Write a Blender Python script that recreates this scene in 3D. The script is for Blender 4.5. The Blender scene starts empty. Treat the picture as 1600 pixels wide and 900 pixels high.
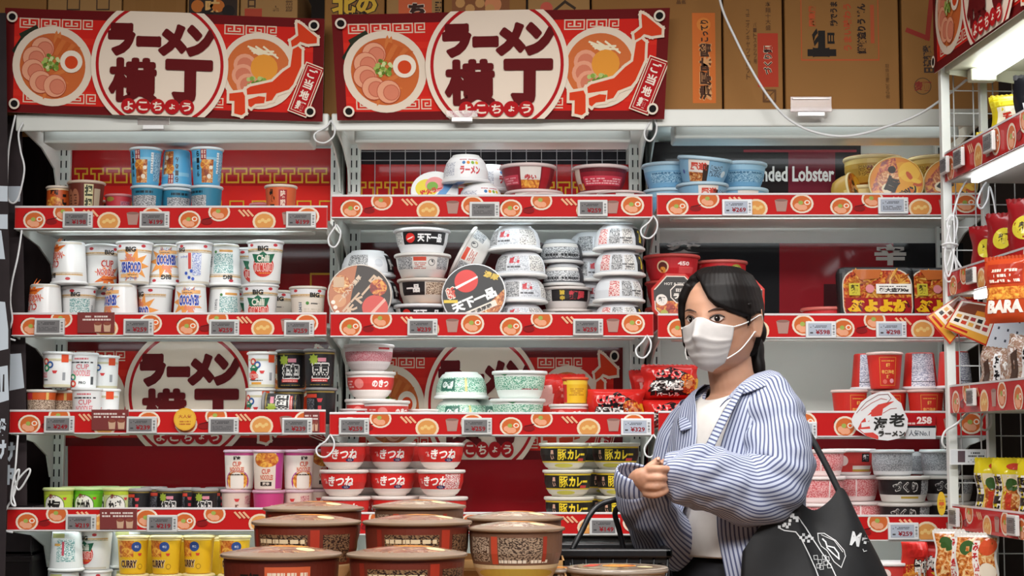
import bpy, bmesh, math, random
from mathutils import Vector, Matrix, Euler

SC = bpy.context.scene
COL = SC.collection
R = math.radians
rnd = random.Random(7)

# ---------------------------------------------------------------- camera, world, lights, exposure
FPX = 2700.0
CAM_LOC = Vector((0.0, -4.86, 1.2))
CAM_ROT = Euler((R(90 + 5.08), 0, R(0.42)))
CAM_M = CAM_ROT.to_matrix()
cd = bpy.data.cameras.new('camera')
cd.sensor_width = 36
cd.lens = FPX / 1600 * 36
cam = bpy.data.objects.new('camera', cd)
COL.objects.link(cam)
cam.location = CAM_LOC
cam.rotation_euler = CAM_ROT
SC.camera = cam

SC.view_settings.view_transform = 'Standard'
SC.view_settings.look = 'None'
SC.view_settings.gamma = 1
SC.view_settings.use_curve_mapping = False
SC.view_settings.exposure = -0.12
LAMP_E = 7.0            # glow of the tubes under the shelves

W = bpy.data.worlds.new('world')
SC.world = W
W.use_nodes = True
W.node_tree.nodes['Background'].inputs[0].default_value = (0.9, 0.95, 1.0, 1)
W.node_tree.nodes['Background'].inputs[1].default_value = 0.13


def area(name, loc, target, sx, sy, power, color=(1, 1, 1)):
    l = bpy.data.lights.new(name, 'AREA')
    l.shape = 'RECTANGLE'
    l.size = sx
    l.size_y = sy
    l.energy = power
    l.color = color
    l.spread = R(125)
    o = bpy.data.objects.new(name, l)
    COL.objects.link(o)
    o.location = loc
    d = Vector(target) - Vector(loc)
    o.rotation_euler = d.to_track_quat('-Z', 'Y').to_euler()
    return o


# rows of fluorescent fittings on the shop ceiling, over the aisle and behind the camera
area('ceiling_lamp_light', (-0.9, -1.7, 2.9), (-0.85, -0.75, 0.0), 1.2, 0.3, 17, (1.0, 0.97, 0.93))
area('ceiling_lamp_light', (0.5, -1.7, 2.9), (0.5, -0.75, 0.0), 1.2, 0.3, 19, (1.0, 0.97, 0.93))
area('ceiling_lamp_light', (-0.8, -3.5, 2.9), (-0.6, -1.2, 0.0), 1.3, 0.5, 36, (1.0, 0.97, 0.94))
area('ceiling_lamp_light', (0.9, -3.5, 2.9), (0.5, -1.2, 0.0), 1.3, 0.5, 38, (1.0, 0.97, 0.94))


# ---------------------------------------------------------------- helpers
def px(x, y, Y):
    """the point of the plane Y = const seen at pixel x, y"""
    d = CAM_M @ Vector(((x - 800) / FPX, (450 - y) / FPX, -1))
    t = (Y - CAM_LOC.y) / d.y
    return CAM_LOC + d * t


def to_px(p):
    q = CAM_M.transposed() @ (Vector(p) - CAM_LOC)
    return (800 + FPX * q.x / -q.z, 450 - FPX * q.y / -q.z)


def lin(h):
    h = h.lstrip('#')
    if len(h) == 3:
        h = ''.join(c * 2 for c in h)
    o = []
    for i in (0, 2, 4):
        c = int(h[i:i + 2], 16) / 255
        o.append(c / 12.92 if c <= 0.04045 else ((c + 0.055) / 1.055) ** 2.4)
    return (*o, 1)


_M = {}


def M(c, rough=0.42, metal=0.0, coat=0.0, kind=None, c2=None, scale=1.0, emit=0.0, bump=0.0, trans=0.0, c3=None):
    key = (c, rough, metal, coat, kind, c2, scale, emit, bump, trans, c3)
    if key in _M:
        return _M[key]
    m = bpy.data.materials.new((kind or 'paint') + '_' + c.lstrip('#'))
    m.use_nodes = True
    nt = m.node_tree
    N, Lk = nt.nodes, nt.links
    b = N['Principled BSDF']
    b.inputs['Base Color'].default_value = lin(c)
    b.inputs['Roughness'].default_value = rough
    b.inputs['Metallic'].default_value = metal
    b.inputs['Coat Weight'].default_value = coat
    b.inputs['Coat Roughness'].default_value = 0.12
    if trans:
        b.inputs['Transmission Weight'].default_value = trans
        b.inputs['IOR'].default_value = 1.2
    if emit:
        b.inputs['Emission Color'].default_value = lin(c)
        b.inputs['Emission Strength'].default_value = emit
    if kind or bump:
        tc = N.new('ShaderNodeTexCoord')
        mp = N.new('ShaderNodeMapping')
        Lk.new(tc.outputs['Object'], mp.inputs[0])
        no = N.new('ShaderNodeTexNoise')
        Lk.new(mp.outputs[0], no.inputs['Vector'])
    if kind:
        cr = N.new('ShaderNodeValToRGB')
        el = cr.color_ramp.elements
        if kind == 'speck':                      # small print: rows of tiny ink marks
            mp.inputs['Scale'].default_value = (260 * scale, 260 * scale, 480 * scale)
            no.inputs['Scale'].default_value = 1.0
            no.inputs['Detail'].default_value = 1.0
            el[0].position = 0.46
            el[0].color = lin(c)
            el[1].position = 0.56
            el[1].color = lin(c2)
        elif kind == 'food':                     # noodles and toppings
            mp.inputs['Scale'].default_value = (60 * scale, 60 * scale, 60 * scale)
            no.inputs['Scale'].default_value = 1.0
            no.inputs['Detail'].default_value = 3.0
            no.inputs['Distortion'].default_value = 1.6
            el[0].position = 0.36
            el[0].color = lin(c)
            el[1].position = 0.64
            el[1].color = lin(c2)
            if c3:
                e = cr.color_ramp.elements.new(0.5)
                e.color = lin(c3)
        else:                                    # soft mottling of one surface
            mp.inputs['Scale'].default_value = (6 * scale, 6 * scale, 6 * scale)
            no.inputs['Scale'].default_value = 1.0
            no.inputs['Detail'].default_value = 4.0
            el[0].position = 0.3
            el[0].color = lin(c)
            el[1].position = 0.75
            el[1].color = lin(c2 or c)
        Lk.new(no.outputs['Fac'], cr.inputs[0])
        Lk.new(cr.outputs[0], b.inputs['Base Color'])
    if bump:
        bp = N.new('ShaderNodeBump')
        bp.inputs['Strength'].default_value = bump
        bp.inputs['Distance'].default_value = 0.004
        n2 = N.new('ShaderNodeTexNoise')
        n2.inputs['Scale'].default_value = 28 * scale
        n2.inputs['Detail'].default_value = 3
        Lk.new(tc.outputs['Object'], n2.inputs['Vector'])
        Lk.new(n2.outputs['Fac'], bp.inputs['Height'])
        Lk.new(bp.outputs[0], b.inputs['Normal'])
    _M[key] = m
    return m


def mt(c):
    return M(c, 0.46, coat=0.06) if isinstance(c, str) else c


_G = {}


def GLOSSY(m, coat=.3, rough=.06):
    """the same print behind a clear plastic cover"""
    if (m, coat) not in _G:
        c = m.copy()
        b = c.node_tree.nodes['Principled BSDF']
        b.inputs['Coat Weight'].default_value = coat
        b.inputs['Coat Roughness'].default_value = rough
        b.inputs['Specular IOR Level'].default_value = .12
        b.inputs['Roughness'].default_value = .55
        _G[(m, coat)] = c
    return _G[(m, coat)]


_MT = {}


def MATTE(m, spec=.15, rough=.7):
    """the same colour printed on dull vinyl"""
    if m not in _MT:
        c = m.copy()
        b = c.node_tree.nodes['Principled BSDF']
        b.inputs['Coat Weight'].default_value = 0
        b.inputs['Roughness'].default_value = rough
        b.inputs['Specular IOR Level'].default_value = spec
        _MT[m] = c
    return _MT[m]


_T = {}


def text_geo(s, bold):
    key = (s, bold)
    if key not in _T:
        c = bpy.data.curves.new('t', 'FONT')
        c.body = s
        c.resolution_u = 2
        c.offset = bold
        o = bpy.data.objects.new('t', c)
        m = o.to_mesh()
        vs = [(v.co.x, v.co.y) for v in m.vertices]
        fs = [tuple(p.vertices) for p in m.polygons]
        o.to_mesh_clear()
        bpy.data.objects.remove(o)
        bpy.data.curves.remove(c)
        if vs:
            x0, x1 = min(v[0] for v in vs), max(v[0] for v in vs)
            y0, y1 = min(v[1] for v in vs), max(v[1] for v in vs)
            vs = [((x - x0) / (x1 - x0 or 1) - .5, (y - y0) / (y1 - y0 or 1) - .5) for x, y in vs]
        _T[key] = (vs, fs)
    return _T[key]


def clip(pts, x0, y0, x1, y1):
    for ax, lim, sg in ((0, x0, 1), (0, x1, -1), (1, y0, 1), (1, y1, -1)):
        out = []
        for i in range(len(pts)):
            a, b = pts[i - 1], pts[i]
            ia, ib = sg * (a[ax] - lim) >= 0, sg * (b[ax] - lim) >= 0
            if ia != ib:
                t = (lim - a[ax]) / (b[ax] - a[ax])
                out.append((a[0] + t * (b[0] - a[0]), a[1] + t * (b[1] - a[1])))
            if ib:
                out.append(b)
        pts = out
        if not pts:
            break
    return pts


class Art:
    """flat printed design: layered shapes in 2D, later mapped onto a surface"""

    def __init__(s, asp=1.0):
        s.L = []
        s.asp = asp          # width unit / height unit, so circles can be round
        s.k = 0
        s.box = None

    def add(s, vs, fs, c, same=False):
        s.k += .12 if same else 1
        s.L.append((vs, fs, c, s.k))

    def poly(s, pts, c, same=False):
        if s.box:
            pts = clip(pts, *s.box)
        if len(pts) > 2:
            s.add(list(pts), [tuple(range(len(pts)))], c, same)

    def rect(s, x0, y0, x1, y1, c, same=False):
        s.poly([(x0, y0), (x1, y0), (x1, y1), (x0, y1)], c, same)

    def ell(s, cx, cy, ry, c, rx=None, n=24, a0=0, rot=0, same=False):
        rx = ry if rx is None else rx
        ca, sa = math.cos(R(rot)), math.sin(R(rot))
        p = []
        for i in range(n):
            t = a0 + 2 * math.pi * i / n
            x, y = rx * math.cos(t), ry * math.sin(t)
            p.append((cx + (x * ca - y * sa) / s.asp, cy + x * sa + y * ca))
        s.poly(p, c, same)

    def burst(s, cx, cy, r0, r1, n, c):
        p = []
        for i in range(2 * n):
            t = math.pi * i / n
            r = r1 if i % 2 == 0 else r0
            p.append((cx + r * math.cos(t) / s.asp, cy + r * math.sin(t)))
        s.add([(cx, cy)] + p, [(0, i + 1, (i + 1) % (2 * n) + 1) for i in range(2 * n)], c)

    def text(s, t, cx, cy, w, h, c, bold=0.02, rot=0, out=None, ob=0.06, flip=False, shear=0, fat=0):
        if out:
            k = 1 + (0.09 if len(t) > 1 else 0.14)
            s.text(t, cx, cy, w, h, out, 0.0 if len(t) > 1 else bold * .5, rot, None, 0, flip, shear, fat=h * ob * 1.1)
        if fat:
            for i in range(8):
                s.text(t, cx + fat * math.cos(i * .785) / s.asp, cy + fat * math.sin(i * .785), w, h, c, bold, rot, None, 0, flip, shear)
        vs, fs = text_geo(t, bold)
        ca, sa = math.cos(R(rot)), math.sin(R(rot))
        o = []
        for x, y in vs:
            X, Y = x * w * s.asp + shear * y * h, y * h
            if flip:
                X, Y = -X, -Y
            o.append((cx + (X * ca - Y * sa) / s.asp, cy + X * sa + Y * ca))
        s.add(o, fs, c)

    def vtext(s, t, cx, y0, y1, w, c, bold=0.03, out=None):
        n = len(t)
        h = (y1 - y0) / n
        for i, ch in enumerate(t):
            s.text(ch, cx, y1 - (i + .5) * h, w, h * .86, c, bold, out=out)

    def lines(s, x0, y0, x1, y1, rows, c, seed=1, fill=.55, wd=0.05):
        g = random.Random(seed)
        vs, fs = [], []
        dh = (y1 - y0) / rows
        for r in range(rows):
            y = y0 + r * dh
            x = x0
            while x < x1:
                w = wd * (x1 - x0) * g.uniform(.5, 2.2)
                if g.random() < .85:
                    k = len(vs)
                    xe = min(x + w * .8, x1)
                    vs += [(x, y), (xe, y), (xe, y + dh * fill), (x, y + dh * fill)]
                    fs.append((k, k + 1, k + 2, k + 3))
                x += w
        if fs:
            s.add(vs, fs, c)

    def stroke(s, pts, w, c, same=False):
        for i in range(len(pts) - 1):
            (xa, ya), (xb, yb) = pts[i], pts[i + 1]
            dx, dy = (xb - xa) * s.asp, yb - ya
            l = math.hypot(dx, dy) or 1
            nx, ny = -dy / l * w / 2, dx / l * w / 2
            ex, ey = dx / l * w / 2, dy / l * w / 2
            s.poly([(xa + (-ex - nx) / s.asp, ya - ey - ny), (xb + (ex - nx) / s.asp, yb + ey - ny),
                    (xb + (ex + nx) / s.asp, yb + ey + ny), (xa + (-ex + nx) / s.asp, ya - ey + ny)], c, same or i > 0)

    def ring(s, cx, cy, r0, r1, c, n=48):
        """annulus, clipped by s.box, in quads"""
        s.k += 1
        bx = s.box
        for i in range(n):
            a, b = 2 * math.pi * i / n, 2 * math.pi * (i + 1) / n
            s.poly([(cx + r * math.cos(t) / s.asp, cy + r * math.sin(t)) for r, t in ((r0, a), (r1, a), (r1, b), (r0, b))], c, True)


class MB:
    def __init__(s):
        s.v, s.f, s.m, s.sm, s.mats, s.uv = [], [], [], [], [], {}

    def mi(s, mat):
        mat = mt(mat)
        if mat not in s.mats:
            s.mats.append(mat)
        return s.mats.index(mat)

    def add(s, vs, fs, mat, smooth=False, mtx=None, uv=None):
        k = len(s.v)
        i = s.mi(mat)
        s.v += [tuple(mtx @ Vector(v)) if mtx else tuple(v) for v in vs]
        for j, f in enumerate(fs):
            if uv:
                s.uv[len(s.f)] = uv[j]
            s.f.append(tuple(k + q for q in f))
            s.m.append(i)
            s.sm.append(smooth)
        return s

    def lathe(s, prof, mats, seg=32, caps=(1, 1), mtx=None, smooth=True):
        n = len(prof)
        vs = []
        for r, z in prof:
            for i in range(seg):
                t = 2 * math.pi * (i + .5) / seg
                vs.append((r * math.sin(t), -r * math.cos(t), z))
        if not isinstance(mats, (list, tuple)):
            mats = [mats] * (n - 1)
        for j in range(n - 1):
            fs = [(j * seg + i, j * seg + (i + 1) % seg, (j + 1) * seg + (i + 1) % seg, (j + 1) * seg + i) for i in range(seg)]
            k = len(s.v)
            if j == 0:
                base = k
                s.v += [tuple(mtx @ Vector(v)) if mtx else v for v in vs]
            mi = s.mi(mats[j])
            for f in fs:
                s.f.append(tuple(base + q for q in f))
                s.m.append(mi)
                s.sm.append(smooth)
        if caps[0]:
            s.f.append(tuple(base + i for i in reversed(range(seg))))
            s.m.append(s.mi(mats[0]))
            s.sm.append(False)
        if caps[1]:
            s.f.append(tuple(base + (n - 1) * seg + i for i in range(seg)))
            s.m.append(s.mi(mats[-1]))
            s.sm.append(False)
        return s

    def box(s, x0, y0, z0, x1, y1, z1, mat, bev=0.0, mtx=None, seg=2):
        bm = bmesh.new()
        bmesh.ops.create_cube(bm, size=1)
        for v in bm.verts:
            v.co = Vector(((x0 + x1) / 2 + v.co.x * (x1 - x0), (y0 + y1) / 2 + v.co.y * (y1 - y0), (z0 + z1) / 2 + v.co.z * (z1 - z0)))
        if bev:
            bmesh.ops.bevel(bm, geom=bm.edges[:], offset=bev, segments=seg, profile=.5, affect='EDGES')
        s.bm(bm, mat, mtx)
        return s

    def bm(s, bm, mat, mtx=None, smooth=False):
        bm.verts.index_update()
        s.add([v.co.copy() for v in bm.verts], [tuple(v.index for v in f.verts) for f in bm.faces], mat, smooth, mtx)
        bm.free()

    def tube(s, pts, r, mat, seg=8, closed=False, mtx=None):
        pts = [Vector(p) for p in pts]
        n = len(pts)
        rs = r if isinstance(r, (list, tuple)) else [r] * n
        vs = []
        up = Vector((0.13, 0.21, 0.97))
        pn = None
        for i, p in enumerate(pts):
            if closed:
                d = pts[(i + 1) % n] - pts[i - 1]
            else:
                d = pts[min(i + 1, n - 1)] - pts[max(i - 1, 0)]
            if d.length < 1e-9:
                d = Vector((0, 0, 1))
            d.normalize()
            if pn is None:
                a = d.cross(up)
                if a.length < .1:
                    a = d.cross(Vector((1, 0, 0)))
            else:
                a = pn - d * pn.dot(d)
            a.normalize()
            pn = a
            b = d.cross(a)
            for j in range(seg):
                t = 2 * math.pi * j / seg
                vs.append(p + (a * math.cos(t) + b * math.sin(t)) * rs[i])
        fs = []
        for i in range(n if closed else n - 1):
            i2 = (i + 1) % n
            for j in range(seg):
                fs.append((i * seg + j, i * seg + (j + 1) % seg, i2 * seg + (j + 1) % seg, i2 * seg + j))
        if not closed:
            fs.append(tuple(reversed(range(seg))))
            fs.append(tuple((n - 1) * seg + j for j in range(seg)))
        s.add(vs, fs, mat, True, mtx)
        return s

    def art(s, a, fn, step=0, eps=7e-5, stepy=0):
        """a: Art; fn(x, y, off) -> point"""
        for vs, fs, c, k in a.L:
            if step or stepy:
                bm = bmesh.new()
                bv = [bm.verts.new((x, y, 0)) for x, y in vs]
                for f in fs:
                    try:
                        bm.faces.new([bv[i] for i in f])
                    except ValueError:
                        pass
                if isinstance(stepy, list):
                    for yc in stepy:
                        bmesh.ops.bisect_plane(bm, geom=bm.verts[:] + bm.edges[:] + bm.faces[:], plane_co=(0, yc, 0), plane_no=(0, 1, 0), dist=1e-7)
                for ax, st in ((0, step), (1, stepy)):
                    if not st or isinstance(st, list):
                        continue
                    lo, hi = min(v[ax] for v in vs), max(v[ax] for v in vs)
                    q = math.floor(lo / st) + 1
                    no = (1, 0, 0) if ax == 0 else (0, 1, 0)
                    while q * st < hi - 1e-6:
                        co = (q * st, 0, 0) if ax == 0 else (0, q * st, 0)
                        bmesh.ops.bisect_plane(bm, geom=bm.verts[:] + bm.edges[:] + bm.faces[:], plane_co=co, plane_no=no, dist=1e-7)
                        q += 1
                bm.verts.index_update()
                vs = [(v.co.x, v.co.y) for v in bm.verts]
                fs = [tuple(v.index for v in f.verts) for f in bm.faces]
                bm.free()
            s.add([fn(x, y, 1.5e-4 + k * eps) for x, y in vs], fs, c)
        return s

    def mesh(s, name):
        me = bpy.data.meshes.new(name)
        me.from_pydata(s.v, [], s.f)
        for m in s.mats:
            me.materials.append(m)
        me.polygons.foreach_set('material_index', s.m)
        me.polygons.foreach_set('use_smooth', s.sm)
        if s.uv:
            ul = me.uv_layers.new(name='uv')
            for p in me.polygons:
                u = s.uv.get(p.index)
                if u:
                    for li, q in zip(p.loop_indices, u):
                        ul.data[li].uv = q
        me.update()
        return me

    def build(s, name, parent=None):
        o = bpy.data.objects.new(name, s.mesh(name))
        COL.objects.link(o)
        if parent:
            o.parent = parent
        return o


def tag(o, label, cat, group=None):
    o['label'] = label
    o['category'] = cat
    if group:
        o['group'] = group
    return o


def thing(name, label, cat, loc=(0, 0, 0), rot=(0, 0, 0), group=None):
    o = bpy.data.objects.new(name, None)
    o.empty_display_size = .05
    COL.objects.link(o)
    o.location = loc
    o.rotation_euler = rot
    return tag(o, label, cat, group)


def struct(o):
    o['kind'] = 'structure'
    return o


def bez(p, n=8):
    """smooth curve through the points p (Catmull-Rom)"""
    p = [Vector(q) for q in p]
    out = []
    for i in range(len(p) - 1):
        a, b, c, d = p[max(i - 1, 0)], p[i], p[i + 1], p[min(i + 2, len(p) - 1)]
        for k in range(n):
            t = k / n
            out.append(.5 * ((2 * b) + (c - a) * t + (2 * a - 5 * b + 4 * c - d) * t * t + (3 * b - a - 3 * c + d) * t ** 3))
    out.append(p[-1])
    return out


def flat(w=1, h=1, x0=0, z0=0, y=0):
    return lambda x, yy, o: (x0 + x * w, y - o, z0 + yy * h)


def quad(tl, tr, br, bl, curve=0.0):
    """map the unit square (y up) onto four world points, printed side toward -Y"""
    def f(x, y, o):
        p = (tl * (1 - x) + tr * x) * y + (bl * (1 - x) + br * x) * (1 - y)
        return (p.x, p.y - o + curve * math.sin(x * 9) * .5, p.z)
    return f


STEEL = M('d9dcd6', .34, kind='steel', c2='e4e7e2', scale=.5)
STEEL_D = M('b9bdb8', .38, kind='steel', c2='c6c9c4', scale=.5)
CABLE = M('e2e4e6', .4)
BLACK = M('0d0d10', .5)
# ---------------------------------------------------------------- the setting
FLOOR = M('8d8880', .35, kind='vinyl', c2='a09a90', scale=.6)
o = MB().box(-3.4, -6.5, -.06, 3.4, 1.4, 0, FLOOR).build('floor'); struct(o)
o = MB().box(-3.4, 1.3, 0, 3.4, 1.4, 3.0, M('3a2f2a', .8, kind='plaster', c2='443832')).build('wall_back'); struct(o)
o = MB().box(-3.5, -6.5, 0, -3.4, 1.4, 3.0, M('4a403a', .8, kind='plaster', c2='54483f')).build('wall_left'); struct(o)
o = MB().box(3.4, -6.5, 0, 3.5, 1.4, 3.0, M('8a8278', .8, kind='plaster', c2='948b80')).build('wall_right'); struct(o)
o = MB().box(-3.5, -6.5, 3.0, 3.5, 1.4, 3.1, M('8c8a84', .8, kind='plaster', c2='969389')).build('ceiling'); struct(o)

# dark curtain that closes the aisle left of the shelves
m = MB()
n, vs, fs = 60, [], []
for i in range(n + 1):
    x = -2.6 + 1.22 * i / n
    y = .62 + .025 * math.sin(i * .9) + .012 * math.sin(i * 2.3)
    vs += [(x, y, .02), (x, y, 2.75)]
for i in range(n):
    fs.append((2 * i, 2 * i + 2, 2 * i + 3, 2 * i + 1))
m.add(vs, fs, M('2a1e20', .85, kind='cloth', c2='35272a', scale=3), True)
tag(m.build('curtain'), 'dark brown curtain hanging left of the shelves', 'curtain')

# ---------------------------------------------------------------- printed designs
RED, DRED, CREAM, MAR = 'd8231c', '5e0c10', 'eddccb', '6b1013'


def ramen(a, cx, cy, r, nori=True, lowpoly=False, rim='ead9c6', egg=True):
    n = 18 if lowpoly else 40
    if nori:
        a.poly([(cx + x * r / a.asp, cy + y * r) for x, y in ((-1.02, .35), (-.75, .78), (-.3, .5), (-.62, -.1))], '22281c')
        if not lowpoly:
            a.poly([(cx + x * r / a.asp, cy + y * r) for x, y in ((-.85, .78), (-.42, 1.02), (-.25, .72), (-.62, .35))], '2c3122')
    a.ell(cx, cy, r, rim, n=n)
    a.ell(cx, cy, r * .82, 'cf6a35', n=n)
    g = random.Random(3)
    if lowpoly:
        for t in (-2.6, -1.9, -1.2):
            a.ell(cx + r * .42 * math.cos(t) / a.asp, cy + r * .42 * math.sin(t), r * .3, 'e8a583', n=10, same=(t != -2.6))
        a.ell(cx - .1 * r / a.asp, cy + .1 * r, r * .22, '9fae57', n=9)
        if egg:
            a.ell(cx + .45 * r / a.asp, cy + .12 * r, r * .26, 'f1e2cf', n=12)
            a.ell(cx + .45 * r / a.asp, cy + .12 * r, r * .15, 'e0602a', n=10)
        return
    for i in range(16):
        t = g.uniform(0, 6.28)
        q = g.uniform(.2, .6) * r
        a.ell(cx + q * math.cos(t) / a.asp, cy + q * math.sin(t), r * .05, 'd97c40', rx=r * .3, n=10, rot=g.uniform(0, 180))
    for i in range(5):                       # bamboo shoots
        a.poly([(cx + (.05 + i * .12 + dx) * r / a.asp, cy + dy * r) for dx, dy in ((-.16, .28), (-.05, .26), (.16, .68 - i * .05), (.06, .72 - i * .05))], ('c9622c', 'd5743a')[i % 2])
    for t in (2.1, 2.75, 3.4, 4.1, 4.85):    # pork slices
        x, y = cx + r * .5 * math.cos(t) / a.asp, cy + r * .5 * math.sin(t)
        a.ell(x, y, r * .29, 'b9503a', n=20)
        a.ell(x, y, r * .275, 'eaa584', n=20)
        a.ell(x + .02 * r, y - .02 * r, r * .2, 'c96d54', n=16)
        a.ell(x + .02 * r, y - .02 * r, r * .175, 'dc8468', n=16)
    if egg:
        a.ell(cx + .47 * r / a.asp, cy + .12 * r, r * .28, 'f4e6d4', n=24)
        a.ell(cx + .47 * r / a.asp, cy + .1 * r, r * .165, 'd8481f', n=20)
    for i in range(34):
        t = g.uniform(0, 6.28)
        q = r * .2 * math.sqrt(g.random())
        a.ell(cx + (q * math.cos(t) - .03 * r) / a.asp, cy + q * math.sin(t) + .08 * r, r * .05, ('7d9a3c', 'a9bd62', 'd3d99b', '5f7d2c')[i % 4], n=7, same=i > 0)


def meander(a, x0, x1, y, h, c, unit=1.05):
    """square spirals in facing pairs"""
    w = h / a.asp
    x = x0
    k = 0
    while x + w <= x1:
        q = [(0, 0), (1, 0), (1, 1), (0.0, 1), (0.0, .3), (.62, .3), (.62, .62), (.34, .62)]
        if k % 2 == 0:
            q = [(1 - u, v) for u, v in q]
        a.stroke([(x + u * w, y + v * h) for u, v in q], h * .13, c, same=k > 0)
        x += w * (1.08 if k % 2 == 0 else 1.3)
        k += 1


JAPAN = [[(.69, .04), (.73, .06), (.88, .18), (.88, .235), (.79, .245), (.72, .225), (.69, .255), (.64, .28), (.63, .22), (.70, .165), (.69, .07)],
         [(.65, .30), (.70, .27), (.735, .30), (.735, .46), (.66, .64), (.62, .69), (.50, .735), (.46, .80), (.40, .815), (.405, .73), (.22, .755), (.215, .70), (.25, .675), (.46, .62), (.56, .52), (.63, .47)],
         [(.23, .80), (.33, .765), (.395, .77), (.385, .83), (.30, .84), (.26, .875), (.235, .86)],
         [(.05, .75), (.18, .73), (.20, .77), (.205, .93), (.17, .955), (.10, .94), (.10, .82), (.05, .82)]]


def sign_art(hi=True):
    a = Art(3.07)
    a.rect(0, 0, 1, 1, MAR)
    a.rect(.03, .08, .966, .91, 'd4251b')
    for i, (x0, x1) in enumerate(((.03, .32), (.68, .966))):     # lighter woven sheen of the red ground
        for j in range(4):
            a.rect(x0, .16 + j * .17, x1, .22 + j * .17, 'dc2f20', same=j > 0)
    a.box = (.0, .0, 1, 1)
    meander(a, .048, .30, .82, .085, 'e9cbb4')
    meander(a, .062, .30, .105, .085, 'e9cbb4')
    meander(a, .69, .87, .82, .085, 'e9cbb4')
    meander(a, .66, .70, .105, .085, 'e9cbb4')
    ramen(a, .152, .455, .385)
    # right bowl, partly under the map
    a.ell(.80, .47, .37, 'ead9c6', n=40)
    a.ell(.797, .47, .31, 'd4713c', n=40)
    for i, (x, y) in enumerate(((.755, .52), (.75, .42), (.765, .33))):
        a.ell(x, y, .11, 'e9a283', n=16)
        a.ell(x, y, .075, 'd67e62', n=14)
    for i in range(9):
        a.stroke([(.765 + .006 * i, .70 - .02 * (i % 4)), (.80 + .007 * i, .66 - .03 * (i % 3))], .018, 'f1e3c4')
    a.ell(.815, .5, .13, 'e89a3a', n=16)
    g = random.Random(5)
    for i in range(24):
        a.ell(.787 + g.uniform(-.02, .03), .33 + g.uniform(-.07, .07), .022, ('8aa84a', 'b9c77a', '66882f')[i % 3], n=7, same=i > 0)
    # map, from the photo crop 170 px square at 880,20 of a sign 523 x 168 px
    def jm(u, v):
        return ((362 + u * 170 + 0) / 523, 1 - (v * 170 + 2) / 170)
    for grow, c in ((1, 'ecd9c3'), (0, 'd9401c')):
        for P in JAPAN:
            q = [jm(*p) for p in P]
            cx, cy = sum(p[0] for p in q) / len(q), sum(p[1] for p in q) / len(q)
            if grow:
                a.stroke(q + [q[0]], .05, c)
            a.poly_c(q, c)
    # slanted tag
    tcx, tcy = .948, .30
    ca, sa = math.cos(R(-20)), math.sin(R(-20))
    def tr(w, h):
        return [(tcx + (x * ca - y * sa) / a.asp, tcy + x * sa + y * ca) for x, y in ((-w, -h), (w, -h), (w, h), (-w, h))]
    a.poly(tr(.098, .255), 'ecd9c3')
    a.poly(tr(.088, .245), 'a3141a')
    a.poly(tr(.074, .23), 'ecd9c3')
    a.poly(tr(.068, .224), 'b3151b')
    for i, ch in enumerate('ご当地麺'):
        y = .165 - i * .11
        a.text(ch, tcx + (-y * sa) / a.asp, tcy + y * ca, .03, .09, 'f2e4d6', .03, rot=-20)
    # centre medallion, cut by the sheet's edges
    a.ell(.489, .49, .66, 'f0dfcd', n=72)
    a.ring(.489, .49, .585, .615, 'b5161c', n=72)
    a.box = None
    # brush lettering
    kb = .075
    for ch, x, y, w, h in (('ラ', .37, .725, .085, .31), ('ー', .455, .71, .075, .085), ('メ', .53, .73, .088, .30), ('ン', .615, .73, .085, .30),
                           ('横', .408, .335, .155, .42), ('丁', .583, .335, .15, .42)):
        a.text(ch, x, y, w * .93, h * .95, '641014', .055 if ch != '横' else .012, fat=.014 if ch != '横' else .016)
    for i, ch in enumerate('よこちょう'):
        x = .396 + i * .0455
        a.ell(x, .088, .072, 'b5161c', n=24)
        s_ = .6 if ch == 'ょ' else 1
        a.text(ch, x, .088, .026 * s_ + .003, .085 * s_, 'f2e2d2', .03)
    for x, y in ((.027, .905), (.969, .92), (.038, .075), (.962, .085)):
        a.ell(x, y, .052, 'e9dccb', n=20)
        a.ell(x, y, .034, '14100f', n=18)
    return a


def poly_c(s, pts, c):
    """concave polygon"""
    from mathutils.geometry import tessellate_polygon
    tri = tessellate_polygon([[Vector((x, y, 0)) for x, y in pts]])
    s.add(list(pts), [tuple(t) for t in tri], c)


Art.poly_c = poly_c


def strip_art(w=.9, seed=0):
    """red shelf-edge strip with bowls and cooking pots"""
    a = Art(w / .067)
    a.rect(0, 0, 1, 1, 'c01c1c')
    a.box = (0, 0, 1, 1)
    q = a.asp
    def cup(x, y):
        a.poly([(x - .018, y + .28), (x + .022, y + .28), (x + .016, y - .3), (x - .012, y - .3)], 'b08a80')
        a.ell(x + .002, y + .28, .07, '8f6a62', rx=.27, n=12)
    def pan(x, y):
        a.ell(x, y, .15, '8c1a1c', rx=.25, n=12)
        a.stroke([(x - .012, y + .1), (x + .015, y + .2)], .05, '5e1214')
    for x0 in (0, .5):
        ramen(a, x0 + .06, .38, .48, True, True)
        ramen(a, x0 + .155, .78, .47, False, True, egg=False)
        pan(x0 + .115, .3)
        a.ell(x0 + .30, .3, .5, 'ead2b4', n=18)
        a.ell(x0 + .30, .3, .4, 'dc9a55', n=18)
        for k in range(4):
            a.ell(x0 + .285 + .01 * k, .3 + .08 * (k % 2), .09, 'e9c27c', n=7, same=k > 0)
        cup(x0 + .375, .45)
        ramen(a, x0 + .44, .55, .5, False, True)
        for k in range(3):
            a.stroke([(x0 + .22 + k * .014, .85), (x0 + .235 + k * .014, .6)], .09, 'e9b48c')
    a.box = None
    return a


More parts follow.
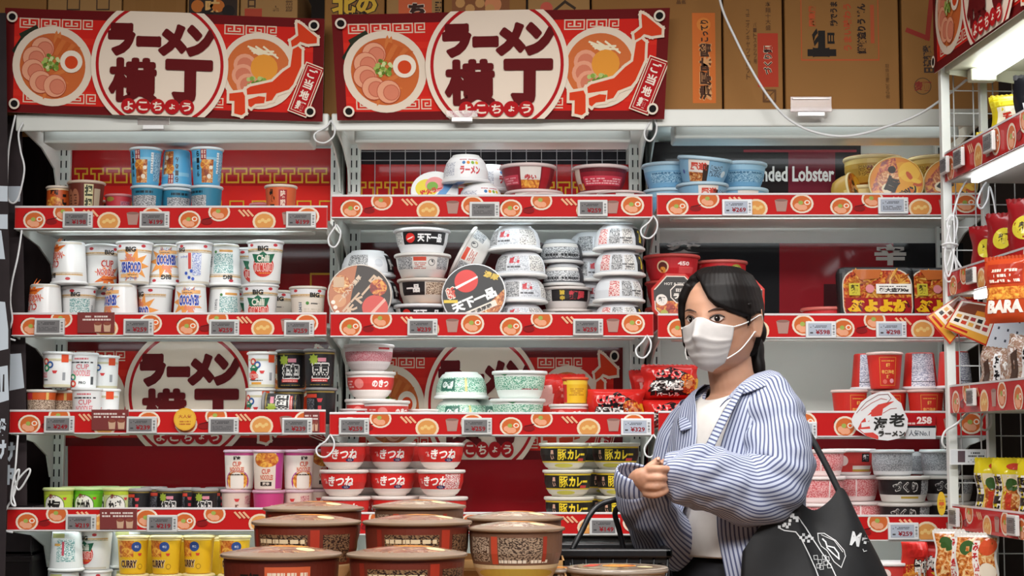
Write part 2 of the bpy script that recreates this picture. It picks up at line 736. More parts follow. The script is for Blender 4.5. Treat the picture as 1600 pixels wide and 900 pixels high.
# ---------------------------------------------------------------- shelving
BAYS = [(20, 513), (515.5, 1022), (1025, 1545)]
RB = [[356, 523, 676, 828, 974], [339, 524.5, 679, 834, 957], [336, 527, 681, 843, 962]]
RT = [[321, 488, 640, 793, 938], [304, 488, 644, 800, 922], [302, 490, 642, 804, 926]]
BAYN = ['left', 'middle', 'right']
ORD = ['top', 'second', 'third', 'fourth', 'bottom']
SHZ = [[px(800, y, 0).z + .024 for y in r] for r in RB]
BACK = .46
CAN = [188, 188, 182]
STRIP = {}
GLOSS = 'gloss'


def bracket(m, x, z, side):
    t = .0025
    pr = [(0.012, 0), (.423, 0), (.423, -.15), (.40, -.15), (.36, -.085), (.22, -.045), (.05, -.028), (.012, -.02)]
    vs = [(x - t, y, z + q) for y, q in pr] + [(x + t, y, z + q) for y, q in pr]
    n = len(pr)
    fs = [tuple(range(n)), tuple(reversed(range(n, 2 * n)))] + [(i, i + n, (i + 1) % n + n, (i + 1) % n) for i in range(n)]
    m.add(vs, fs, STEEL)


for b, (xa, xb) in enumerate(BAYS):
    X0, X1 = px(xa, 400, 0).x, px(xb, 400, 0).x
    wd = X1 - X0
    unit = thing('shelving_unit', 'white steel shelving unit forming the %s bay of the noodle wall' % BAYN[b], 'shelving', ((X0 + X1) / 2, .4, 0), (0, 0, 0), 'white steel shelving bays')
    inv = Matrix.Translation(-Vector(unit.location))
    MB().box(X0 + .004, BACK, .05, X1 - .004, BACK + .012, 2.14, STEEL, mtx=inv).build('back_panel', unit)
    MB().box(X0 + .004, .02, .0, X1 - .004, BACK, .1, STEEL_D, .004, mtx=inv).build('plinth', unit)
    for x in ([X0 + .024, X1 - .024]):
        m = MB().box(x - .02, BACK - .036, .1, x + .02, BACK - .013, 2.16, STEEL, .003, mtx=inv)
        for k in range(40):
            z = .6 + k * .038
            for dx in (-.008, .008):
                m.box(x + dx - .002, BACK - .0372, z, x + dx + .002, BACK - .0355, z + .022, BLACK, mtx=inv)
        m.build('upright', unit)
    # canopy above the top shelf
    zc = px(800, CAN[b] + 17, 0).z
    can = thing('canopy_shelf', 'white steel canopy shelf over the %s bay, carrying cartons' % BAYN[b], 'shelf', ((X0 + X1) / 2, .23, zc))
    ic = Matrix.Translation(-Vector(can.location))
    m = MB().box(X0 + .002, -.012, zc, X1 - .002, .0, zc + .05, STEEL, .004, mtx=ic)
    m.box(X0 + .002, .0, zc + .035, X1 - .002, .45, zc + .05, STEEL, .002, mtx=ic)
    m.box(X0 + .06, .06, zc - .022, X1 - .06, .19, zc + .034, STEEL, .006, mtx=ic)
    m.build('board', can)
    MB().box(X0 + .08, .022, zc + .012, X1 - .08, .04, zc + .024, M('f4fbff', .3, emit=LAMP_E * .2), .002, mtx=ic).build('light_tube', can)
    MB().box(X0 + .08, .205, zc - .006, X1 - .08, .225, zc + .008, M('f4fbff', .3, emit=LAMP_E * .9), .002, mtx=ic).build('light_tube', can)  # added tube, hidden behind the box, to brighten the goods and back panel
    for x in (X0 + .012, X1 - .012):
        m = MB()
        bracket(m, x, zc + .036, 1)
        m.v = [tuple(ic @ Vector(v)) for v in m.v]
        m.build('bracket', can)
    for k in range(5):
        z = SHZ[b][k]
        hid = '' if k < 4 else ''
        sh = thing('display_shelf', '%s shelf of the %s bay with a red ramen-print edge strip' % (ORD[k], BAYN[b]), 'shelf', ((X0 + X1) / 2, .23, z), (0, 0, 0))
        ish = Matrix.Translation(-Vector(sh.location))
        m = MB().box(X0 + .004, .006, z - .03, X1 - .004, .02, z, STEEL, .002, mtx=ish)
        m.box(X0 + .004, .018, z - .006, X1 - .004, .45, z, STEEL, .0015, mtx=ish)
        m.box(X0 + .05, .05, z - .03, X1 - .05, .12, z - .007, STEEL, .004, mtx=ish)
        m.build('board', sh)
        if k < 4:
            MB().box(X0 + .1, .03, z - .02, X1 - .1, .042, z - .012, M('f4fbff', .3, emit=LAMP_E), .002, mtx=ish).build('light_tube', sh)
        MB().box(X0 + .06, .126, z - .021, X1 - .06, .142, z - .009, M('f4fbff', .3, emit=LAMP_E * .85), .002, mtx=ish).build('light_tube', sh)  # added tube, out of view behind the beam, to brighten the back panels
        for x in (X0 + .01, X1 - .01):
            m = MB()
            bracket(m, x, z - .006, 1)
            m.v = [tuple(ish @ Vector(v)) for v in m.v]
            m.build('bracket', sh)
        zt, zb = px(800, RT[b][k], 0).z, px(800, RB[b][k], 0).z
        rail = MB().box(X0 + .003, -.001, zb, X1 - .003, .005, zt - .006, M('b5342f', .3, coat=.2), .0008, mtx=ish)
        rail.box(X0 + .003, -.004, zb - .003, X1 - .003, .006, zb, M('e8e8ea', .2, coat=.5), mtx=ish)
        rail.box(X0 + .003, -.003, zt - .006, X1 - .003, .004, zt, M('e6dfe0', .12, coat=1), .001, mtx=ish)
        ro = rail.build('price_rail', sh)
        st = MB().art(strip_art(wd), lambda x, y, o_: ish @ Vector((X0 + .006 + x * (wd - .012), -.001 - o_, zb + .001 + y * (zt - zb - .007))), eps=5e-5)
        st.mats = [GLOSSY(mm, .14, .12) for mm in st.mats]
        st.build('printed_strip', ro)
# ---------------------------------------------------------------- posters on the back panels
def poster(name, label, quadpx, art, Y=BACK - .006, step=0, gloss=True, th=.0015, cat='poster', curve=0.0):
    """quadpx: tl, tr, br, bl in pixels at depth Y; art in the unit square"""
    P = [px(x, y, Y) for x, y in quadpx]
    c = (P[2] + P[3]) / 2
    fn = quad(*[p - c for p in P], curve=curve)
    m = MB().art(art, fn, step)
    if gloss:
        m.mats = [GLOSSY(q, .35) if gloss is True else MATTE(q) for q in m.mats]
    # the sheet itself, with thickness
    n = 40
    vs, fs = [], []
    for i in range(n + 1):
        for y in (0, 1):
            for o_ in (-.0003, -th - .0003):
                vs.append(fn(i / n, y, o_))
    for i in range(n):
        k = 4 * i
        fs += [(k, k + 4, k + 6, k + 2), (k + 1, k + 3, k + 7, k + 5), (k, k + 1, k + 5, k + 4), (k + 2, k + 6, k + 7, k + 3)]
    fs += [(0, 2, 3, 1), (4 * n, 4 * n + 1, 4 * n + 3, 4 * n + 2)]
    m.add(vs, fs, 'e9dfd6')
    ob = m.build(name)
    ob.location = c
    return tag(ob, label, cat)


def key_art(asp, y, h, n0, n1, base='b00f14', base2='d8231a', gold='d9a52c', y2=None):
    a = Art(asp)
    a.rect(0, 0, 1, 1, base)
    a.rect(0, 0, 1, y - h * .25, base2)
    w = h / asp * 1.15
    x, k = .02, 0
    while x < 1 - w:
        q = [(0, 0), (.36, 0), (.36, .62), (.12, .62), (.12, 1), (.88, 1), (.88, .62), (.62, .62), (.62, 0), (1, 0)]
        a.stroke([(x + u * w, y + v * h) for u, v in q], h * .12, gold, same=k > 0)
        x += w
        k += 1
    if y2 is not None:
        for i in range(12):
            x = .02 + i * .083
            a.stroke([(x, y2), (x, y2 + h), (x + .05, y2 + h), (x + .05, y2)], h * .1, gold, same=True)
    return a


sx = lambda f, t: f
poster('backing_poster', 'red poster with gold key pattern behind the blue cups on the top left shelf', [(106, 232), (528, 232), (528, 345), (106, 345)],
       key_art(3.7, .53, .19, 0, 0, y2=.08))
poster('backing_poster', 'red poster with gold key pattern below the wire grid on the top middle shelf', [(541, 257), (985, 257), (985, 345), (541, 345)],
       key_art(5.0, .44, .24, 0, 0))
a = Art(4.2)
a.rect(0, 0, 1, 1, '9c1116')
a.rect(0, .62, 1, 1, '5a0d10')
for x in (.66, .9):
    a.stroke([(x, 0), (x, .62), (x + .12, .62)], .025, 'c9962a')
poster('backing_poster', 'dark red poster behind the big cups on the second left shelf', [(106, 381), (528, 381), (528, 505), (106, 505)], a)
a = Art(4)
a.rect(0, 0, 1, 1, '4a0f12')
a.rect(0, .0, 1, .7, '6e1216')
poster('backing_poster', 'dark maroon poster behind the stacked white bowls on the second middle shelf', [(541, 379), (985, 379), (985, 505), (541, 505)], a)
SIGN = sign_art()
poster('backing_banner', 'red ramen banner standing behind cups on the third left shelf', [(67, 534), (535, 534), (535, 697), (67, 697)], SIGN, cat='banner')
poster('backing_banner', 'red ramen banner half hidden behind green bowls on the third middle shelf', [(546, 543), (973, 543), (973, 718), (546, 718)], SIGN, cat='banner')
for lab, (x0, y0, x1, y1) in (('plain dark red sheet on the back of the fourth left shelf', (106, 676, 528, 815)), ('plain dark red sheet behind the red and black bowls on the fourth middle shelf', (541, 716, 985, 830)), ('plain dark red sheet on the back of the fourth right shelf', (1010, 686, 1500, 830))):
    a = Art(3)
    a.rect(0, 0, 1, 1, 'a0121c')
    poster('backing_sheet', lab, [(x0, y0), (x1, y0), (x1, y1), (x0, y1)], a, cat='poster', Y=BACK - (.004 if x0 > 1000 or x0 < 200 else .004))
a = Art(3.3)
a.rect(0, 0, 1, 1, '15090c')  # black ground stretched left and up to darken the gaps around the bowls
a.rect(.66, 0, .88, .86, '651024')
a.rect(.45, .84, .98, .88, '7e1526')
a.text('nded Lobster', .705, .50, .34, .24, 'e8e6e4', .03)
poster('backing_poster', 'black and maroon poster with white lobster lettering on the top right shelf', [(1012, 222), (1345, 222), (1345, 322), (1012, 322)], a, Y=BACK - .045)
a = Art(2.4)
a.rect(0, 0, 1, 1, '101014')
a.rect(.42, .1, .78, 1, '8e1420')
a.rect(.56, .0, .62, .5, '3a0a10')
a.poly([(.28, .0), (.34, .28), (.38, .0)], 'd8481c')
a.poly([(.31, .0), (.335, .15), (.36, .0)], 'eeb040')
a.ell(.2, .6, .05, '3c4046')
a.text('辛', .77, .86, .1, .26, 'cfcac4', .05)
a.text('炎', .12, .96, .12, .16, 'b9b6b2', .05)
poster('backing_poster', 'glossy black and red poster behind the yakisoba packs on the second right shelf', [(1010, 380), (1505, 380), (1505, 508), (1010, 508)], a)

# black wire grid seen above the top middle poster
gr = thing('wire_grid', 'thin white wire grid against black above the red poster on the top middle shelf', 'grid', px(760, 300, BACK - .012))
ig = Matrix.Translation(-Vector(gr.location))
xa, xb, za, zb = px(549, 0, BACK - .02).x, px(977, 0, BACK - .02).x, px(800, 330, BACK - .02).z, px(800, 205, BACK - .02).z
MB().box(xa, BACK - .004, za, xb, BACK - .002, zb, M('17131a', .8), mtx=ig).build('backing_cloth', gr)
m = MB()
k = xa + .03
while k < xb:
    m.tube([(k, BACK - .014, za), (k, BACK - .014, zb)], .0014, 'b9b7bb', 6, mtx=ig)
    k += .047
for z in (zb - .02, zb - .062, zb - .09):
    m.tube([(xa, BACK - .014, z), (xb, BACK - .014, z)], .0014, 'b9b7bb', 6, mtx=ig)
m.build('wires', gr)

# ---------------------------------------------------------------- hanging banners and cartons on top
for lab, Q in (('left one of the two red ramen banners hung above the shelves', [(8, 12), (507, 29), (504, 190), (5, 175)]),
               ('right one of the two red ramen banners hung above the shelves', [(518, 23), (1047, 12), (1038, 186), (527, 188)])):
    poster('hanging_banner', lab, Q, SIGN, Y=-.035, step=.05, cat='banner', gloss=.12, curve=.008)

CARD = M('94662f', .8, kind='cardboard', c2='a0703a', scale=.4)
CARD2 = M('a67c48', .8, kind='cardboard', c2='b08652', scale=.4)
CTN = [
    (-60, 70, 0, '', 'plain cardboard carton, leftmost above the left banner'),
    (72, 188, 1, 'frame', 'cardboard carton with square outline marks above the left banner'),
    (190, 288, 0, 'plain', 'tan carton with two faint panels above the left banner'),
    (291, 372, 1, 'black', 'carton with black and orange print above the left banner'),
    (374, 464, 1, 'red', 'pale carton with small red stamp above the left banner'),
    (506, 600, 0, 'yellow', 'carton with thick yellow lettering between the two banners'),
    (603, 690, 1, 'orange', 'carton with orange square and lines above the right banner'),
    (693, 822, 0, 'brown', 'carton with brown round print above the right banner'),
    (825, 922, 1, 'pink', 'carton with pink round stamp above the right banner'),
    (925, 1128, 0, 'nouko', 'carton with orange upright label right of the red banner'),
    (1131, 1223, 0, 'tsukuri', 'narrow carton with red upright label right of the hanging cable start'),
    (1227, 1405, 0, 'udon', 'large square carton with black and red printed block behind clear holder'),
    (1410, 1560, 0, 'stamp', 'rightmost carton with faint red stripe and round stamp beside the post'),
]
for x0, x1, mi, kind, lab in CTN:
    right = x0 > 900
    Yf = .05
    b = 2 if x0 > 1020 else (0 if x1 < 500 else 1)
    zc = px(800, CAN[b] + 17, 0).z + .05
    A, B = px(x0, 100, Yf).x, px(x1, 100, Yf).x
    H = .40 + .02 * ((x0 * 7) % 5) / 5
    t = thing('carton', lab, 'carton', ((A + B) / 2, Yf + .16, zc + .0005))
    it = Matrix.Translation(-Vector(t.location))
    w_ = B - A
    m = MB().box(A, Yf, zc + .0005, B, Yf + .32, zc + H, (CARD, CARD2)[mi], .004, mtx=it)
    a = Art(w_ / H)
    q = a.asp
    # art coords: y 0..1 over the full height; photo shows y up to ~ (163+? px)
    zz = lambda ypx: (px(1200, ypx, Yf).z - zc) / H
    xx = lambda xpx: (xpx - x0) / (x1 - x0)
    if kind == 'nouko':
        a.rect(xx(1082), zz(161), xx(1118), zz(20), 'd5702a')
        a.ell(xx(1100), zz(38), .05, 'e08838')
        a.text('こってり', xx(1101), zz(48), .17, .06, '3a2318', .04, rot=90)
        a.text('濃厚味噌', xx(1102), zz(112), .20 * 2.2, .085, '4a2a18', .05, rot=90, out='d9a06a')
        a.text('品名', xx(1065), zz(3), .07, .03, '5a3a20', .02)
    elif kind == 'tsukuri':
        a.rect(xx(1184), zz(136), xx(1216), zz(52), 'b8391f')
        a.text('づくり麺', xx(1200), zz(94), .50, .065, 'f0dcc0', .07, rot=90)
        a.text('づくり麺', xx(1200), zz(94), .50, .06, '231410', .03, rot=90)
        a.vtext('本麺十大盛', xx(1201), zz(48), zz(2), .09, '5b3a1c', .01)
        a.vtext('ユニオンキャップロット', xx(1169), zz(125), zz(14), .065, '5b3a1c', 0)
        a.vtext('パートスタッフ用', xx(1180), zz(100), zz(35), .055, '5b3a1c', 0)
        a.rect(xx(1191), zz(160), xx(1212), zz(140), '6a4422')
        a.rect(xx(1194), zz(157), xx(1209), zz(143), '9a6b34')
        a.stroke([(xx(1194), zz(157)), (xx(1209), zz(143))], .008, '6a4422')
    elif kind == 'udon':
        for g_, c in ((0, 'c4552a'), (1, '9a6b34')):
            d = .004 * g_ * 2
            a.rect(xx(1252) + d, zz(95) + d * 1.2, xx(1374) - d, 1.02, c)
        a.text('ド', xx(1283), zz(67), .26, .12, '17100c', .07, rot=90)
        a.rect(xx(1262), zz(88), xx(1307), zz(77), '17100c')
        a.rect(xx(1279), zz(78), xx(1290), zz(48), '17100c')
        a.text('日', xx(1299), zz(60), .10, .05, '17100c', .05, rot=90)
        a.text('秒でうま', xx(1304), zz(22), .22, .055, '231510', .04, rot=90)
        a.text('関東風', xx(1270), zz(25), .19, .05, 'c4552a', .05, rot=90)
        a.text('うまい味わう', xx(1325), zz(43), .42, .06, 'bf4a26', .03, rot=90)
        a.text('讃岐造りうどん', xx(1347), zz(45), .45, .065, '2a1712', .05, rot=90)
        a.rect(xx(1361), zz(68), xx(1367), zz(8), 'b9552e')
        a.vtext('取扱注意こちら側', xx(1386), zz(155), zz(100), .035, '6b4824', .0)
    elif kind == 'stamp':
        a.stroke([(xx(1420), zz(48)), (xx(1450), zz(60)), (xx(1458), zz(-5))], .035, '9c2f22')
        a.text('日清麺業', xx(1452), zz(92), .3, .09, '41302a', .05, rot=90)
        a.ell(xx(1441), zz(135), .062, '55402c')
        a.ell(xx(1441), zz(135), .056, '9a6b34')
        a.text('麺', xx(1441), zz(135), .18, .07, '8b2f22', .03)
    elif kind == 'frame':
        for x in (.35, .75):
            a.rect(x - .09, zz(14), x + .09, zz(-8), '3b2618')
            a.rect(x - .075, zz(12), x + .075, zz(-8), 'a67c48')
    elif kind == 'plain':
        a.rect(.2, zz(18), .45, zz(-9), '94662f')
        a.rect(.5, zz(18), .85, zz(-9), '94662f')
    elif kind == 'black':
        a.rect(.03, 0.0, .97, 1, '33231a')
        for i in range(4):
            a.ell(.2 + .2 * i, zz(8 + 8 * (i % 2)), .045, ('c9702a', '1d1411')[i % 2])
        a.text('味', .5, zz(8), .3, .09, 'e2b06a', .05)
    elif kind == 'red':
        a.rect(.08, zz(26), .38, zz(12), 'b8452c')
        a.text('口', .2, zz(4), .14, .06, '4b3220', .04)
        a.text('カレー', .62, zz(12), .1, .05, '5a3c22', .01, rot=90)
        a.text('取扱注意', .85, zz(8), .2, .05, '5a3c22', .01, rot=90)
    elif kind == 'yellow':
        a.text('北の', .5, zz(6), .8, .15, '2a2018', .10)
        a.text('北の', .5, zz(6), .76, .14, 'e0b43a', .05)
        a.lines(.2, zz(26), .9, zz(16), 2, '3a2818', 3)
    elif kind == 'orange':
        a.rect(.22, zz(24), .82, 1, 'd5643a')
        a.text('ち', .55, zz(14), .3, .09, '3a1a10', .08, out='f2e0cc')
        a.lines(.88, zz(24), .99, zz(0), 6, '3a2818', 4, wd=.4)
    elif kind == 'brown':
        a.rect(.1, zz(20), .8, 1, '8a5430')
        a.ell(.6, zz(6), .06, 'd58a5c')
        for i in range(4):
            a.ell(.2 + .12 * i, zz(4 + 9 * (i % 2)), .035, 'c9955a', n=10)
    elif kind == 'pink':
        a.ell(.3, zz(12), .045, 'cf5a48')
        a.stroke([(.4, zz(18)), (.6, zz(2)), (.75, zz(12))], .02, '3a2818')
    a.L = [(v_, f_, M(c_, .8) if isinstance(c_, str) else c_, k_) for v_, f_, c_, k_ in a.L]
    m.art(a, lambda x, y, o_: it @ Vector((A + x * w_, Yf - o_, zc + y * H)))
    m.build('box', t)
    MB().box(A + w_ * .5 - .02, Yf - .0004 if not kind else Yf + .01, zc + H - .002, A + w_ * .5 + .02, Yf + .3, zc + H + .0006, M('c9a873', .3, coat=.6), mtx=it).build('packing_tape', t)

# clear plastic card holders clipped on the canopy
for xc, yc, b, lab in ((1267, 163, 2, 'clear plastic card holder on the right canopy shelf below the cartons'), (240, 190, 0, 'clear plastic clip under the left hanging banner'), (722, 178, 1, 'clear plastic clip over the lower edge of the right hanging banner')):
    c = px(xc, yc, -.055)
    t = thing('card_holder', lab, 'holder', (c.x, c.y, c.z))
    big = b == 2
    w_, h_ = (.058, .022) if big else (.045, .01)
    CLR = M('d9d0cf', .08, coat=.3, trans=.92)
    m = MB().box(-w_, -.002, -h_, w_, 0, h_, CLR, .0008)
    if big:
        m.box(-w_, -.008, -h_, w_, -.0065, -h_ + .012, CLR, .0006)
        m.box(-w_ + .006, -.006, h_ - .009, w_ - .006, -.0025, h_ - .004, M('b9aeac', .15, coat=.3), .0008)
    m.build('sleeve', t)
    MB().box(-w_ * .65, -.006, -h_ - .012, w_ * .65, .012, -h_ - .0005, M('f6f7f8', .25, coat=.6), .001).build('clip', t)

# ---------------------------------------------------------------- electronic price tags
def price_tag(xc, yc, num, lab, Y=-.012, w=.0425, h=.0235, bright=False, rotz=0, word=''):
    c = px(xc, yc, Y)
    t = thing('price_tag', lab, 'price tag', c, (0, 0, rotz))
    MB().box(-w, 0, -h, w, .010, h, M('d3d4d3' if not bright else 'e6e8ec', .35, coat=.4), .002).build('case', t)
    a = Art(w / h)
    a.rect(0, 0, 1, 1, '77777a' if not bright else 'a9b0bd')
    a.rect(.02, .04, .98, .96, '787677' if not bright else 'b4bccb')
    a.lines(.08, .66, .8, .88, 2, '3c3a3c', 5)
    if num:
        a.text('¥' + num, .62, .30, .62, .38, '8e1a24', .03)
        a.rect(.07, .18, .2, .3, '4a484a')
    else:
        a.lines(.1, .15, .9, .5, 3, '5a585a', 6)
    m = MB().box(-w * .84, -.0006, -h * .74, w * .68, .001, h * .74, BLACK)
    m.art(a, lambda x, y, o_: (-w * .84 + x * w * 1.52, -.0006 - o_, -h * .74 + y * h * 1.48))
    m.mats = [GLOSSY(q) for q in m.mats]
    m.build('screen', t)
    m = MB()
    for i in range(6):
        m.box(w * .76, -.0004, -h * .6 + i * h * .2, w * .9, .001, -h * .6 + i * h * .2 + h * (.06 + .05 * (i % 2)), '3a3a3c')
    m.build('barcode', t)
    return t


TAGS = [
    (121, 343, '198', 'price tag under the brown cup, leftmost on the top left shelf'), (241, 343, '199', 'price tag under the grey-panel cups on the top left shelf'),
    (470, 343, '199', 'price tag at the right end of the top left shelf'), (757, 328, '', 'price tag below the white bowls on the top middle shelf'),
    (926, 325, '259', 'price tag below the red bowls on the top middle shelf'), (1152, 324, '269', 'price tag below the blue bowls on the top right shelf'),
    (1396, 321, '', 'bright price tag below the yellow lids on the top right shelf'),
    (77, 510, '', 'price tag at the left end of the second left shelf'), (216, 511, '259', 'price tag below the seafood cups on the second left shelf'),
    (350, 512, '259', 'price tag below the upside-down green cups on the second left shelf'), (467, 513, '259', 'price tag at the right end of the second left shelf'),
    (660, 511, '239', 'price tag below the grey ramen bowls on the second middle shelf'), (919, 511, '259', 'price tag below the right white stacks on the second middle shelf'),
    (1283, 515, '598', 'price tag right of the woman on the second right shelf'), (1393, 515, '298', 'price tag under the yakisoba pack on the second right shelf'),
    (92, 663, '249', 'price tag at the left end of the third left shelf'), (221, 664, '239', 'price tag left of the yellow sticker on the third left shelf'),
    (349, 665, '', 'blank price tag right of the yellow sticker on the third left shelf'), (464, 666, '239', 'price tag below the black cups on the third left shelf'),
    (553, 666, '259', 'price tag below the red-band bowls on the third middle shelf'), (745, 666, '259', 'price tag below the green bowls on the third middle shelf'),
    (994, 667, '329', 'pale price tag at the right end of the third middle shelf'), (1253, 672, '', 'price tag beside the bag strap on the third right shelf'),
    (126, 817, '219', 'price tag below the green cups on the fourth left shelf'), (253, 818, '219', 'price tag below the black cups on the fourth left shelf'),
    (945, 823, '149', 'price tag behind the basket handles on the fourth middle shelf'), (1412, 830, '259', 'price tag right of the tote bag on the fourth right shelf'),
]
for x, y, n_, lab in TAGS:
    price_tag(x, y, n_, lab, bright=x > 980)

# small promotional inserts on the strips: a grey picture card with cups
for xc, yc, lab in ((150, 505, 'picture card with two cups stuck on the second left shelf edge'), (172, 657, 'picture card with two cups stuck on the third left shelf edge'), (185, 812, 'picture card with two cups stuck on the fourth left shelf edge'), (487, 660, 'narrow picture card beside the right tag of the third left shelf')):
    a = Art(1.7)
    a.rect(0, 0, 1, 1, '7c3a38')
    a.lines(.06, .6, .9, .9, 2, 'e2d2cc', int(xc))
    for x in (.55, .8):
        a.poly([(x - .1, .45), (x + .1, .45), (x + .08, .05), (x - .08, .05)], 'c9a58a')
        a.ell(x, .45, .09, '8a4a3c', rx=.17)
    w2 = 29 if xc != 487 else 12
    poster('picture_card', lab, [(xc - w2, yc - 17), (xc + w2, yc - 17), (xc + w2, yc + 15), (xc - w2, yc + 15)], a, Y=-.0065, cat='card', th=.0008)
a = Art(1)
a.ell(.5, .5, .5, 'e2a62a', n=28)
a.ell(.5, .5, .44, 'e8b436', n=28)
a.text('大人気', .5, .62, .6, .16, 'b4521c', .03)
a.lines(.25, .25, .75, .48, 2, 'b4521c', 9)
c = px(289, 655, -.016)
m = MB().lathe([(.001, 0), (.0315, 0), (.0315, .0012), (.001, .0012)], 'e2a62a', 28, mtx=Matrix.Rotation(R(90), 4, 'X') @ Matrix.Translation((0, 0, -.0012)))
m.art(a, lambda x, y, o_: ((x - .5) * .063, -.0001 - o_, (y - .5) * .063))
o = m.build('round_sticker')
o.location = c
tag(o, 'round yellow sticker on the third left shelf edge below the banner', 'sticker')

# ---------------------------------------------------------------- cables and cord loops
def cable(label, pts, r=.0032, name='white_cord', n=10, group=None):
    P = bez(pts, n)
    o = MB().tube(P, r, CABLE, 8).build(name)
    return tag(o, label, 'cord', group)


cable('long white cable drooping across the right canopy from the ceiling', [px(1118, -40, -.09), px(1128, 12, -.09), px(1150, 62, -.09), px(1172, 105, -.09), px(1200, 150, -.09), px(1232, 186, -.09), px(1275, 207, -.09), px(1330, 212, -.09), px(1400, 193, -.09), px(1440, 176, -.1), px(1476, 152, -.12), px(1510, 125, -.2)], .0036)
LOOPS = [(512, 193, -8, 'cord loop at the left edge of the middle canopy'), (1015, 190, 4, 'cord loop at the right edge of the middle canopy'), (521, 356, 4, 'cord loop under the joint of the top left and middle shelves'),
         (1016, 342, -2, 'cord loop under the joint of the top middle and right shelves'), (1006, 529, 0, 'cord loop under the second shelf, left of the woman'), (511, 684, -4, 'cord loop under the third shelf above the red bowls'),
         (1016, 684, 3, 'cord loop under the third shelf beside the woman'), (1012, 836, 4, 'cord loop under the fourth shelf beside the basket')]
for x, y, dx, lab in LOOPS:
    Yc = -.018
    k = 1 if y < 800 else .9
    pts = [px(x + 4, y - 4, Yc + .012), px(x - 2, y + 5, Yc), px(x - 12 + dx, y + 16, Yc), px(x - 10 + dx, y + 27 * k, Yc - .004), px(x + dx * .5, y + 30 * k, Yc - .006), px(x + 9, y + 20, Yc), px(x + 11, y + 6, Yc), px(x + 5, y - 5, Yc + .01)]
    cable('white ' + lab, pts, .0026)
cable('white cord hanging in a long loop from the left canopy corner', [px(24, 180, -.02), px(14, 230, -.03), px(11, 290, -.03), px(13, 312, -.03), px(22, 317, -.03), px(30, 305, -.03), px(38, 265, -.03), px(32, 235, -.03), px(29, 208, -.03), px(36, 192, -.02)], .0028)
cable('white cord hanging knotted at the left end of the second shelf', [px(34, 360, -.02), px(28, 400, -.03), px(19, 440, -.03), px(16, 470, -.03), px(19, 500, -.03), px(12, 525, -.03), px(24, 532, -.02)], .0028)
cable('white cord with a tied bow hanging at the left end of the fourth shelf', [px(28, 680, -.02), px(25, 720, -.03), px(23, 750, -.03), px(30, 765, -.035), px(46, 740, -.04), px(44, 733, -.04), px(28, 750, -.04), px(20, 770, -.03), px(24, 790, -.04), px(17, 782, -.04), px(22, 745, -.04), px(30, 735, -.035), px(22, 772, -.03), px(8, 800, -.03), px(6, 826, -.03), px(20, 832, -.03)], .0028)

# tall cloth banner at the far left, dark with white lettering
m = MB()
Yb = -.10
def bq(x, y):
    return px(x, y, Yb)
t = thing('cloth_banner', 'tall dark cloth banner with white lettering at the far left', 'banner', px(-30, 890, Yb))
it = Matrix.Translation(-Vector(t.location))
pr = [(-90, 20), (9, 20), (12, 300), (16, 520), (12, 700), (6, 960), (-90, 960)]
P = [bq(*p) for p in pr]
vs = [it @ p for p in P] + [it @ (p + Vector((0, .004, 0))) for p in P]
n = len(P)
m.add(vs, [tuple(reversed(range(n))), tuple(range(n, 2 * n))] + [(i, i + 1, i + 1 + n, i + n) for i in range(n - 1)] + [(n - 1, 0, n, 2 * n - 1)], M('231a1d', .85, kind='cloth', c2='2c2225', scale=3))
def white(pts, dy=0):
    P = [it @ (bq(*p) + Vector((0, -.0006 - dy, 0))) for p in pts]
    Q = [p + Vector((0, .0005, 0)) for p in P]
    n = len(P)
    m.add(P + Q, [tuple(range(n)), tuple(reversed(range(n, 2 * n)))] + [(i, (i + 1) % n, (i + 1) % n + n, i + n) for i in range(n)], M('c6d0da', .7))
for pts in ([(-10, 290), (12, 291), (12, 315), (-10, 314)], [(-10, 335), (12, 335), (12, 358), (-10, 357)], [(-10, 360), (2, 360), (8, 405), (-10, 404)],
            [(-10, 470), (8, 472), (13, 515), (13, 545), (-10, 550)], [(-10, 575), (12, 571), (14, 625), (-10, 632)]):
    white(pts)
def dark(pts):
    P = [it @ (bq(*p) + Vector((0, -.0012, 0))) for p in pts]
    m.add(P, [tuple(range(len(P)))], M('231a1d', .85, kind='cloth', c2='2c2225', scale=3))
dark([(-4, 590), (0, 582), (1, 612), (-4, 616)]); dark([(5, 585), (7, 585), (7, 612), (4, 612)])
a = Art(1)
a.vtext('設け', .5, 0, 1, .8, 'c6d0da', .07)
b0, b1 = it @ bq(-9, 720), it @ bq(13, 650)
m.art(a, lambda x, y, o_: (b0.x + (b1.x - b0.x) * x, b0.y - .0008 - o_, b0.z + (b1.z - b0.z) * y))
m.build('cloth', t)
MB().tube([it @ bq(-78, -40), it @ bq(-78, 1400)], .006, STEEL_D, 8).build('pole', t)
# second, farther banner with pale panel beside the third shelf
t = thing('cloth_banner', 'dark cloth banner with a pale panel beside the left end of the third shelf', 'banner', px(25, 800, .05))
it = Matrix.Translation(-Vector(t.location))
m = MB()
Yb = .05
def slab(pts, mat, dy, th=.003):
    P = [it @ (px(x, y, .05) + Vector((0, dy, 0))) for x, y in pts]
    Q = [p + Vector((0, th, 0)) for p in P]
    n = len(P)
    m.add(P + Q, [tuple(range(n)), tuple(reversed(range(n, 2 * n)))] + [(i, i + n, (i + 1) % n + n, (i + 1) % n) for i in range(n)], mat)
slab([(-60, 180), (34, 180), (36, 380), (40, 560), (42, 790), (-60, 790)], M('2a2023', .85, kind='cloth', c2='33282b', scale=3), 0)
slab([(8, 554), (33, 552), (38, 606), (12, 611)], M('c6d0da', .7), -.0006, .0004)
slab([(-20, 291), (33, 291), (31, 315), (-20, 315)], M('c6d0da', .7), -.0006, .0004)
a = Art(1)
a.vtext('け中', .5, 0, 1, .8, 'c6d0da', .07)
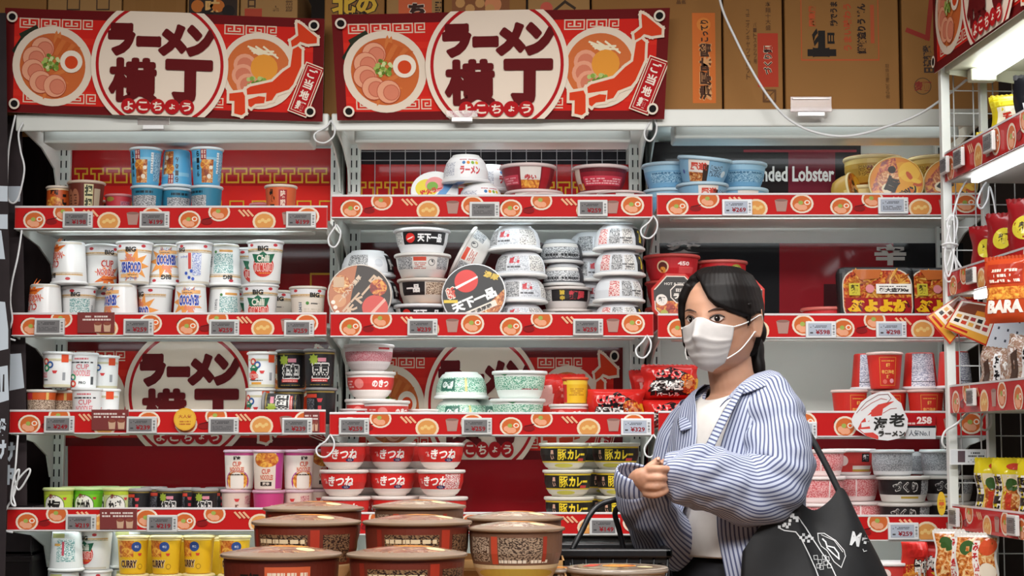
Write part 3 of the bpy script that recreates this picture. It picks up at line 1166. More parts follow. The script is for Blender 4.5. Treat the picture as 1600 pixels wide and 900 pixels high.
b0, b1 = it @ px(2, 760, .05), it @ px(26, 688, .05)
m.art(a, lambda x, y, o_: (b0.x + (b1.x - b0.x) * x, b0.y - .0008 - o_, b0.z + (b1.z - b0.z) * y))
m.build('cloth', t)
MB().tube([it @ px(-52, 150, .05), it @ px(-52, 1300, .05)], .006, STEEL_D, 8).build('pole', t)
# stacked dark crates on the floor at the far left
for i, (x, y0, y1, lab) in enumerate(((30, 868, 1040, 'black plastic crate, lower, left of the shelves'), (62, 790, 868, 'black plastic crate, upper, left of the shelves'))):
    Yc = .30
    A, B = px(x - 90, y0, Yc), px(x + 18, y1, Yc)
    B.x = min(B.x, px(20, 400, 0).x - .012)
    zl = 0 if i == 0 else px(x, y1, Yc).z + .001
    zh = px(x, y0, Yc).z
    c = Vector(((A.x + B.x) / 2, Yc + .15, zl))
    t = thing('plastic_crate', lab, 'crate', c)
    ic = Matrix.Translation(-c)
    m = MB()
    BK = M('241d20', .5, kind='plastic', c2='2b2326')
    m.box(A.x, Yc, zl, B.x, Yc + .012, zh, BK, .003, mtx=ic).box(A.x, Yc + .238, zl, B.x, Yc + .25, zh, BK, .003, mtx=ic)
    m.box(A.x, Yc + .012, zl, A.x + .012, Yc + .238, zh, BK, mtx=ic).box(B.x - .012, Yc + .012, zl, B.x, Yc + .238, zh, BK, mtx=ic).box(A.x, Yc, zl, B.x, Yc + .25, zl + .01, BK, mtx=ic)
    m.build('body', t)
    MB().box(A.x - .006, Yc - .006, zh - .018, B.x + .006, Yc + .256, zh, M('2d2528', .45), .004, mtx=ic).build('rim', t)
# ---------------------------------------------------------------- products: prototypes
FOOD = M('b5521e', .45, kind='food', c2='f0b94e', c3='d98a36', coat=.2)
FOOD2 = M('8a3a1a', .45, kind='food', c2='e8c890', c3='c9742e', coat=.2)
FOODR = M('7a1a12', .45, kind='food', c2='e0a040', c3='b8401c', coat=.2)
INFO = M('eceae6', .45, kind='speck', c2='8d8b8c', coat=.15)
INFOG = M('c9cacc', .45, kind='speck', c2='66686c', coat=.15)
INFOR = M('f0dcd8', .45, kind='speck', c2='c23a3e', coat=.15)
INFOT = M('dfe9e8', .45, kind='speck', c2='5f9a98', coat=.15)
INFOB = M('a9cfe4', .45, kind='speck', c2='4c86ad', coat=.15)
INFOGR = M('d8efe2', .45, kind='speck', c2='3f9a78', coat=.15)
INFOBR = M('d9c4ae', .45, kind='speck', c2='6a4a38', coat=.15)
WHITE = M('eceded', .32, coat=.2)
PROTO = {}


def radf(prof):
    def f(z):
        for (r0, z0), (r1, z1) in zip(prof, prof[1:]):
            if z <= z1:
                return r0 + (r1 - r0) * ((z - z0) / (z1 - z0) if z1 > z0 else 0)
        return prof[-1][0]
    return f


def proto(key, shape, Rt, Rb, H, base='eceded', lid='eceded', art=None, lidart=None, rim=None, film=False, seg=32, peel=None, dome=.0004, rimh=1.0):
    """a cup or a bowl standing at the origin with its front toward -Y; meshes are shared by all its copies"""
    if shape == 'cup':
        prof = [(Rb * .95, 0), (Rb, .0025), (Rb + (Rt - Rb) * .06, H * .06), (Rt - .003, H - .009)]
        top = [(Rt - .003, H - .009), (Rt, H - .0075), (Rt + .0016, H - .0045), (Rt, H - .0015)]
    elif shape == 'bowl':
        prof = [(Rb * .86, 0), (Rb * .88, .004), (Rb, .0075), (Rb + (Rt - Rb) * .42, H * .27), (Rb + (Rt - Rb) * .72, H * .55), (Rt - .005, H * .87)]
        h0 = H * (1 - .13 * rimh)
        prof[-1] = (Rt - .005, h0)
        top = [(Rt - .005, h0), (Rt - .001, h0 + H * .015 * rimh), (Rt + .001, H * (1 - .07 * rimh)), (Rt, H - .001)]
    else:                                             # 'pan': straight slanted side with a wide flat rim
        prof = [(Rb * .95, 0), (Rb, .004), (Rb + (Rt - Rb) * .5, H * .45), (Rt - .006, H * .86)]
        top = [(Rt - .006, H * .86), (Rt, H * .88), (Rt + .001, H * .94), (Rt - .001, H - .001)]
    rf = radf(prof)
    m = MB().lathe(prof, base, seg, (1, 0))
    H0 = H * .0
    if art:
        a = Art(((Rt + Rb) / 2) / H)
        art(a)
        def fn(x, y, o_):
            z = y * H
            r = rf(z) + .0003 + o_
            return (r * math.sin(x), -r * math.cos(x), z)
        m.art(a, fn, step=.13, eps=4e-5, stepy=[z / H for r, z in prof[1:]] if shape != 'cup' else 0)
    parts = [('cup_body' if shape == 'cup' else 'bowl_body', m.mesh('cup_body'))]
    m = MB().lathe(top, rim or lid, seg, (0, 0))
    k = len(top)
    m.lathe([(Rt, H - .001), (Rt - .002, H)] + [(Rt * .96 * (1 - q), H + dome * (1 - (1 - q) ** 2)) for q in (.02, .15, .3, .5, .75)] + [(.001, H + dome)], lid, seg, (0, 0), smooth=True)
    if peel:
        m.box(-.008, -Rt - .012, H - .0008, .008, -Rt + .002, H + .0002, peel)
    if lidart:
        a = Art(1)
        lidart(a)
        m.art(a, lambda x, y, o_: (x * (Rt - .003), y * (Rt - .003), H + dome * max(0, 1 - (x * x + y * y) / .92) + .0002 + o_), eps=6e-5, step=.12 if dome > .001 else 0, stepy=.12 if dome > .001 else 0)
    parts.append(('lid', m.mesh('lid')))
    if film:
        m = MB()
        g = random.Random(len(key))
        vs, fs = [], []
        n = 40
        for j in range(5):
            for i in range(n):
                t = 2 * math.pi * i / n
                r = rf(H * (.04 + .21 * j)) + .003 + g.uniform(0, .0015)
                vs.append((r * math.sin(t), -r * math.cos(t), H * (.04 + .21 * j)))
        for j in range(4):
            for i in range(n):
                fs.append((j * n + i, j * n + (i + 1) % n, (j + 1) * n + (i + 1) % n, (j + 1) * n + i))
    PROTO[key] = (parts, H, Rt)


NAMES = {'cup': 'noodle_cup', 'bowl': 'noodle_bowl', 'pan': 'noodle_bowl'}
KIND = {}


def put(key, loc, label, inv=0, rz=0, rx=0, ry=0, group=None, scale=1, name=None, cat=None):
    parts, H, Rt = PROTO[key]
    nm = name or ('noodle_cup' if parts[0][0] == 'cup_body' else 'noodle_bowl')
    t = thing(nm, label, cat or ('cup noodles' if nm == 'noodle_cup' else 'noodle bowl' if nm == 'noodle_bowl' else 'noodle pack'), loc, (0, 0, 0), group)
    rot = Matrix.Rotation(R(rz), 3, 'Z') @ Matrix.Rotation(R(rx), 3, 'X') @ Matrix.Rotation(R(ry + (180 if inv else 0)), 3, 'Y')
    t.rotation_euler = rot.to_euler()
    if scale != 1:
        t.scale = (scale,) * 3
    if inv:
        t.location = Vector(loc) + Vector((0, 0, H * scale + .0006))
    for pn, me in parts:
        o = bpy.data.objects.new(pn, me)
        COL.objects.link(o)
        o.parent = t
    return t


REG = []


def free(x, Y, r, z0, z1):
    for a, b, c, d, e in REG:
        if z0 < e - .0005 and z1 > d + .0005 and math.hypot(x - a, Y - b) < r + c:
            return False
    return True


def settle(x, Y, rows):
    """nearest depth on the shelf where the items rows = (r, z0, z1) touch nothing placed before"""
    for i in range(120):
        y = Y + .003 * ((i + 1) // 2) * (1 if i % 2 else -1)
        if all(y - r > .006 and y + r < .425 and free(x, y, r, z0, z1) for r, z0, z1 in rows):
            return y
    return Y


def place(b, k, x, Y, key, label, z=None, fix=False, **kw):
    xx = px(x, RT[b][k] - 30, Y).x
    zz = SHZ[b][k] + .0008 if z is None else z
    s_ = kw.get('scale', 1)
    r_, h_ = (PROTO[key][2] + .002) * s_, PROTO[key][1] * s_
    if not fix:
        Y = settle(xx, Y, [(r_, zz, zz + h_)])
        xx = px(x, RT[b][k] - 30, Y).x
    REG.append((xx, Y, r_, zz, zz + h_))
    put(key, (xx, Y, zz), label, **kw)
    return zz + PROTO[key][1] * kw.get('scale', 1) + .0012


def stack(b, k, x, Y, items, tail, **kw):
    """items bottom to top: (key, upside down, dx px, turn, look)"""
    n = len(items)
    z = None
    s_ = kw.get('scale', 1)
    rows, q = [], SHZ[b][k] + .0008
    for it in items:
        rows.append(((PROTO[it[0]][2] + .002) * s_ + .0019 * abs(it[2]) * .5, q, q + PROTO[it[0]][1] * s_))
        q += PROTO[it[0]][1] * s_ + .0012
    Y = settle(px(x, RT[b][k] - 30, Y).x, Y, rows)
    W_ = {1: [''], 2: ['lower', 'upper'], 3: ['lowest', 'middle', 'topmost'], 4: ['lowest', 'second lowest', 'second highest', 'topmost']}[n]
    for i, (key, inv, dx, rz, look) in enumerate(items):
        lab = look + (', ' + W_[i] + ' ' if n > 1 else ' ') + tail
        z = place(b, k, x + dx, Y, key, lab, z, True, inv=inv, rz=rz, **kw)


def lean(b, k, x, y, Y, key, label, rx=76, rz=0, spin=0, **kw):
    """a bowl stood on its edge with the lid toward the aisle; x, y = lid centre"""
    H = PROTO[key][1]
    rot = Matrix.Rotation(R(rz), 3, 'Z') @ Matrix.Rotation(R(rx), 3, 'X') @ Matrix.Rotation(R(spin), 3, 'Z')
    c = px(x, y, Y)
    s_ = kw.get('scale', 1)
    c.z = SHZ[b][k] + .003 + (PROTO[key][2] + .003) * s_ * abs(math.sin(R(rx)))
    t = put(key, c - rot @ Vector((0, 0, H * s_)), label, **kw)
    t.rotation_euler = rot.to_euler()


# --- printed designs (x = angle in radians, y = share of the height)
def d_blue(a):
    a.rect(-1.7, .04, 1.7, .93, '58acd8')
    a.rect(-1.7, .62, 1.7, .72, '8cc6e2')
    a.rect(-.45, .05, .38, .66, FOOD2)
    a.ell(-.2, .52, .13, FOOD)
    a.ell(.1, .22, .06, 'f0e6d4'); a.ell(.22, .45, .05, 'f4ead8')
    a.rect(-.5, .66, -.12, .92, '9c1a20')
    a.vtext('尾道', -.4, .68, .91, .12, 'f2e6da', .02); a.vtext('鶏塩', -.22, .68, .91, .12, 'f2e6da', .02)
    a.vtext('らーめん', -.72, .2, .9, .22, '111318', .05)
    a.rect(.62, .3, .8, .85, 'f2f5f6'); a.lines(.63, .32, .79, .84, 8, '7a8a98', 2, wd=.2)
    a.rect(.85, .1, 1.5, .85, INFOB)


def d_bluegrey(a):
    a.rect(-1.7, .04, 1.7, .93, '2f7f9e')
    a.rect(-.9, .05, .85, .72, INFOG)
    a.lines(-.6, .78, .6, .9, 1, '14303e', 4, wd=.12)


def d_big(a):
    a.rect(-1.7, .80, 1.7, .93, 'e6e6e8')
    a.rect(-1.7, .76, 1.7, .80, 'd8b98c'); a.rect(-1.7, .73, 1.7, .745, 'c9b089')
    a.lines(-1.6, .765, 1.6, .79, 1, 'b98a50', 3, wd=.03)
    a.ell(-.75, .88, .035, 'c2303a', rx=.055); a.ell(.75, .88, .035, 'c2303a', rx=.055)
    a.rect(-1.7, .02, 1.7, .07, 'cfc8ba')


def d_bigcup(a):
    d_big(a)
    a.text('BIG', .35, .80, .6, .11, '101014', .04)
    a.burst(.35, .22, .16, .38, 9, 'e8752a')
    a.text('CUP', .25, .53, .8, .17, 'c4322c', .03, out='f4ece6')
    a.text('NOODLE', .2, .33, 1.15, .17, 'c4322c', .03, out='f4ece6')
    a.lines(-.1, .14, .7, .2, 1, 'b4401c', 3, wd=.1)


def d_bigsea(a):
    d_big(a)
    a.text('BIG', .0, .80, .62, .115, '101014', .05)
    a.burst(.18, .42, .2, .42, 9, 'f0a050')
    a.text('CUP', -.12, .655, .42, .07, 'e0747a', .03); a.text('NOODLE', -.05, .57, .62, .08, 'e0747a', .03)
    a.text('SEAFOOD', 0, .385, 1.25, .25, '1c3fb0', .05, out='eef1f8')
    a.rect(-.75, .15, .5, .23, 'f2b878')
    a.text('シーフード', 0, .13, .75, .08, '2446b0', .03); a.lines(-.35, .2, .4, .23, 1, '4a2a1a', 2, wd=.1)


def d_bigtom(a):
    d_big(a)
    a.text('BIG', .0, .80, .62, .115, '101014', .05)
    a.ell(0, .39, .25, 'd8342a', rx=.25 * 1.05)
    a.poly([(-.72, .68), (-.25, .66), (0, .73), (.25, .66), (.72, .68), (.52, .47), (-.52, .47)], '1d6a4c')
    a.text('Chili', 0, .57, .78, .16, 'f6f2e6', .03)
    a.text('TOMATO', 0, .37, 1.2, .19, 'd8342a', .035, out='f6eee4')
    a.lines(-.45, .22, .45, .255, 1, 'e8a23a', 2, wd=.1)
    a.lines(-1.5, .74, 1.5, .755, 1, '6fa88e', 2, wd=.03)


def d_bigback(a, ink=INFOT):
    d_big(a)
    a.rect(-.9, .24, .35, .70, ink)
    a.rect(-.9, .15, .0, .20, 'd89a4a')
    a.text('BIG', -.55, .80, .55, .1, '101014', .05)
    a.rect(.5, .3, .68, .55, '8a8c90'); a.lines(.5, .3, .68, .55, 6, 'e6e6e6', 8, wd=.4)
    a.ell(.25, .2, .035, '3f7a3a')


def d_bigside(a):
    d_big(a)
    a.text('BIG', .45, .78, .62, .115, '101014', .05)
    a.rect(-.55, .28, -.35, .6, '77797c'); a.lines(-.55, .28, -.35, .6, 6, 'e0e0e0', 8, wd=.4)
    a.ell(0, .58, .04, '4a8a3c'); a.lines(.1, .56, .75, .61, 1, '3a3a3c', 2, wd=.08)
    a.lines(-.2, .15, .8, .48, 6, 'd8cfc0', 4)


def d_bigseaback(a):
    d_big(a)
    a.text('BIG', -.75, .8, .5, .1, '101014', .05)
    a.rect(-.3, .35, -.12, .72, 'd0504a'); a.rect(-.05, .2, .5, .72, M('e4e8f4', .45, kind='speck', c2='8a9ad0'))
    for x, y in ((-.45, .25), (-.25, .15), (-.1, .3), (.0, .12)):
        a.ell(x, y, .04, '3a5cc0', n=8)
    a.text('シーフード', -.6, .63, .5, .06, '2446b0', .03)


def d_three(a):
    a.rect(-1.7, .74, 1.7, .80, 'cfc8a8')
    for x, y, c in ((-.55, .72, 'd0402c'), (-.2, .63, '2f5a9c'), (-.5, .54, '2f8a5c')):
        a.ell(x, y, .1, c); a.ell(x, y, .05, 'e8ded0')
    a.rect(.62, .7, 1.2, .95, 'd8481f')
    a.poly([(-.05, .47), (.35, .47), (.25, .39), (.05, .39)], 'd03a3a')
    a.text('NOODLES', -.75, .35, .6, .15, 'd4606a', .02); a.lines(-.9, .2, -.4, .26, 1, '222226', 3, wd=.1)
    a.rect(.72, .2, .95, .42, '9a9ca0'); a.rect(-1.7, .02, 1.7, .09, 'd6cfae')


def d_three2(a):
    a.lines(-.5, .80, .5, .88, 1, 'd4606a', 3, wd=.1)
    a.lines(-.75, .70, .9, .77, 1, '222226', 4, wd=.09)
    a.text('CUP', .1, .6, .9, .14, 'cf5560', .01, out='f6e2e4'); a.text('NOODLES', .05, .42, 1.2, .16, 'cf5560', .01, out='f6e2e4')
    for x, y, c in ((-.62, .3, '2f8a5c'), (-.85, .2, '2f5a9c'), (-.6, .12, 'd0402c')):
        a.ell(x, y, .1, c); a.ell(x, y, .05, 'e8ded0')
    a.text('PRO', .1, .15, .5, .08, '222226', .02); a.rect(.72, .1, .95, .32, '4a4c50')


def d_threetom(a):
    d_three(a)
    a.poly([(-.9, .55), (-.1, .55), (-.3, .42), (-.75, .42)], '1d6a4c')
    a.ell(-.55, .34, .13, 'd03028'); a.text('TOMATO', -.5, .32, .75, .11, 'd8342a', .03, out='f6eee4')
    a.rect(-.7, .09, .1, .15, 'e0a040'); a.lines(-.7, .19, .2, .23, 1, '222226', 3, wd=.1)


def d_orgband(a):
    a.rect(-1.7, .05, 1.7, .72, INFOBR)
    a.rect(-1.7, .70, 1.7, .93, 'd25a24'); a.rect(-.95, .72, -.4, .91, 'b8303c'); a.rect(.6, .7, .8, .93, 'e8c070')


def d_dandan(a):
    a.rect(-1.7, .03, 1.7, .93, '6a2e22')
    for x in (-.75, -.35):
        a.ell(x, .55, .24, 'a86a4e', rx=.1); a.lines(x - .09, .35, x + .09, .75, 6, '4a1d16', 3, wd=.3)
    a.ell(-.6, .15, .13, FOOD2)
    a.rect(.2, .03, .72, .9, 'd9cfa0')
    a.vtext('担担麺', .46, -.05, .9, .46, '2a3318', .05)
    a.rect(.78, .1, 1.2, .8, 'b9a890')


def d_orange(a):
    a.rect(-1.7, .03, 1.7, .93, 'c9561f')
    a.ell(-.3, .4, .3, FOOD); a.text('味噌', -.3, .82, .7, .16, '2a160e', .05)
    a.vtext('こく', .6, .1, .8, .4, '1d120e', .07)
    a.rect(-1.7, .88, 1.7, .93, 'e6c9a0')


def d_orange2(a):
    a.rect(-1.7, .03, 1.7, .94, 'd9663a')
    a.vtext('札幌', -.5, .1, .9, .42, '1a1512', .08)
    a.rect(.0, .35, .55, .85, 'a8242a'); a.vtext('味噌', .28, .38, .85, .34, 'f0d9c6', .03)
    a.ell(.1, .14, .18, FOOD)


def d_redmini(a):
    a.rect(-1.7, .03, 1.7, .94, 'c23440')
    a.ell(-.5, .82, .08, '9a8a3c', rx=.16); a.rect(.35, .05, 1.2, .75, M('c8727e', .45, kind='speck', c2='8a4a66'))
    a.rect(-1.0, .1, .3, .5, 'd44a58')


def d_white(a):
    a.rect(-1.7, .12, 1.7, .86, 'f2f3f6')
    a.text('ラーメン', -.45, .6, .95, .3, 'cc2f3c', .05, flip=True)
    a.rect(.3, .3, 1.3, .8, M('eef0f4', .45, kind='speck', c2='b0b4c4'))
    for i, c in enumerate(('e8c62a', '86b440', 'e8952a', '3a7ab8')):
        a.ell(-.8 + i * .22, .33, .06, c, n=10)
    a.lines(-.9, .2, .1, .26, 1, 'c25a66', 3)


def l_white(a):
    a.ell(0, 0, 1, 'eef0f0', n=40)
    a.ell(-.35, .1, .5, 'e9d54a'); a.ell(.0, .3, .42, 'e89a9a'); a.ell(-.1, .2, .25, '7fae4c')
    a.text('炭火ラー', -.15, -.05, 1.0, .34, 'd02f38', .05, rot=18)
    a.poly([(-.15, -.75), (.15, -.85), (.85, .35), (.55, .55)], '6fa4d8')
    a.lines(.2, -.5, .7, -.2, 4, '9aa0a8', 3)


def d_redbowl(a):
    a.rect(-1.8, .05, 1.8, .86, '7e1322')
    a.rect(-1.2, .2, -.3, .55, 'c23a4e'); a.lines(-1.1, .24, -.35, .5, 3, 'e8a0a8', 3)
    a.rect(-.2, .06, .62, .86, 'e2ddd8')
    a.rect(-.2, .06, .62, .36, FOOD); a.text('赤い', .2, .46, .5, .2, 'b8242c', .05)
    a.rect(.68, .05, 1.1, .86, 'a81824')


def d_redbowl2(a):
    a.rect(-1.8, .05, 1.8, .86, '8a1626')
    a.rect(-.8, .2, 1.0, .55, 'c8364a'); a.lines(-.7, .25, .9, .5, 3, 'f0b8bc', 6)
    a.rect(-1.35, .05, -.95, .86, 'd9c9bc'); a.rect(-1.3, .06, -.85, .3, FOOD)
    a.rect(-.9, .72, 1.2, .86, '5c0e1a')


def d_redbowl3(a):
    a.rect(-1.8, .05, 1.8, .86, 'b81e26')
    a.rect(-.75, .06, .1, .88, 'e6e0da'); a.text('赤い', -.3, .55, .4, .16, 'b8242c', .05); a.rect(-.7, .06, .1, .25, FOOD)
    a.ell(.7, .6, .1, '7e1018', rx=.5)


def d_bluebowl(a):
    a.rect(-1.8, .05, 1.8, .86, '79add0')
    a.rect(-1.8, .66, 1.8, .86, '9cc6de')
    a.rect(-.9, .2, .9, .6, INFOB); a.lines(-.8, .52, .8, .62, 1, '3c6e92', 3)


def d_bluephoto(a):
    a.rect(-1.8, .05, 1.8, .86, '86b4d2')
    a.rect(-.75, .06, .12, .86, 'ece2da'); a.rect(-.75, .06, .12, .4, FOOD2)
    a.text('尾道', -.3, .62, .7, .3, 'd24636', .05); a.rect(-.1, .06, .12, .7, '3a2418')
    a.rect(.2, .3, .75, .7, M('9fc3dc', .45, kind='speck', c2='2e4658')); a.ell(.9, .42, .12, 'dce8ee')
    a.ell(-1.05, .4, .08, '4a52a0', rx=.05)


def d_gold(a):
    a.rect(-1.8, .05, 1.8, .88, 'b89238')
    a.rect(-1.8, .72, 1.8, .88, 'dcc47a'); a.rect(-.6, .3, .5, .65, M('c9a548', .4, kind='speck', c2='7a5a20'))
    a.text('生麺', .1, .5, .8, .26, '7a3a1a', .03); a.rect(.55, .55, 1.0, .8, 'd0502a')


def l_yellow(a):
    a.ell(0, 0, 1, 'd98418', n=44)
    a.ell(.25, .1, .7, 'e09a22'); a.ell(.5, .4, .4, 'ebb638')
    for i in range(9):
        a.ell(.3 + .5 * math.cos(i * 1.7), -.1 + .6 * math.sin(i * 2.3), .09, ('c4501a', 'eec040', 'cf6a18')[i % 3], rx=.2, n=9, rot=i * 40)
    a.poly([(-.95, -.3), (-.5, .85), (.0, .98), (.1, .1), (-.2, -.97), (-.7, -.7)], FOODR)
    a.ell(-.3, .05, .42, FOOD2); a.ell(-.35, -.25, .2, 'e8dcc0'); a.ell(-.15, .5, .15, '2a1a14')
    a.text('旨', -.15, -.1, .5, .6, '16100c', .06, rot=-25)
    a.text('ガツン', .42, -.42, .75, .42, '16100c', .07, rot=32)
    a.ring(0, 0, .96, 1, 'c98a1c')


def d_tenka(a):
    a.rect(-1.8, .30, 1.8, .84, 'e6e7ea')
    a.rect(-.75, .32, 1.15, .84, '17171b')
    a.ell(-.42, .58, .2, 'd92f2a'); a.poly([(-.56, .54), (-.3, .64), (-.26, .6), (-.54, .5)], 'f2ece8')
    a.text('天下一品', .4, .58, 1.05, .34, 'f0f0f2', .05)
    a.rect(-1.3, .32, -.8, .84, INFO)


def d_tenkaback(a):
    a.rect(-1.8, .30, 1.8, .84, 'e0dcd8')
    a.rect(-1.2, .34, -.35, .82, INFOG); a.rect(-.3, .66, .2, .82, 'd04a34'); a.lines(-.3, .34, .2, .62, 4, 'b8503c', 3)
    a.ell(.42, .6, .14, '4a4a4e'); a.ell(.42, .6, .115, 'e0dcd8'); a.rect(.65, .34, 1.3, .82, INFOG)


def d_tenkaside(a):
    a.rect(-1.8, .30, 1.8, .84, 'd2c6bc')
    a.rect(-1.0, .32, .05, .84, '1c1517'); a.text('一品', -.45, .58, .6, .32, 'ece6e2', .06)
    a.rect(.1, .34, 1.2, .82, INFOBR)


def d_tenkainv(a):
    a.rect(-1.8, .14, 1.8, .84, 'e4e6ea')
    a.rect(-1.3, .18, -.5, .82, '1b1b20'); a.text('一品', -.85, .52, .42, .4, 'ecebe8', .06)
    a.rect(.35, .2, 1.2, .8, INFOG); a.ell(-.1, .5, .16, 'cfd3da')
    a.ell(1.1, .72, .08, 'd0505a', rx=.06)


def l_tenka(a):
    a.ell(0, 0, 1, '1a1a1e', n=44)
    a.poly([(math.cos(R(t)) * .99, math.sin(R(t)) * .99) for t in range(-100, 11, 10)], FOOD2)
    a.ell(-.25, .45, .38, 'd62d28', n=28)
    a.poly([(-.62, .25), (.1, .62), (.12, .56), (-.55, .18)], 'f4efe9')
    a.text('天下一品', .02, -.2, 1.5, .36, 'f2f2f2', .06, rot=24)
    a.text('新', -.72, .05, .28, .38, 'd0402c', .07, rot=20, out='f0e6d8')
    a.rect(-.95, -.28, -.5, -.18, 'e2c33c'); a.text('濃厚', .55, .62, .5, .22, 'd9b848', .04, rot=-20)
    a.poly([(-.5, -.7), (.7, -.18), (.78, -.36), (-.35, -.86)], 'e6dccf'); a.text('京都濃厚鶏', .18, -.53, .9, .14, '1a1614', .03, rot=24)


def l_brown(a):
    a.ell(0, 0, 1, '2b201b', n=44)
    a.poly([(math.cos(R(t)) * .99, math.sin(R(t)) * .99) for t in range(95, 246, 10)], 'b86f48')
    a.ell(-.6, .35, .3, FOOD2); a.ell(-.65, -.2, .22, 'cf9468'); a.rect(-.85, .25, -.5, .6, 'c9a888')
    a.text('一杯入魂濃厚', -.32, .2, 1.1, .16, 'd9c2aa', .03, rot=52)
    a.text('天下一品', .08, -.02, 1.7, .34, 'd0b296', .06, rot=50)
    a.ell(.5, -.42, .42, 'cf463c', n=26); a.poly([(.2, -.75), (.8, -.1), (.85, -.18), (.28, -.82)], 'e0ac9c')
    a.ell(.6, .25, .28, FOODR)
    for i in range(4):
        a.ell(-.85 + .07 * i, -.25 - .17 * i, .07, 'f0e4d8', n=10)


def d_info(a):
    a.rect(-1.8, .16, 1.8, .84, 'e4e7ec')
    a.rect(-1.2, .2, -.4, .8, INFO); a.rect(-.35, .2, .5, .8, M('e2e6ec', .45, kind='speck', c2='b4bac4')); a.rect(.6, .2, 1.3, .8, INFOG)
    a.text('麺屋', .25, .38, .45, .28, 'cc3a44', .04); a.lines(.0, .62, .55, .74, 1, '2a2a2e', 4)


def d_info2(a):
    a.rect(-1.8, .16, 1.8, .84, 'dcdfe4')
    a.rect(-1.35, .16, -.7, .84, '1e1e22'); a.vtext('極', -1.0, .2, .8, .18, 'd9c23a', .05)
    for i in range(3):
        a.rect(-.55 + i * .55, .2, -.1 + i * .55, .8, (INFO, INFOG, INFOR)[i])
    a.lines(-.5, .55, .0, .75, 2, '3a3a3e', 3)


def d_dark(a):
    a.rect(-1.8, .16, 1.8, .84, '3a3b40')
    a.rect(-.9, .35, 1.2, .8, INFOG); a.lines(-.8, .62, .9, .8, 1, '202024', 3); a.rect(-.9, .18, 1.2, .34, 'cfcac6')


def d_redblack(a):
    a.rect(-1.8, .32, 1.8, .85, 'd9d2cf')
    a.rect(-.7, .33, 1.1, .85, '1d1618'); a.vtext('旨辛', -.2, .34, .84, .22, 'd2b23a', .05)
    a.text('麺屋', .45, .6, .75, .4, 'c43a44', .04); a.rect(-1.3, .36, -.75, .82, INFO)


def d_redpot(a):
    a.rect(-1.8, .05, 1.8, .88, 'bc2028')
    a.ell(-.45, .5, .24, 'e0c8a0', rx=.24); a.ell(-.45, .5, .18, '5a1a14'); a.ell(-.45, .38, .12, FOOD)
    a.text('450', .4, .62, .5, .16, 'f0dcd8', .04); a.rect(.2, .25, .9, .5, 'd04a4c')


def d_redpot2(a):
    a.rect(-1.8, .05, 1.8, .88, 'c9262c')
    a.ell(.55, .55, .26, '98a03a', rx=.3); a.ell(.55, .55, .18, 'e2c270'); a.text('担担', -.2, .3, .8, .26, 'f2e2de', .04)
    a.lines(-.7, .6, .1, .75, 2, 'f0c0bc', 4)


def d_band(c, ch, tc='f4efec', bottom='efe9e4', info=None):
    def f(a):
        a.rect(-1.8, .06, 1.8, .86, bottom)
        a.rect(-1.8, .3, 1.8, .86, c)
        if info:
            a.rect(.35, .34, 1.4, .82, info)
        a.text(ch, -.1 if not info else -.35, .58, .95 if not info else .7, .36, tc, .05)
        a.rect(-1.8, .28, 1.8, .31, 'e8d2c8')
    return f


def d_kitsune(a):
    a.rect(-1.8, .05, 1.8, .86, 'eadfd8')
    a.rect(-1.8, .28, 1.8, .86, 'd0241f')
    a.text('きつね', .1, .58, 1.2, .38, 'f7f2ec', .035, shear=.15)
    a.text('どん', -.68, .58, .22, .2, 'f0dcd4', .04); a.ell(.35, .36, .07, '2a2c5a', rx=.16); a.text('うどん', .35, .36, .2, .08, 'f0e6e0', .02)


def d_kitsune2(a):
    d_kitsune(a)
    a.rect(.55, .3, 1.35, .84, INFOR)


def d_curry(a):
    a.rect(-1.8, .05, 1.8, .88, 'd9d2c4')
    a.rect(-1.8, .26, 1.8, .86, 'e2c22c'); a.rect(-1.8, .31, 1.8, .80, '15140f')
    a.text('豚', -.28, .56, .40, .42, 'f0d22c', .015); a.text('カレー', .42, .56, .92, .38, 'f0d22c', .05)
    a.vtext('黒い', -.72, .36, .74, .16, 'd8a890', .04); a.rect(.5, .32, .85, .42, 'd03a3a'); a.ell(-.2, .15, .08, 'c9c04a', rx=.4)


def d_pinkwhite(a):
    a.rect(-1.8, .06, 1.8, .86, 'eee2e2')
    a.rect(-1.8, .36, 1.8, .72, M('e0a8ae', .45, kind='speck', c2='cc6a78'))
    a.rect(.5, .8, 1.1, .88, 'd0343c')


def d_redband(a):
    a.rect(-1.8, .06, 1.8, .86, 'efe8e4')
    a.rect(-1.8, .32, 1.8, .78, 'd23a36'); a.ell(-.45, .55, .18, 'e88a84'); a.text('のきつ', .55, .55, .8, .28, 'f6efec', .05)
    a.lines(-1.2, .4, -.75, .7, 3, 'f0c8c4', 3)


def d_green(a):
    a.rect(-1.8, .06, 1.8, .86, 'e6efe9')
    a.rect(-1.8, .22, 1.8, .76, INFOGR); a.rect(.3, .26, .95, .72, '2d6a58'); a.text('緑の', .62, .5, .5, .3, 'e4f0ea', .05)
    a.rect(-.2, .24, -.1, .74, 'd9d08a')


def d_green2(a):
    a.rect(-1.8, .06, 1.8, .86, 'e9f1ec')
    a.rect(-1.8, .3, 1.8, .78, INFOGR); a.lines(.1, .3, .9, .38, 1, 'b04a5a', 3); a.poly([(-1.1, .95), (-.3, .95), (-.6, .8)], '3a9a5c')


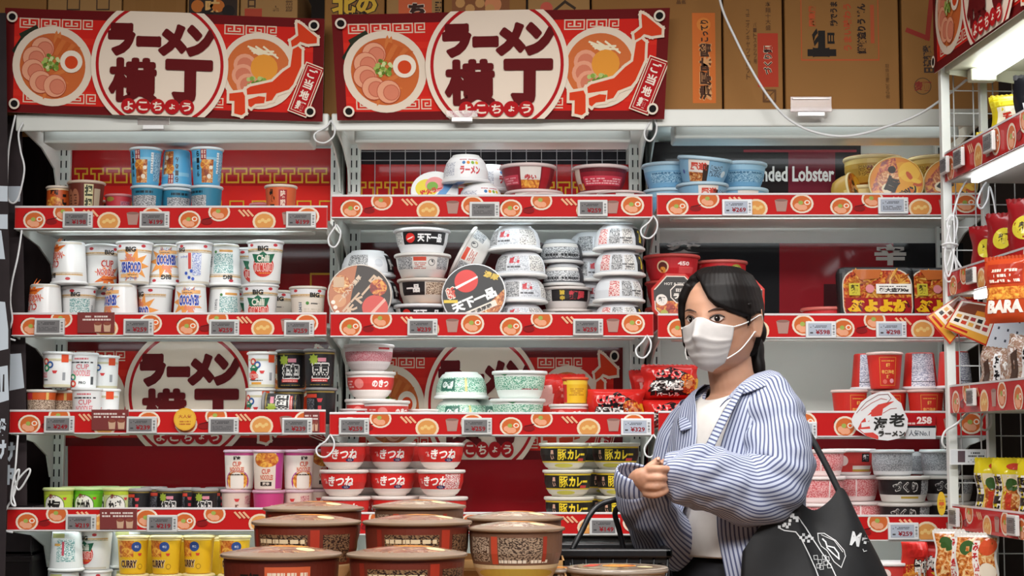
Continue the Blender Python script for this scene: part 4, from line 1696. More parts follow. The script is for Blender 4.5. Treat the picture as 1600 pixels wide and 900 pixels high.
def d_ufo(a):
    a.rect(-1.8, .03, 1.8, .93, 'cc2420')
    a.ell(.05, .42, .52, '1a1214', rx=.52 * 1.05)
    a.text('U.F.O', .0, .70, .75, .22, 'd8343a', .06, out='f0c8c0')
    a.text('爆盛', -.1, .36, 1.0, .3, 'f2ece8', .06)
    a.text('バーレル', -.1, .14, .6, .09, 'f2ece8', .04); a.ell(.62, .5, .3, FOODR); a.rect(1.0, .2, 1.3, .7, 'e8b82a')


def d_redcup(a):
    a.rect(-1.7, .03, 1.7, .93, 'c8281e')
    a.stroke([(-.5, .1), (-.5, .85), (.5, .85), (.5, .1), (-.5, .1)], .012, 'e0a040')
    a.lines(-.38, .74, .38, .79, 1, 'e0a040', 3, wd=.1)
    a.text('蝦', 0, .64, .25, .11, 'f0b45a', .03); a.text('辛口海老', 0, .46, .8, .11, 'f0b45a', .03); a.text('麺', 0, .33, .2, .1, 'f0b45a', .03)
    a.ell(-.2, .2, .06, 'e06a5c'); a.ell(.25, .22, .06, 'f0a8b4')


def d_redcupinfo(a):
    a.rect(-1.7, .03, 1.7, .93, 'c8281e')
    a.rect(-.85, .03, .75, .93, M('e2e4ee', .45, kind='speck', c2='9aa0b8', scale=.8)); a.rect(-.85, .78, .75, .80, '3a3a44')


def d_greencup(c, c2, ch):
    def f(a):
        a.rect(-1.7, .03, 1.7, .93, c); a.rect(-1.7, .78, 1.7, .93, c2)
        a.ell(-.12, .42, .36, '1a1a16', rx=.36); a.ell(-.12, .42, .34, 'f0efe6', rx=.34)
        a.text(ch, -.12, .42, 1.0, .42, '14140f', .06)
        a.rect(-.5, .08, .25, .15, 'e89aa0'); a.poly([(.55, .7), (.85, .7), (.78, .62), (.62, .62)], 'd0404a'); a.ell(.7, .22, .08, '3f8a2c'); a.ell(.7, .22, .065, c)
        a.text('濃い', -.2, .74, .5, .14, '7a3a2c', .04)
    return f


def d_black(ch, info=False):
    def f(a):
        a.rect(-1.7, .03, 1.7, .94, '18171a')
        a.rect(-1.7, .86, 1.7, .90, '8a7434')
        if info:
            a.rect(-.9, .1, .1, .7, M('2e2e34', .45, kind='speck', c2='77777e')); a.rect(-.2, .05, .05, .35, 'cfd0d4'); a.rect(-.8, .72, .3, .82, 'c8402c')
            a.poly([(.3, .7), (.7, .7), (.62, .6), (.38, .6)], 'd0404a'); a.rect(.38, .4, .62, .5, 'd0404a')
            return
        a.text(ch, .1, .42, 1.15, .36, '101013', .05, out='e4e2de', ob=.09)
        a.rect(-.6, .14, .6, .22, 'c43a3c'); a.lines(-.5, .16, .5, .2, 1, 'f0d0c8', 3, wd=.1)
        a.burst(-.4, .72, .1, .15, 8, '9cb03c'); a.rect(-.1, .66, .45, .76, 'd98a9c'); a.lines(-1.2, .05, 1.2, .09, 1, '8a7434', 5, wd=.04)
    return f


def d_purple(a):
    a.rect(-1.7, .03, 1.7, .94, 'ece2d8'); a.rect(-1.7, .86, 1.7, .94, 'b8407c')
    a.ell(0, .2, .3, 'a8348c', rx=.34); a.ell(.0, .22, .25, FOOD, rx=.3)
    a.text('CUP', 0, .64, .6, .13, 'c43a2c', .03, out='f4e2c8'); a.text('NOODLES', 0, .5, 1.0, .13, 'c43a2c', .03, out='f4e2c8')
    a.text('謎肉', 0, .79, .45, .1, '2a1a16', .05); a.lines(-.6, .36, .6, .41, 1, '2a1a16', 3, wd=.1)


def d_purple2(a):
    a.rect(-1.7, .03, 1.7, .94, 'e6d4c6'); a.rect(.5, .03, 1.7, .94, 'b83a8c')
    a.ell(-.2, .76, .2, FOOD, rx=.34); a.text('CUP', -.2, .46, .6, .13, 'c43a2c', .03, out='f4e2c8'); a.text('NOODLES', -.15, .31, .9, .13, 'c43a2c', .03, out='f4e2c8')
    a.rect(-.6, .1, .2, .2, '2a1a16'); a.text('激辛', -.2, .15, .5, .08, 'e6d4c6', .04)


def d_pink(a):
    a.rect(-1.7, .03, 1.7, .94, 'c8407e'); a.rect(-1.7, .03, 1.7, .3, 'd88aa8'); a.rect(.3, .1, .5, .5, 'e6e0e2'); a.lines(.3, .1, .5, .5, 6, '6a6a70', 3, wd=.3)


def d_pinkside(a):
    a.rect(-1.7, .03, 1.7, .94, 'e2cbbd'); a.rect(.3, .5, 1.0, .8, M('e0b8b0', .45, kind='speck', c2='b0606a')); a.rect(-1.7, .03, 1.7, .3, 'd088a8')
    a.poly([(-.5, .7), (-.1, .7), (-.2, .6), (-.4, .6)], 'd03a3a'); a.text('謎', -.3, .45, .25, .12, '6a3a2c', .04)


def d_yellow(a):
    a.rect(-1.7, .03, 1.7, .94, 'e3b41e')
    a.rect(-.9, .45, .25, .88, FOOD); a.ell(.45, .72, .13, '2c4a8c'); a.text('辛口', .45, .72, .26, .07, 'd9e0ee', .02)
    a.text('CURRY', -.1, .27, 1.2, .2, '3a1410', .05, out='e6cfa8'); a.poly([(.55, .55), (.85, .55), (.78, .48), (.62, .48)], 'd0402c')
    a.ell(.75, .2, .07, '9a6a14'); a.ell(.75, .2, .055, 'e3b41e'); a.rect(-1.7, .88, 1.7, .94, 'f0dc8a')


def d_rightred(a):
    a.rect(-1.8, .06, 1.8, .9, 'eee6e4'); a.rect(-1.8, .12, 1.8, .9, 'd03a34')
    a.ell(-.45, .55, .2, 'f0d8d2'); a.rect(-.05, .14, .95, .36, 'ece4da'); a.rect(-.05, .14, .95, .22, 'c0a040')
    a.rect(.35, .5, .75, .82, '1a1516'); a.text('麺', .55, .66, .3, .24, 'f0ece8', .05)


def d_grey(a):
    a.rect(-1.8, .06, 1.8, .88, M('b4b5b9', .45, kind='speck', c2='7c7d82')); a.rect(-1.8, .06, 1.8, .18, 'd6d6d8')


def d_blackbowl(a):
    a.rect(-1.8, .06, 1.8, .88, 'd6d2cc'); a.rect(-1.8, .3, 1.8, .88, '191416')
    a.text('づくり', -.1, .6, 1.0, .36, '191416', .04, out='d8d4d0', ob=.07); a.rect(.6, .3, 1.3, .88, INFOG); a.rect(-.3, .16, .5, .24, 'b89a3a')


def d_pinkbowl(a):
    a.rect(-1.8, .06, 1.8, .88, 'f0dcda'); a.rect(-1.8, .2, 1.8, .86, M('eeb4b4', .45, kind='speck', c2='d0565c')); a.rect(-.1, .2, -.05, .86, 'f4e6e4')


def d_whitelabel(a):
    a.rect(-1.7, .03, 1.7, .94, 'dfe6e6'); a.rect(-.8, .2, .4, .75, INFOT); a.rect(-.1, .25, .05, .6, 'c04a5c'); a.rect(.15, .3, .6, .36, 'd8a85a'); a.rect(-.1, .05, .9, .16, 'b4b87a')


B = 'bowl'
for key, a_ in {
    'blue': ('cup', .047, .037, .110, '58acd8', 'dfe9ee', d_blue), 'bluegrey': ('cup', .047, .038, .106, '2f7f9e', 'dfe9ee', d_bluegrey),
    'bigcup': ('cup', .053, .042, .124, WHITE, 'eceded', d_bigcup), 'bigsea': ('cup', .053, .042, .124, WHITE, 'eceded', d_bigsea),
    'bigtom': ('cup', .053, .042, .124, WHITE, 'eceded', d_bigtom), 'bigback': ('cup', .053, .042, .124, WHITE, 'eceded', d_bigback),
    'bigside': ('cup', .053, .042, .118, 'e6dccf', 'e0d8cc', d_bigside), 'bigseaback': ('cup', .053, .042, .124, WHITE, 'eceded', d_bigseaback),
    'three': ('cup', .043, .037, .103, WHITE, 'eceded', d_three), 'three2': ('cup', .044, .038, .103, WHITE, 'eceded', d_three2), 'threetom': ('cup', .043, .037, .103, WHITE, 'e4e2de', d_threetom),
    'orgband': ('cup', .044, .036, .100, 'd9c4ae', 'e6e2da', d_orgband), 'dandan': ('cup', .054, .042, .118, '6a2e22', 'd9c3ae', d_dandan),
    'orange': ('cup', .036, .034, .110, 'c9561f', 'e6d8c8', d_orange), 'orange2': ('cup', .047, .037, .108, 'd9663a', 'e8d8ca', d_orange2),
    'redmini': ('cup', .045, .036, .096, 'c23440', 'd98a8c', d_redmini),
    'white': (B, .070, .046, .082, WHITE, 'f0f1f4', d_white, l_white), 'redbowl': ('pan', .084, .060, .076, '7e1322', 'd8c4c2', d_redbowl), 'redbowl2': ('pan', .084, .060, .076, '8a1626', 'd8c4c2', d_redbowl2),
    'redbowl3': ('pan', .086, .060, .070, 'b81e26', 'dcc8c6', d_redbowl3), 'bluebowl': ('pan', .077, .055, .076, '79add0', 'b8d4e4', d_bluebowl), 'bluephoto': ('pan', .080, .056, .078, '86b4d2', 'b8d4e4', d_bluephoto),
    'gold': (B, .088, .070, .088, 'b89238', 'e4d6a4', d_gold, l_yellow), 'tenka': ('pan', .086, .064, .074, 'e6e7ea', 'e6e7ea', d_tenka, l_tenka), 'tenkaback': ('pan', .086, .064, .074, 'dcd8d4', 'e0dcd8', d_tenkaback),
    'tenkaside': ('pan', .084, .064, .076, 'd2c6bc', 'd9cec4', d_tenkaside, l_brown), 'tenkainv': (B, .083, .056, .078, 'e4e6ea', 'dfe1e4', d_tenkainv),
    'info': (B, .078, .054, .074, 'e4e7ec', 'e6e4e2', d_info), 'info2': (B, .076, .054, .074, 'e0e3e8', 'e6e4e2', d_info2), 'dark': (B, .068, .05, .070, 'b4b6ba', 'd0ccca', d_dark),
    'redblack': ('pan', .076, .060, .064, 'd9d2cf', 'd9d0cc', d_redblack), 'redpot': ('pan', .084, .064, .076, 'bc2028', 'c64a44', d_redpot), 'redpot2': ('pan', .078, .064, .072, 'c9262c', 'd06a60', d_redpot2),
    'pinkwhite': (B, .074, .052, .078, 'eee2e2', 'e8dede', d_pinkwhite), 'redband': (B, .073, .050, .078, 'efe8e4', 'ece6e2', d_redband), 'green': (B, .080, .056, .078, 'e6efe9', 'eaf0ee', d_green), 'green2': ('pan', .080, .060, .078, 'e9f1ec', 'eaf0ee', d_green2),
    'ufo': ('pan', .082, .062, .080, 'cc2420', 'c8302a', d_ufo), 'redcup': ('cup', .052, .040, .106, 'c8281e', 'e6c8c0', d_redcup), 'redcupinfo': ('cup', .052, .040, .106, 'c8281e', 'e2e0e4', d_redcupinfo),
    'lime': ('cup', .044, .036, .090, '9cc83a', 'd0dc9a', d_greencup('b4d23c', 'a8b83a', '塩')), 'lime2': ('cup', .045, .037, .090, '6fc02c', 'c0dc9a', d_greencup('7cc62e', '62b024', 'わかめ')), 'lime3': ('cup', .042, .035, .090, 'c8d88a', 'd0dc9a', d_greencup('d2dc9c', 'b8cc3a', 'ねぎ')),
    'black': ('cup', .046, .039, .110, '18171a', '8c8a8a', d_black('担担')), 'black2': ('cup', .046, .039, .110, '18171a', '8c8a8a', d_black('豆豆')), 'blackinfo': ('cup', .045, .038, .104, '18171a', '8c8a8a', d_black('', True)),
    'blackmini': ('cup', .038, .033, .088, '18171a', '9a9896', d_black('担担')), 'blackmini2': ('cup', .036, .032, .088, '1e1d20', '9a9896', d_black('', True)),
    'purple': ('cup', .046, .038, .112, 'ece2d8', 'd8b8c8', d_purple), 'purple2': ('cup', .045, .038, .112, 'e6d4c6', 'd8b8c8', d_purple2), 'pink': ('cup', .046, .038, .084, 'c8407e', 'd8a0b8', d_pink), 'pinkside': ('cup', .044, .037, .084, 'e2cbbd', 'd8b8c0', d_pinkside),
    'kitsune': (B, .0695, .047, .075, 'eadfd8', 'ece2dc', d_kitsune), 'kitsune2': (B, .0695, .047, .075, 'eadfd8', 'ece2dc', d_kitsune2), 'curry': (B, .0715, .052, .075, 'd9d2c4', 'dcd8cc', d_curry),
    'yellow': ('cup', .048, .038, .112, 'e3b41e', 'eee0a8', d_yellow), 'rightred': ('pan', .077, .060, .076, 'eee6e4', 'ece4e2', d_rightred), 'grey': ('pan', .062, .052, .074, 'c0c1c5', 'dcdcde', d_grey), 'greyinv': ('pan', .060, .046, .074, 'c0c1c5', 'dcdcde', d_grey),
    'blackbowl': ('pan', .076, .060, .074, 'd6d2cc', 'cfcac4', d_blackbowl), 'pinkbowl': ('pan', .076, .060, .074, 'f0dcda', 'f0e2e0', d_pinkbowl), 'teal': ('cup', .050, .040, .112, 'dfe6e6', 'e6ecec', d_whitelabel),
}.items():
    proto(key, *a_[:7], a_[7] if len(a_) > 7 else None)
# ---------------------------------------------------------------- goods on the shelves
F = .075          # usual depth of the front row
# top left shelf
place(0, 0, 92, .11, 'orange', 'slim orange cup with yellow noodle picture, leftmost on the top left shelf', rz=10)
place(0, 0, 135, .075, 'dandan', 'brown cup with a cream vertical strip of dark characters on the top left shelf', rz=-4)
place(0, 0, 166, .19, 'orange2', 'red and cream cup half hidden right of the brown cup on the top left shelf', rz=40, scale=.72)
place(0, 0, 186, .10, 'redmini', 'short pinkish red cup left of the blue cups on the top left shelf', scale=.90)
UP = 'light blue cup with noodle picture'
stack(0, 0, 230, .085, [('bluegrey', 0, 0, 0, 'blue cup with grey printed panel'), ('blue', 0, -3, -3, UP)], 'in the leftmost blue stack')
stack(0, 0, 276, .082, [('bluegrey', 0, 0, 25, 'teal-topped cup with grey panel'), ('blue', 1, 0, -30, 'light blue cup standing upside down')], 'in the centre blue stack')
stack(0, 0, 323, .085, [('bluegrey', 0, 0, -40, 'blue cup with grey panel turned aside'), ('blue', 0, 0, 14, UP)], 'in the rightmost blue stack')
place(0, 0, 349, .23, 'blue', 'blue cup mostly hidden behind the rightmost blue stack', rz=40, scale=.55)
place(0, 0, 439, .085, 'orange2', 'single orange cup with black brush characters on the top left shelf')
place(0, 0, 408, .2, 'redmini', 'small pinkish cup behind the single orange cup on the top left shelf', scale=.75)

# top middle shelf
stack(1, 0, 751, .10, [('white', 1, 0, 8, 'upside-down white bowl with red katakana'), ('white', 1, -23, -12, 'upside-down white bowl with red katakana')], 'on the top middle shelf')
lean(1, 0, 679, 293, .09, 'white', 'white bowl lying on its edge, pastel lid with blue stripe facing out', rx=62, rz=0, scale=.98)
place(1, 0, 688, .235, 'white', 'pinkish white bowl behind the bowl with the blue-striped lid', inv=1, scale=.95)
stack(1, 0, 762, .28, [('white', 1, 0, 30, 'shaded white bowl'), ('white', 1, 3, 30, 'shaded white bowl')], 'behind the upside-down white bowls')
stack(1, 0, 834, .20, [('redbowl3', 0, 0, 0, 'red bowl with white label panel'), ('redbowl', 0, -9, -6, 'dark red bowl with white and orange label')], 'in the first red stack')
place(1, 0, 849, .09, 'redbowl3', 'low red bowl in front of the middle red stack on the top middle shelf', rz=-8, scale=.72)
stack(1, 0, 946, .20, [('redbowl3', 0, 0, 22, 'red bowl with white label turned left'), ('redbowl2', 0, -8, 0, 'dark red bowl with pink printed band')], 'at the top middle shelf end')
place(1, 0, 971, .09, 'redbowl3', 'low red bowl at the right front corner of the top middle shelf', rz=25, scale=.80)

# top right shelf
stack(2, 0, 1043, .22, [('bluebowl', 0, 2, 30, 'pale blue bowl'), ('bluebowl', 0, 0, 0, 'pale blue bowl with printed band')], 'at the top right shelf start')
stack(2, 0, 1156, .22, [('bluephoto', 0, 2, 28, 'pale blue bowl with red lettered label'), ('bluebowl', 0, 2, 10, 'mid blue bowl with printed band')], 'left of the lobster poster')
z = place(2, 0, 1097, .10, 'bluephoto', 'pale blue bowl with label, standing flat in front of the blue bowls', rz=28, scale=.95)
lean_loc = px(1097, 253, .12)
t = put('bluephoto', (lean_loc.x, .12, z + .004), 'blue bowl with red noodle label perched tilted on top of the front bowl', rx=6, ry=6, rz=-2)
place(2, 0, 1352, .26, 'gold', 'gold bowl, lowest behind the leaning yellow lids', rz=20)
zz = SHZ[2][0] + PROTO['gold'][1] + .003
place(2, 0, 1364, .26, 'gold', 'gold bowl on top of the gold stack, under the hanging cable', zz, rz=-8, scale=1.0)
zz += PROTO['gold'][1]
stack(2, 0, 1462, .26, [('gold', 0, 0, 10, 'gold bowl in the right gold stack'), ('gold', 0, 2, -20, 'shiny gold bowl in the right gold stack')], 'beside the post')
lean(2, 0, 1400, 259, .10, 'gold', 'gold bowl tipped on edge with yellow lid showing black characters', rx=80, rz=-6, scale=.90)
lean(2, 0, 1485, 264, .11, 'gold', 'yellow-lidded bowl on edge, partly behind the white post', rx=80, rz=-10, spin=-18, scale=.88)
lean(2, 0, 1338, 274, .17, 'gold', 'orange-lidded bowl on edge, far left of the gold stack', rx=76, rz=58, spin=10, scale=.7)

# second left shelf
U = 'white cup with red lettering'
stack(0, 1, 71, .085, [('bigcup', 1, 0, -22, U + ', upside down, lower left corner')], 'of the second left shelf')
place(0, 1, 123, .10, 'bigback', 'white cup with cream printed panel right of the upside-down front left cup', rz=35)
place(0, 1, 160, .20, 'bigcup', 'white cup peeking between the two front cups on the second left shelf', rz=60)
z2 = SHZ[0][1] + .126
place(0, 1, 108, .11, 'bigcup', U + ', upside down, leftmost of the upper row', z2, inv=1, rz=-34)
place(0, 1, 158, .12, 'bigcup', U + ', upright, second of the upper row', z2, rz=20)
place(0, 1, 190, .085, 'bigsea', 'white cup with blue lettering, upside down in the lower row of the second left shelf', inv=1, rz=-40)
place(0, 1, 243, .085, 'bigsea', 'white cup with blue lettering turned left, third in the lower row', rz=-48)
place(0, 1, 209, .10, 'bigsea', 'white cup with large blue seafood lettering, upright in the upper row', z2)
place(0, 1, 298, .085, 'bigsea', 'white cup with blue lettering, upside down below the blue-panel cup', inv=1, rz=5)
place(0, 1, 258, .10, 'bigsea', 'white cup with blue lettering, upside down in the upper row', z2, inv=1, rz=14, scale=.98)
place(0, 1, 303, .11, 'bigseaback', 'white cup with pale blue printed back, upright in the upper row', z2, rz=6)
stack(0, 1, 350, .085, [('bigback', 1, 1, 12, 'upside-down white cup with green printed back'), ('bigback', 1, 0, -10, 'upside-down white cup with green printed back')], 'left of the tomato cups')
stack(0, 1, 407, .08, [('bigtom', 0, 0, 0, 'white chili tomato cup'), ('bigtom', 0, 7, 0, 'white chili tomato cup')], 'at the front of the second left shelf')
stack(0, 1, 384, .22, [('bigtom', 0, 0, 30, 'shaded white tomato cup'), ('bigtom', 0, 4, 30, 'shaded white tomato cup')], 'behind the two tomato cups')
place(0, 1, 432, .23, 'bigside', 'white cup hidden behind the lower tomato cup', rz=-10, scale=1.0)
place(0, 1, 452, .30, 'bigside', 'shaded pinkish cup between the tomato cup and the last cup', rz=-6, scale=.9)
place(0, 1, 481, .09, 'bigside', 'single pinkish white cup at the right end of the second left shelf', rz=6)

# second middle shelf
G = 'white bowl with grey print'
stack(1, 1, 660, .125, [('tenka', 0, 0, -10, 'white bowl barely above the rail'), ('tenkaside', 0, 4, 0, 'bowl with black and brown print'), ('tenkaback', 0, 0, 0, 'bowl with grey ingredient print'), ('tenka', 0, -1, 0, 'white bowl with black band and red disc')], 'in the upright stack', scale=.96)
stack(1, 1, 579, .215, [('tenkainv', 1, 8, 30, G), ('tenkainv', 1, 4, 26, G), ('tenkainv', 1, -5, 26, 'grey-white bowl with black label')], 'upside down behind the brown lid')
lean(1, 1, 562, 449, .06, 'tenkaside', 'bowl on edge showing a brown lid with red disc at lower right', rx=80, rz=6, scale=1.09)
lean(1, 1, 740, 462, .055, 'tenka', 'bowl on edge showing a black lid with big red disc', rx=78, rz=-6, scale=1.08)
c = px(737, 402, .19)
t = put('tenkaback', (0, 0, 0), 'pale bowl tipped on its rim between the stacks, base to the right')
rot = Matrix.Rotation(R(-62), 3, 'Y')
t.rotation_euler = rot.to_euler()
t.location = c - rot @ Vector((0, 0, .04))
stack(1, 1, 813, .13, [('info', 1, 0, 0, G), ('info', 1, 1, 30, 'white bowl with red and grey print'), ('info', 1, 0, 0, G), ('info', 1, -8, -12, 'white bowl with pale blue print')], 'of the pile beside the black lid')
stack(1, 1, 885, .11, [('redblack', 0, 0, 10, 'white bowl just above the rail'), ('redblack', 0, 0, 0, 'white bowl with black and red label')], 'beside the upside-down piles')
zz = SHZ[1][1] + 2 * (PROTO['redblack'][1] + .0012) + .001
place(1, 1, 880, .15, 'dark', 'small white bowl turned over on the black and red bowls', zz, inv=1, rz=0, scale=.95)
place(1, 1, 876, .15, 'dark', 'small dark-printed bowl turned over, top of the short pile', zz + .068, inv=1, rz=6, scale=1.02)
stack(1, 1, 925, .30, [('info', 1, -8, 30, 'shaded white bowl'), ('info', 1, -8, 30, 'shaded white bowl with red mark'), ('info', 1, -6, 30, 'shaded white bowl'), ('info', 1, 0, 34, 'shaded white bowl with red mark')], 'behind the rightmost white pile')
stack(1, 1, 967, .11, [('info2', 1, 0, 6, 'white bowl with black and grey panels'), ('info2', 1, 0, 30, 'white bowl with grey panels'), ('info2', 1, 1, 4, 'white bowl with black end panel'), ('info2', 1, 0, 0, 'white bowl with black end panel')], 'in the rightmost white pile')

# second right shelf
stack(2, 1, 1050, .24, [('redpot', 0, 2, 10, 'red bowl with round emblem'), ('redpot', 0, 2, 0, 'red bowl with round emblem'), ('redpot', 0, 0, 0, 'red bowl with round emblem')], 'above the octagonal pack')
stack(2, 1, 1130, .26, [('redpot', 1, 0, 180, 'plain red bowl'), ('redpot2', 0, 0, 10, 'plain red bowl'), ('redpot2', 0, -2, 0, 'red bowl with green and gold emblem')], 'above the woman')


def octagon(xc, yc, label, Y, s, rz, b=2, k=1):
    n, dp = 8, .055
    r = s * 1.0
    ring = [(r * .92 * math.cos(R(22.5 + 45 * i)), r * math.sin(R(22.5 + 45 * i))) for i in range(8)]
    c = px(xc, yc, Y)
    c.z = SHZ[b][k] + r * math.cos(R(22.5)) + .012
    t = thing('noodle_pack', label, 'noodle pack', c, (R(-10), 0, R(rz)))
    m = MB()
    vs, fs = [], []
    lay = [(-.0, .93), (.004, 1), (.012, .98), (dp, .8)]
    for y, q in lay:
        vs += [(x * q, y, z * q) for x, z in ring]
    fs.append(tuple(range(7, -1, -1))[::-1])
    for j in range(3):
        for i in range(8):
            fs.append((j * 8 + i, (j + 1) * 8 + i, (j + 1) * 8 + (i + 1) % 8, j * 8 + (i + 1) % 8))
    fs.append(tuple(24 + i for i in reversed(range(8))))
    m.add(vs, fs, 'c2342c')
    m.build('tray', t)
    a = Art(1)
    a.poly([(x * .9 / r, y * .9 / r) for x, y in ring], 'd8c9bc')
    a.poly([(x * .86 / r, y * .86 / r) for x, y in ring], '211b1a')
    a.poly([(x * .84 / r, y * .84 / r) for x, y in ring if y < .5 * r][:6], FOODR)
    a.rect(-.78, -.05, .78, .33, '211b1a')
    a.text('HOT & SPICY', 0, .55, .8, .09, 'd6cfc8', .02)
    for q, c_ in ((.36, 'e0d6cc'), (.32, '2a2422')):
        a.poly([(.12 + q * math.cos(R(22.5 + 45 * i)), .2 + q * math.sin(R(22.5 + 45 * i))) for i in range(8)], c_)
    a.text('日清', .12, .33, .26, .12, 'e8e0d8', .04); a.text('ラ王', .12, .12, .44, .2, 'e8e0d8', .06)
    a.ell(-.52, -.02, .2, 'e6ded6'); a.text('麺', -.52, -.02, .24, .22, '2a2422', .05)
    a.ell(-.45, -.5, .14, 'a8a03c'); a.ell(.2, -.4, .16, 'd9c9a8')
    a.text('旨辛ラーメン', .05, -.72, .9, .16, 'e8e0d8', .05)
    m = MB().art(a, lambda x, y, o_: (x * r, -.0003 - o_, y * r))
    m.build('lid', t)
    return t


octagon(1057, 447, 'octagonal black and red noodle pack facing out, left of the woman', .10, .085, 8)
octagon(1155, 450, 'red-rimmed octagonal pack showing just behind the head of the woman', .12, .085, -14)


def yakisoba(xc, label, Y, w, rz, yc=450):
    """rounded square tray in a printed sleeve, standing on its edge"""
    h, dp = w * .80, .055
    c = px(xc, yc, Y)
    c.z = SHZ[2][1] + h / 2 + .011
    t = thing('yakisoba_pack', label, 'noodle pack', c, (R(-8), 0, R(rz)))
    m = MB().box(-w / 2, 0, -h / 2, w / 2, dp, h / 2, '161416', .022, seg=4)
    m.build('tray', t)
    a = Art(w / h)
    def rr(m_, c_, rad):
        q = []
        for cx, cy, a0 in ((1, 1, 0), (-1, 1, 90), (-1, -1, 180), (1, -1, 270)):
            for j in range(6):
                tt = R(a0 + 18 * j)
                q.append((cx * (.5 - m_ / a.asp - rad / a.asp) + rad / a.asp * math.cos(tt), cy * (.5 - m_ - rad) + rad * math.sin(tt)))
        a.poly(q, c_)
    rr(.06, 'cfc4b4', .26); rr(.078, FOODR, .25)
    g = random.Random(int(xc))
    for i in range(60):
        a.ell(g.uniform(-.36, .36), g.uniform(-.02, .38), .016, ('c98a30', 'b86a1c', '9a4a14', 'dca850')[i % 4], rx=.10, n=8, rot=g.uniform(0, 180))
    a.poly([(-.32, .43), (.06, .43), (.02, .28), (-.22, .26)], 'b8622c'); a.ell(.02, .10, .05, 'e8e2d0'); a.ell(.04, .15, .04, 'd8d2bc')
    a.rect(-.42, -.45, .42, -.04, '9c1018')
    a.text('ぷよよか', 0, -.17, .80, .21, 'e8b41e', .10, out='5a080c')
    a.rect(-.02, .03, .43, .19, 'efeae4'); a.text('超大盛730g', .21, .085, .38, .08, '22181a', .06); a.lines(.02, .14, .38, .17, 1, '4a3a3c', 3); a.ell(-.10, .11, .07, 'd8868c')
    a.rect(-.37, .0, -.23, .2, 'c9b83a'); a.vtext('麺', -.30, .02, .19, .1, '3a3014', .06)
    m = MB().box(-w * .46, -.0015, -h * .46, w * .46, .001, h * .46, 'cfc4b4', .0006)
    m.v = [(x, y, z) for x, y, z in m.v]
    m = MB().art(a, lambda x, y, o_: (x * w * .99, -.0006 - o_, y * h * .99))
    m.mats = [GLOSSY(q, .25) for q in m.mats]
    m.build('printed_film', t)


yakisoba(1371, 'large black tray of yakisoba with yellow lettering facing out, right of the woman', .10, .225, 0)
yakisoba(1476, 'black yakisoba tray cut off by the white post', .12, .225, 5)
place(2, 1, 1292, .2, 'redpot2', 'dark red bowl in the shade left of the large yakisoba tray', rz=50)

# third left shelf
z3 = SHZ[0][2] + .1045
place(0, 2, 65, .085, 'orgband', 'cream cup with an orange band, front left corner of the third left shelf', rz=0, scale=.98)
place(0, 2, 104, .13, 'orgband', 'shaded cream cup behind the orange-band cup', rz=-30, scale=.98)
place(0, 2, 136, .085, 'three2', 'white cup with pink lettering in the lower row of the third left shelf', rz=0)
place(0, 2, 165, .16, 'three', 'white cup with red corner label, lower row, beside the banner bowl', inv=0, rz=-20)
place(0, 2, 89, .095, 'three', 'white cup with three coloured discs at upper left, leftmost of the upper row', z3, rz=-5)
place(0, 2, 129, .10, 'three2', 'white cup covered in pink lettering, upper row of the third left shelf', z3, rz=6)
place(0, 2, 164, .165, 'three', 'white cup with three discs, third of the upper row beside the banner', z3, rz=-8, scale=.95)
stack(0, 2, 407, .12, [('threetom', 0, 0, -20, 'white cup with green mark'), ('threetom', 0, 2, 0, 'white tomato cup with coloured discs')], 'right of the banner')
z3 = SHZ[0][2] + .106
place(0, 2, 453, .15, 'blackinfo', 'black cup in the lower row behind the lying cup', rz=0, scale=.98)
place(0, 2, 502, .10, 'blackinfo', 'black cup with red badges at the right end of the lower row', rz=-28)
place(0, 2, 455, .12, 'black', 'black cup with big white-edged characters, upper row, left', z3, rz=0)
place(0, 2, 499, .11, 'black2', 'black cup with pale emblem characters, upper row, right end', z3, rz=6)
c = px(440, 628, .06)
t = put('black', (0, 0, 0), 'black cup lying on its side in front of the lower row')
rot = Matrix.Rotation(R(-14), 3, 'Y') @ Matrix.Rotation(R(-76), 3, 'Y') @ Matrix.Rotation(R(20), 3, 'Z')
t.rotation_euler = rot.to_euler()
t.location = (c.x + .05, .055, SHZ[0][2] + .049)
t.scale = (.92,) * 3

# third middle shelf
stack(1, 2, 578, .17, [('redband', 0, 0, 0, 'white bowl with red band'), ('redband', 0, 1, 0, 'white bowl with red band'), ('pinkwhite', 0, -2, 0, 'white bowl with pink band')], 'of the leftmost pile, third middle shelf')
place(1, 2, 604, .085, 'redband', 'white bowl with red band standing in front of the left stack', rz=20, scale=.92)
place(1, 2, 556, .08, 'pinkwhite', 'pinkish white bowl at the left front corner of the third middle shelf', rz=-20, scale=.62)
place(1, 2, 661, .09, 'redband', 'small red-banded bowl right of the left stack', rz=-30, scale=.62)
stack(1, 2, 721, .12, [('green', 1, -3, 20, 'upside-down green-printed bowl'), ('green', 1, 0, 4, 'upside-down green-printed bowl with dark label')], 'in the left green pair')
stack(1, 2, 809, .12, [('green2', 0, 0, 24, 'white bowl with green print'), ('green2', 0, 3, 0, 'white bowl with green print and green tab')], 'in the right green pair')
place(1, 2, 762, .28, 'green', 'green-printed bowl in the gap between the two green stacks', inv=1, rz=50)


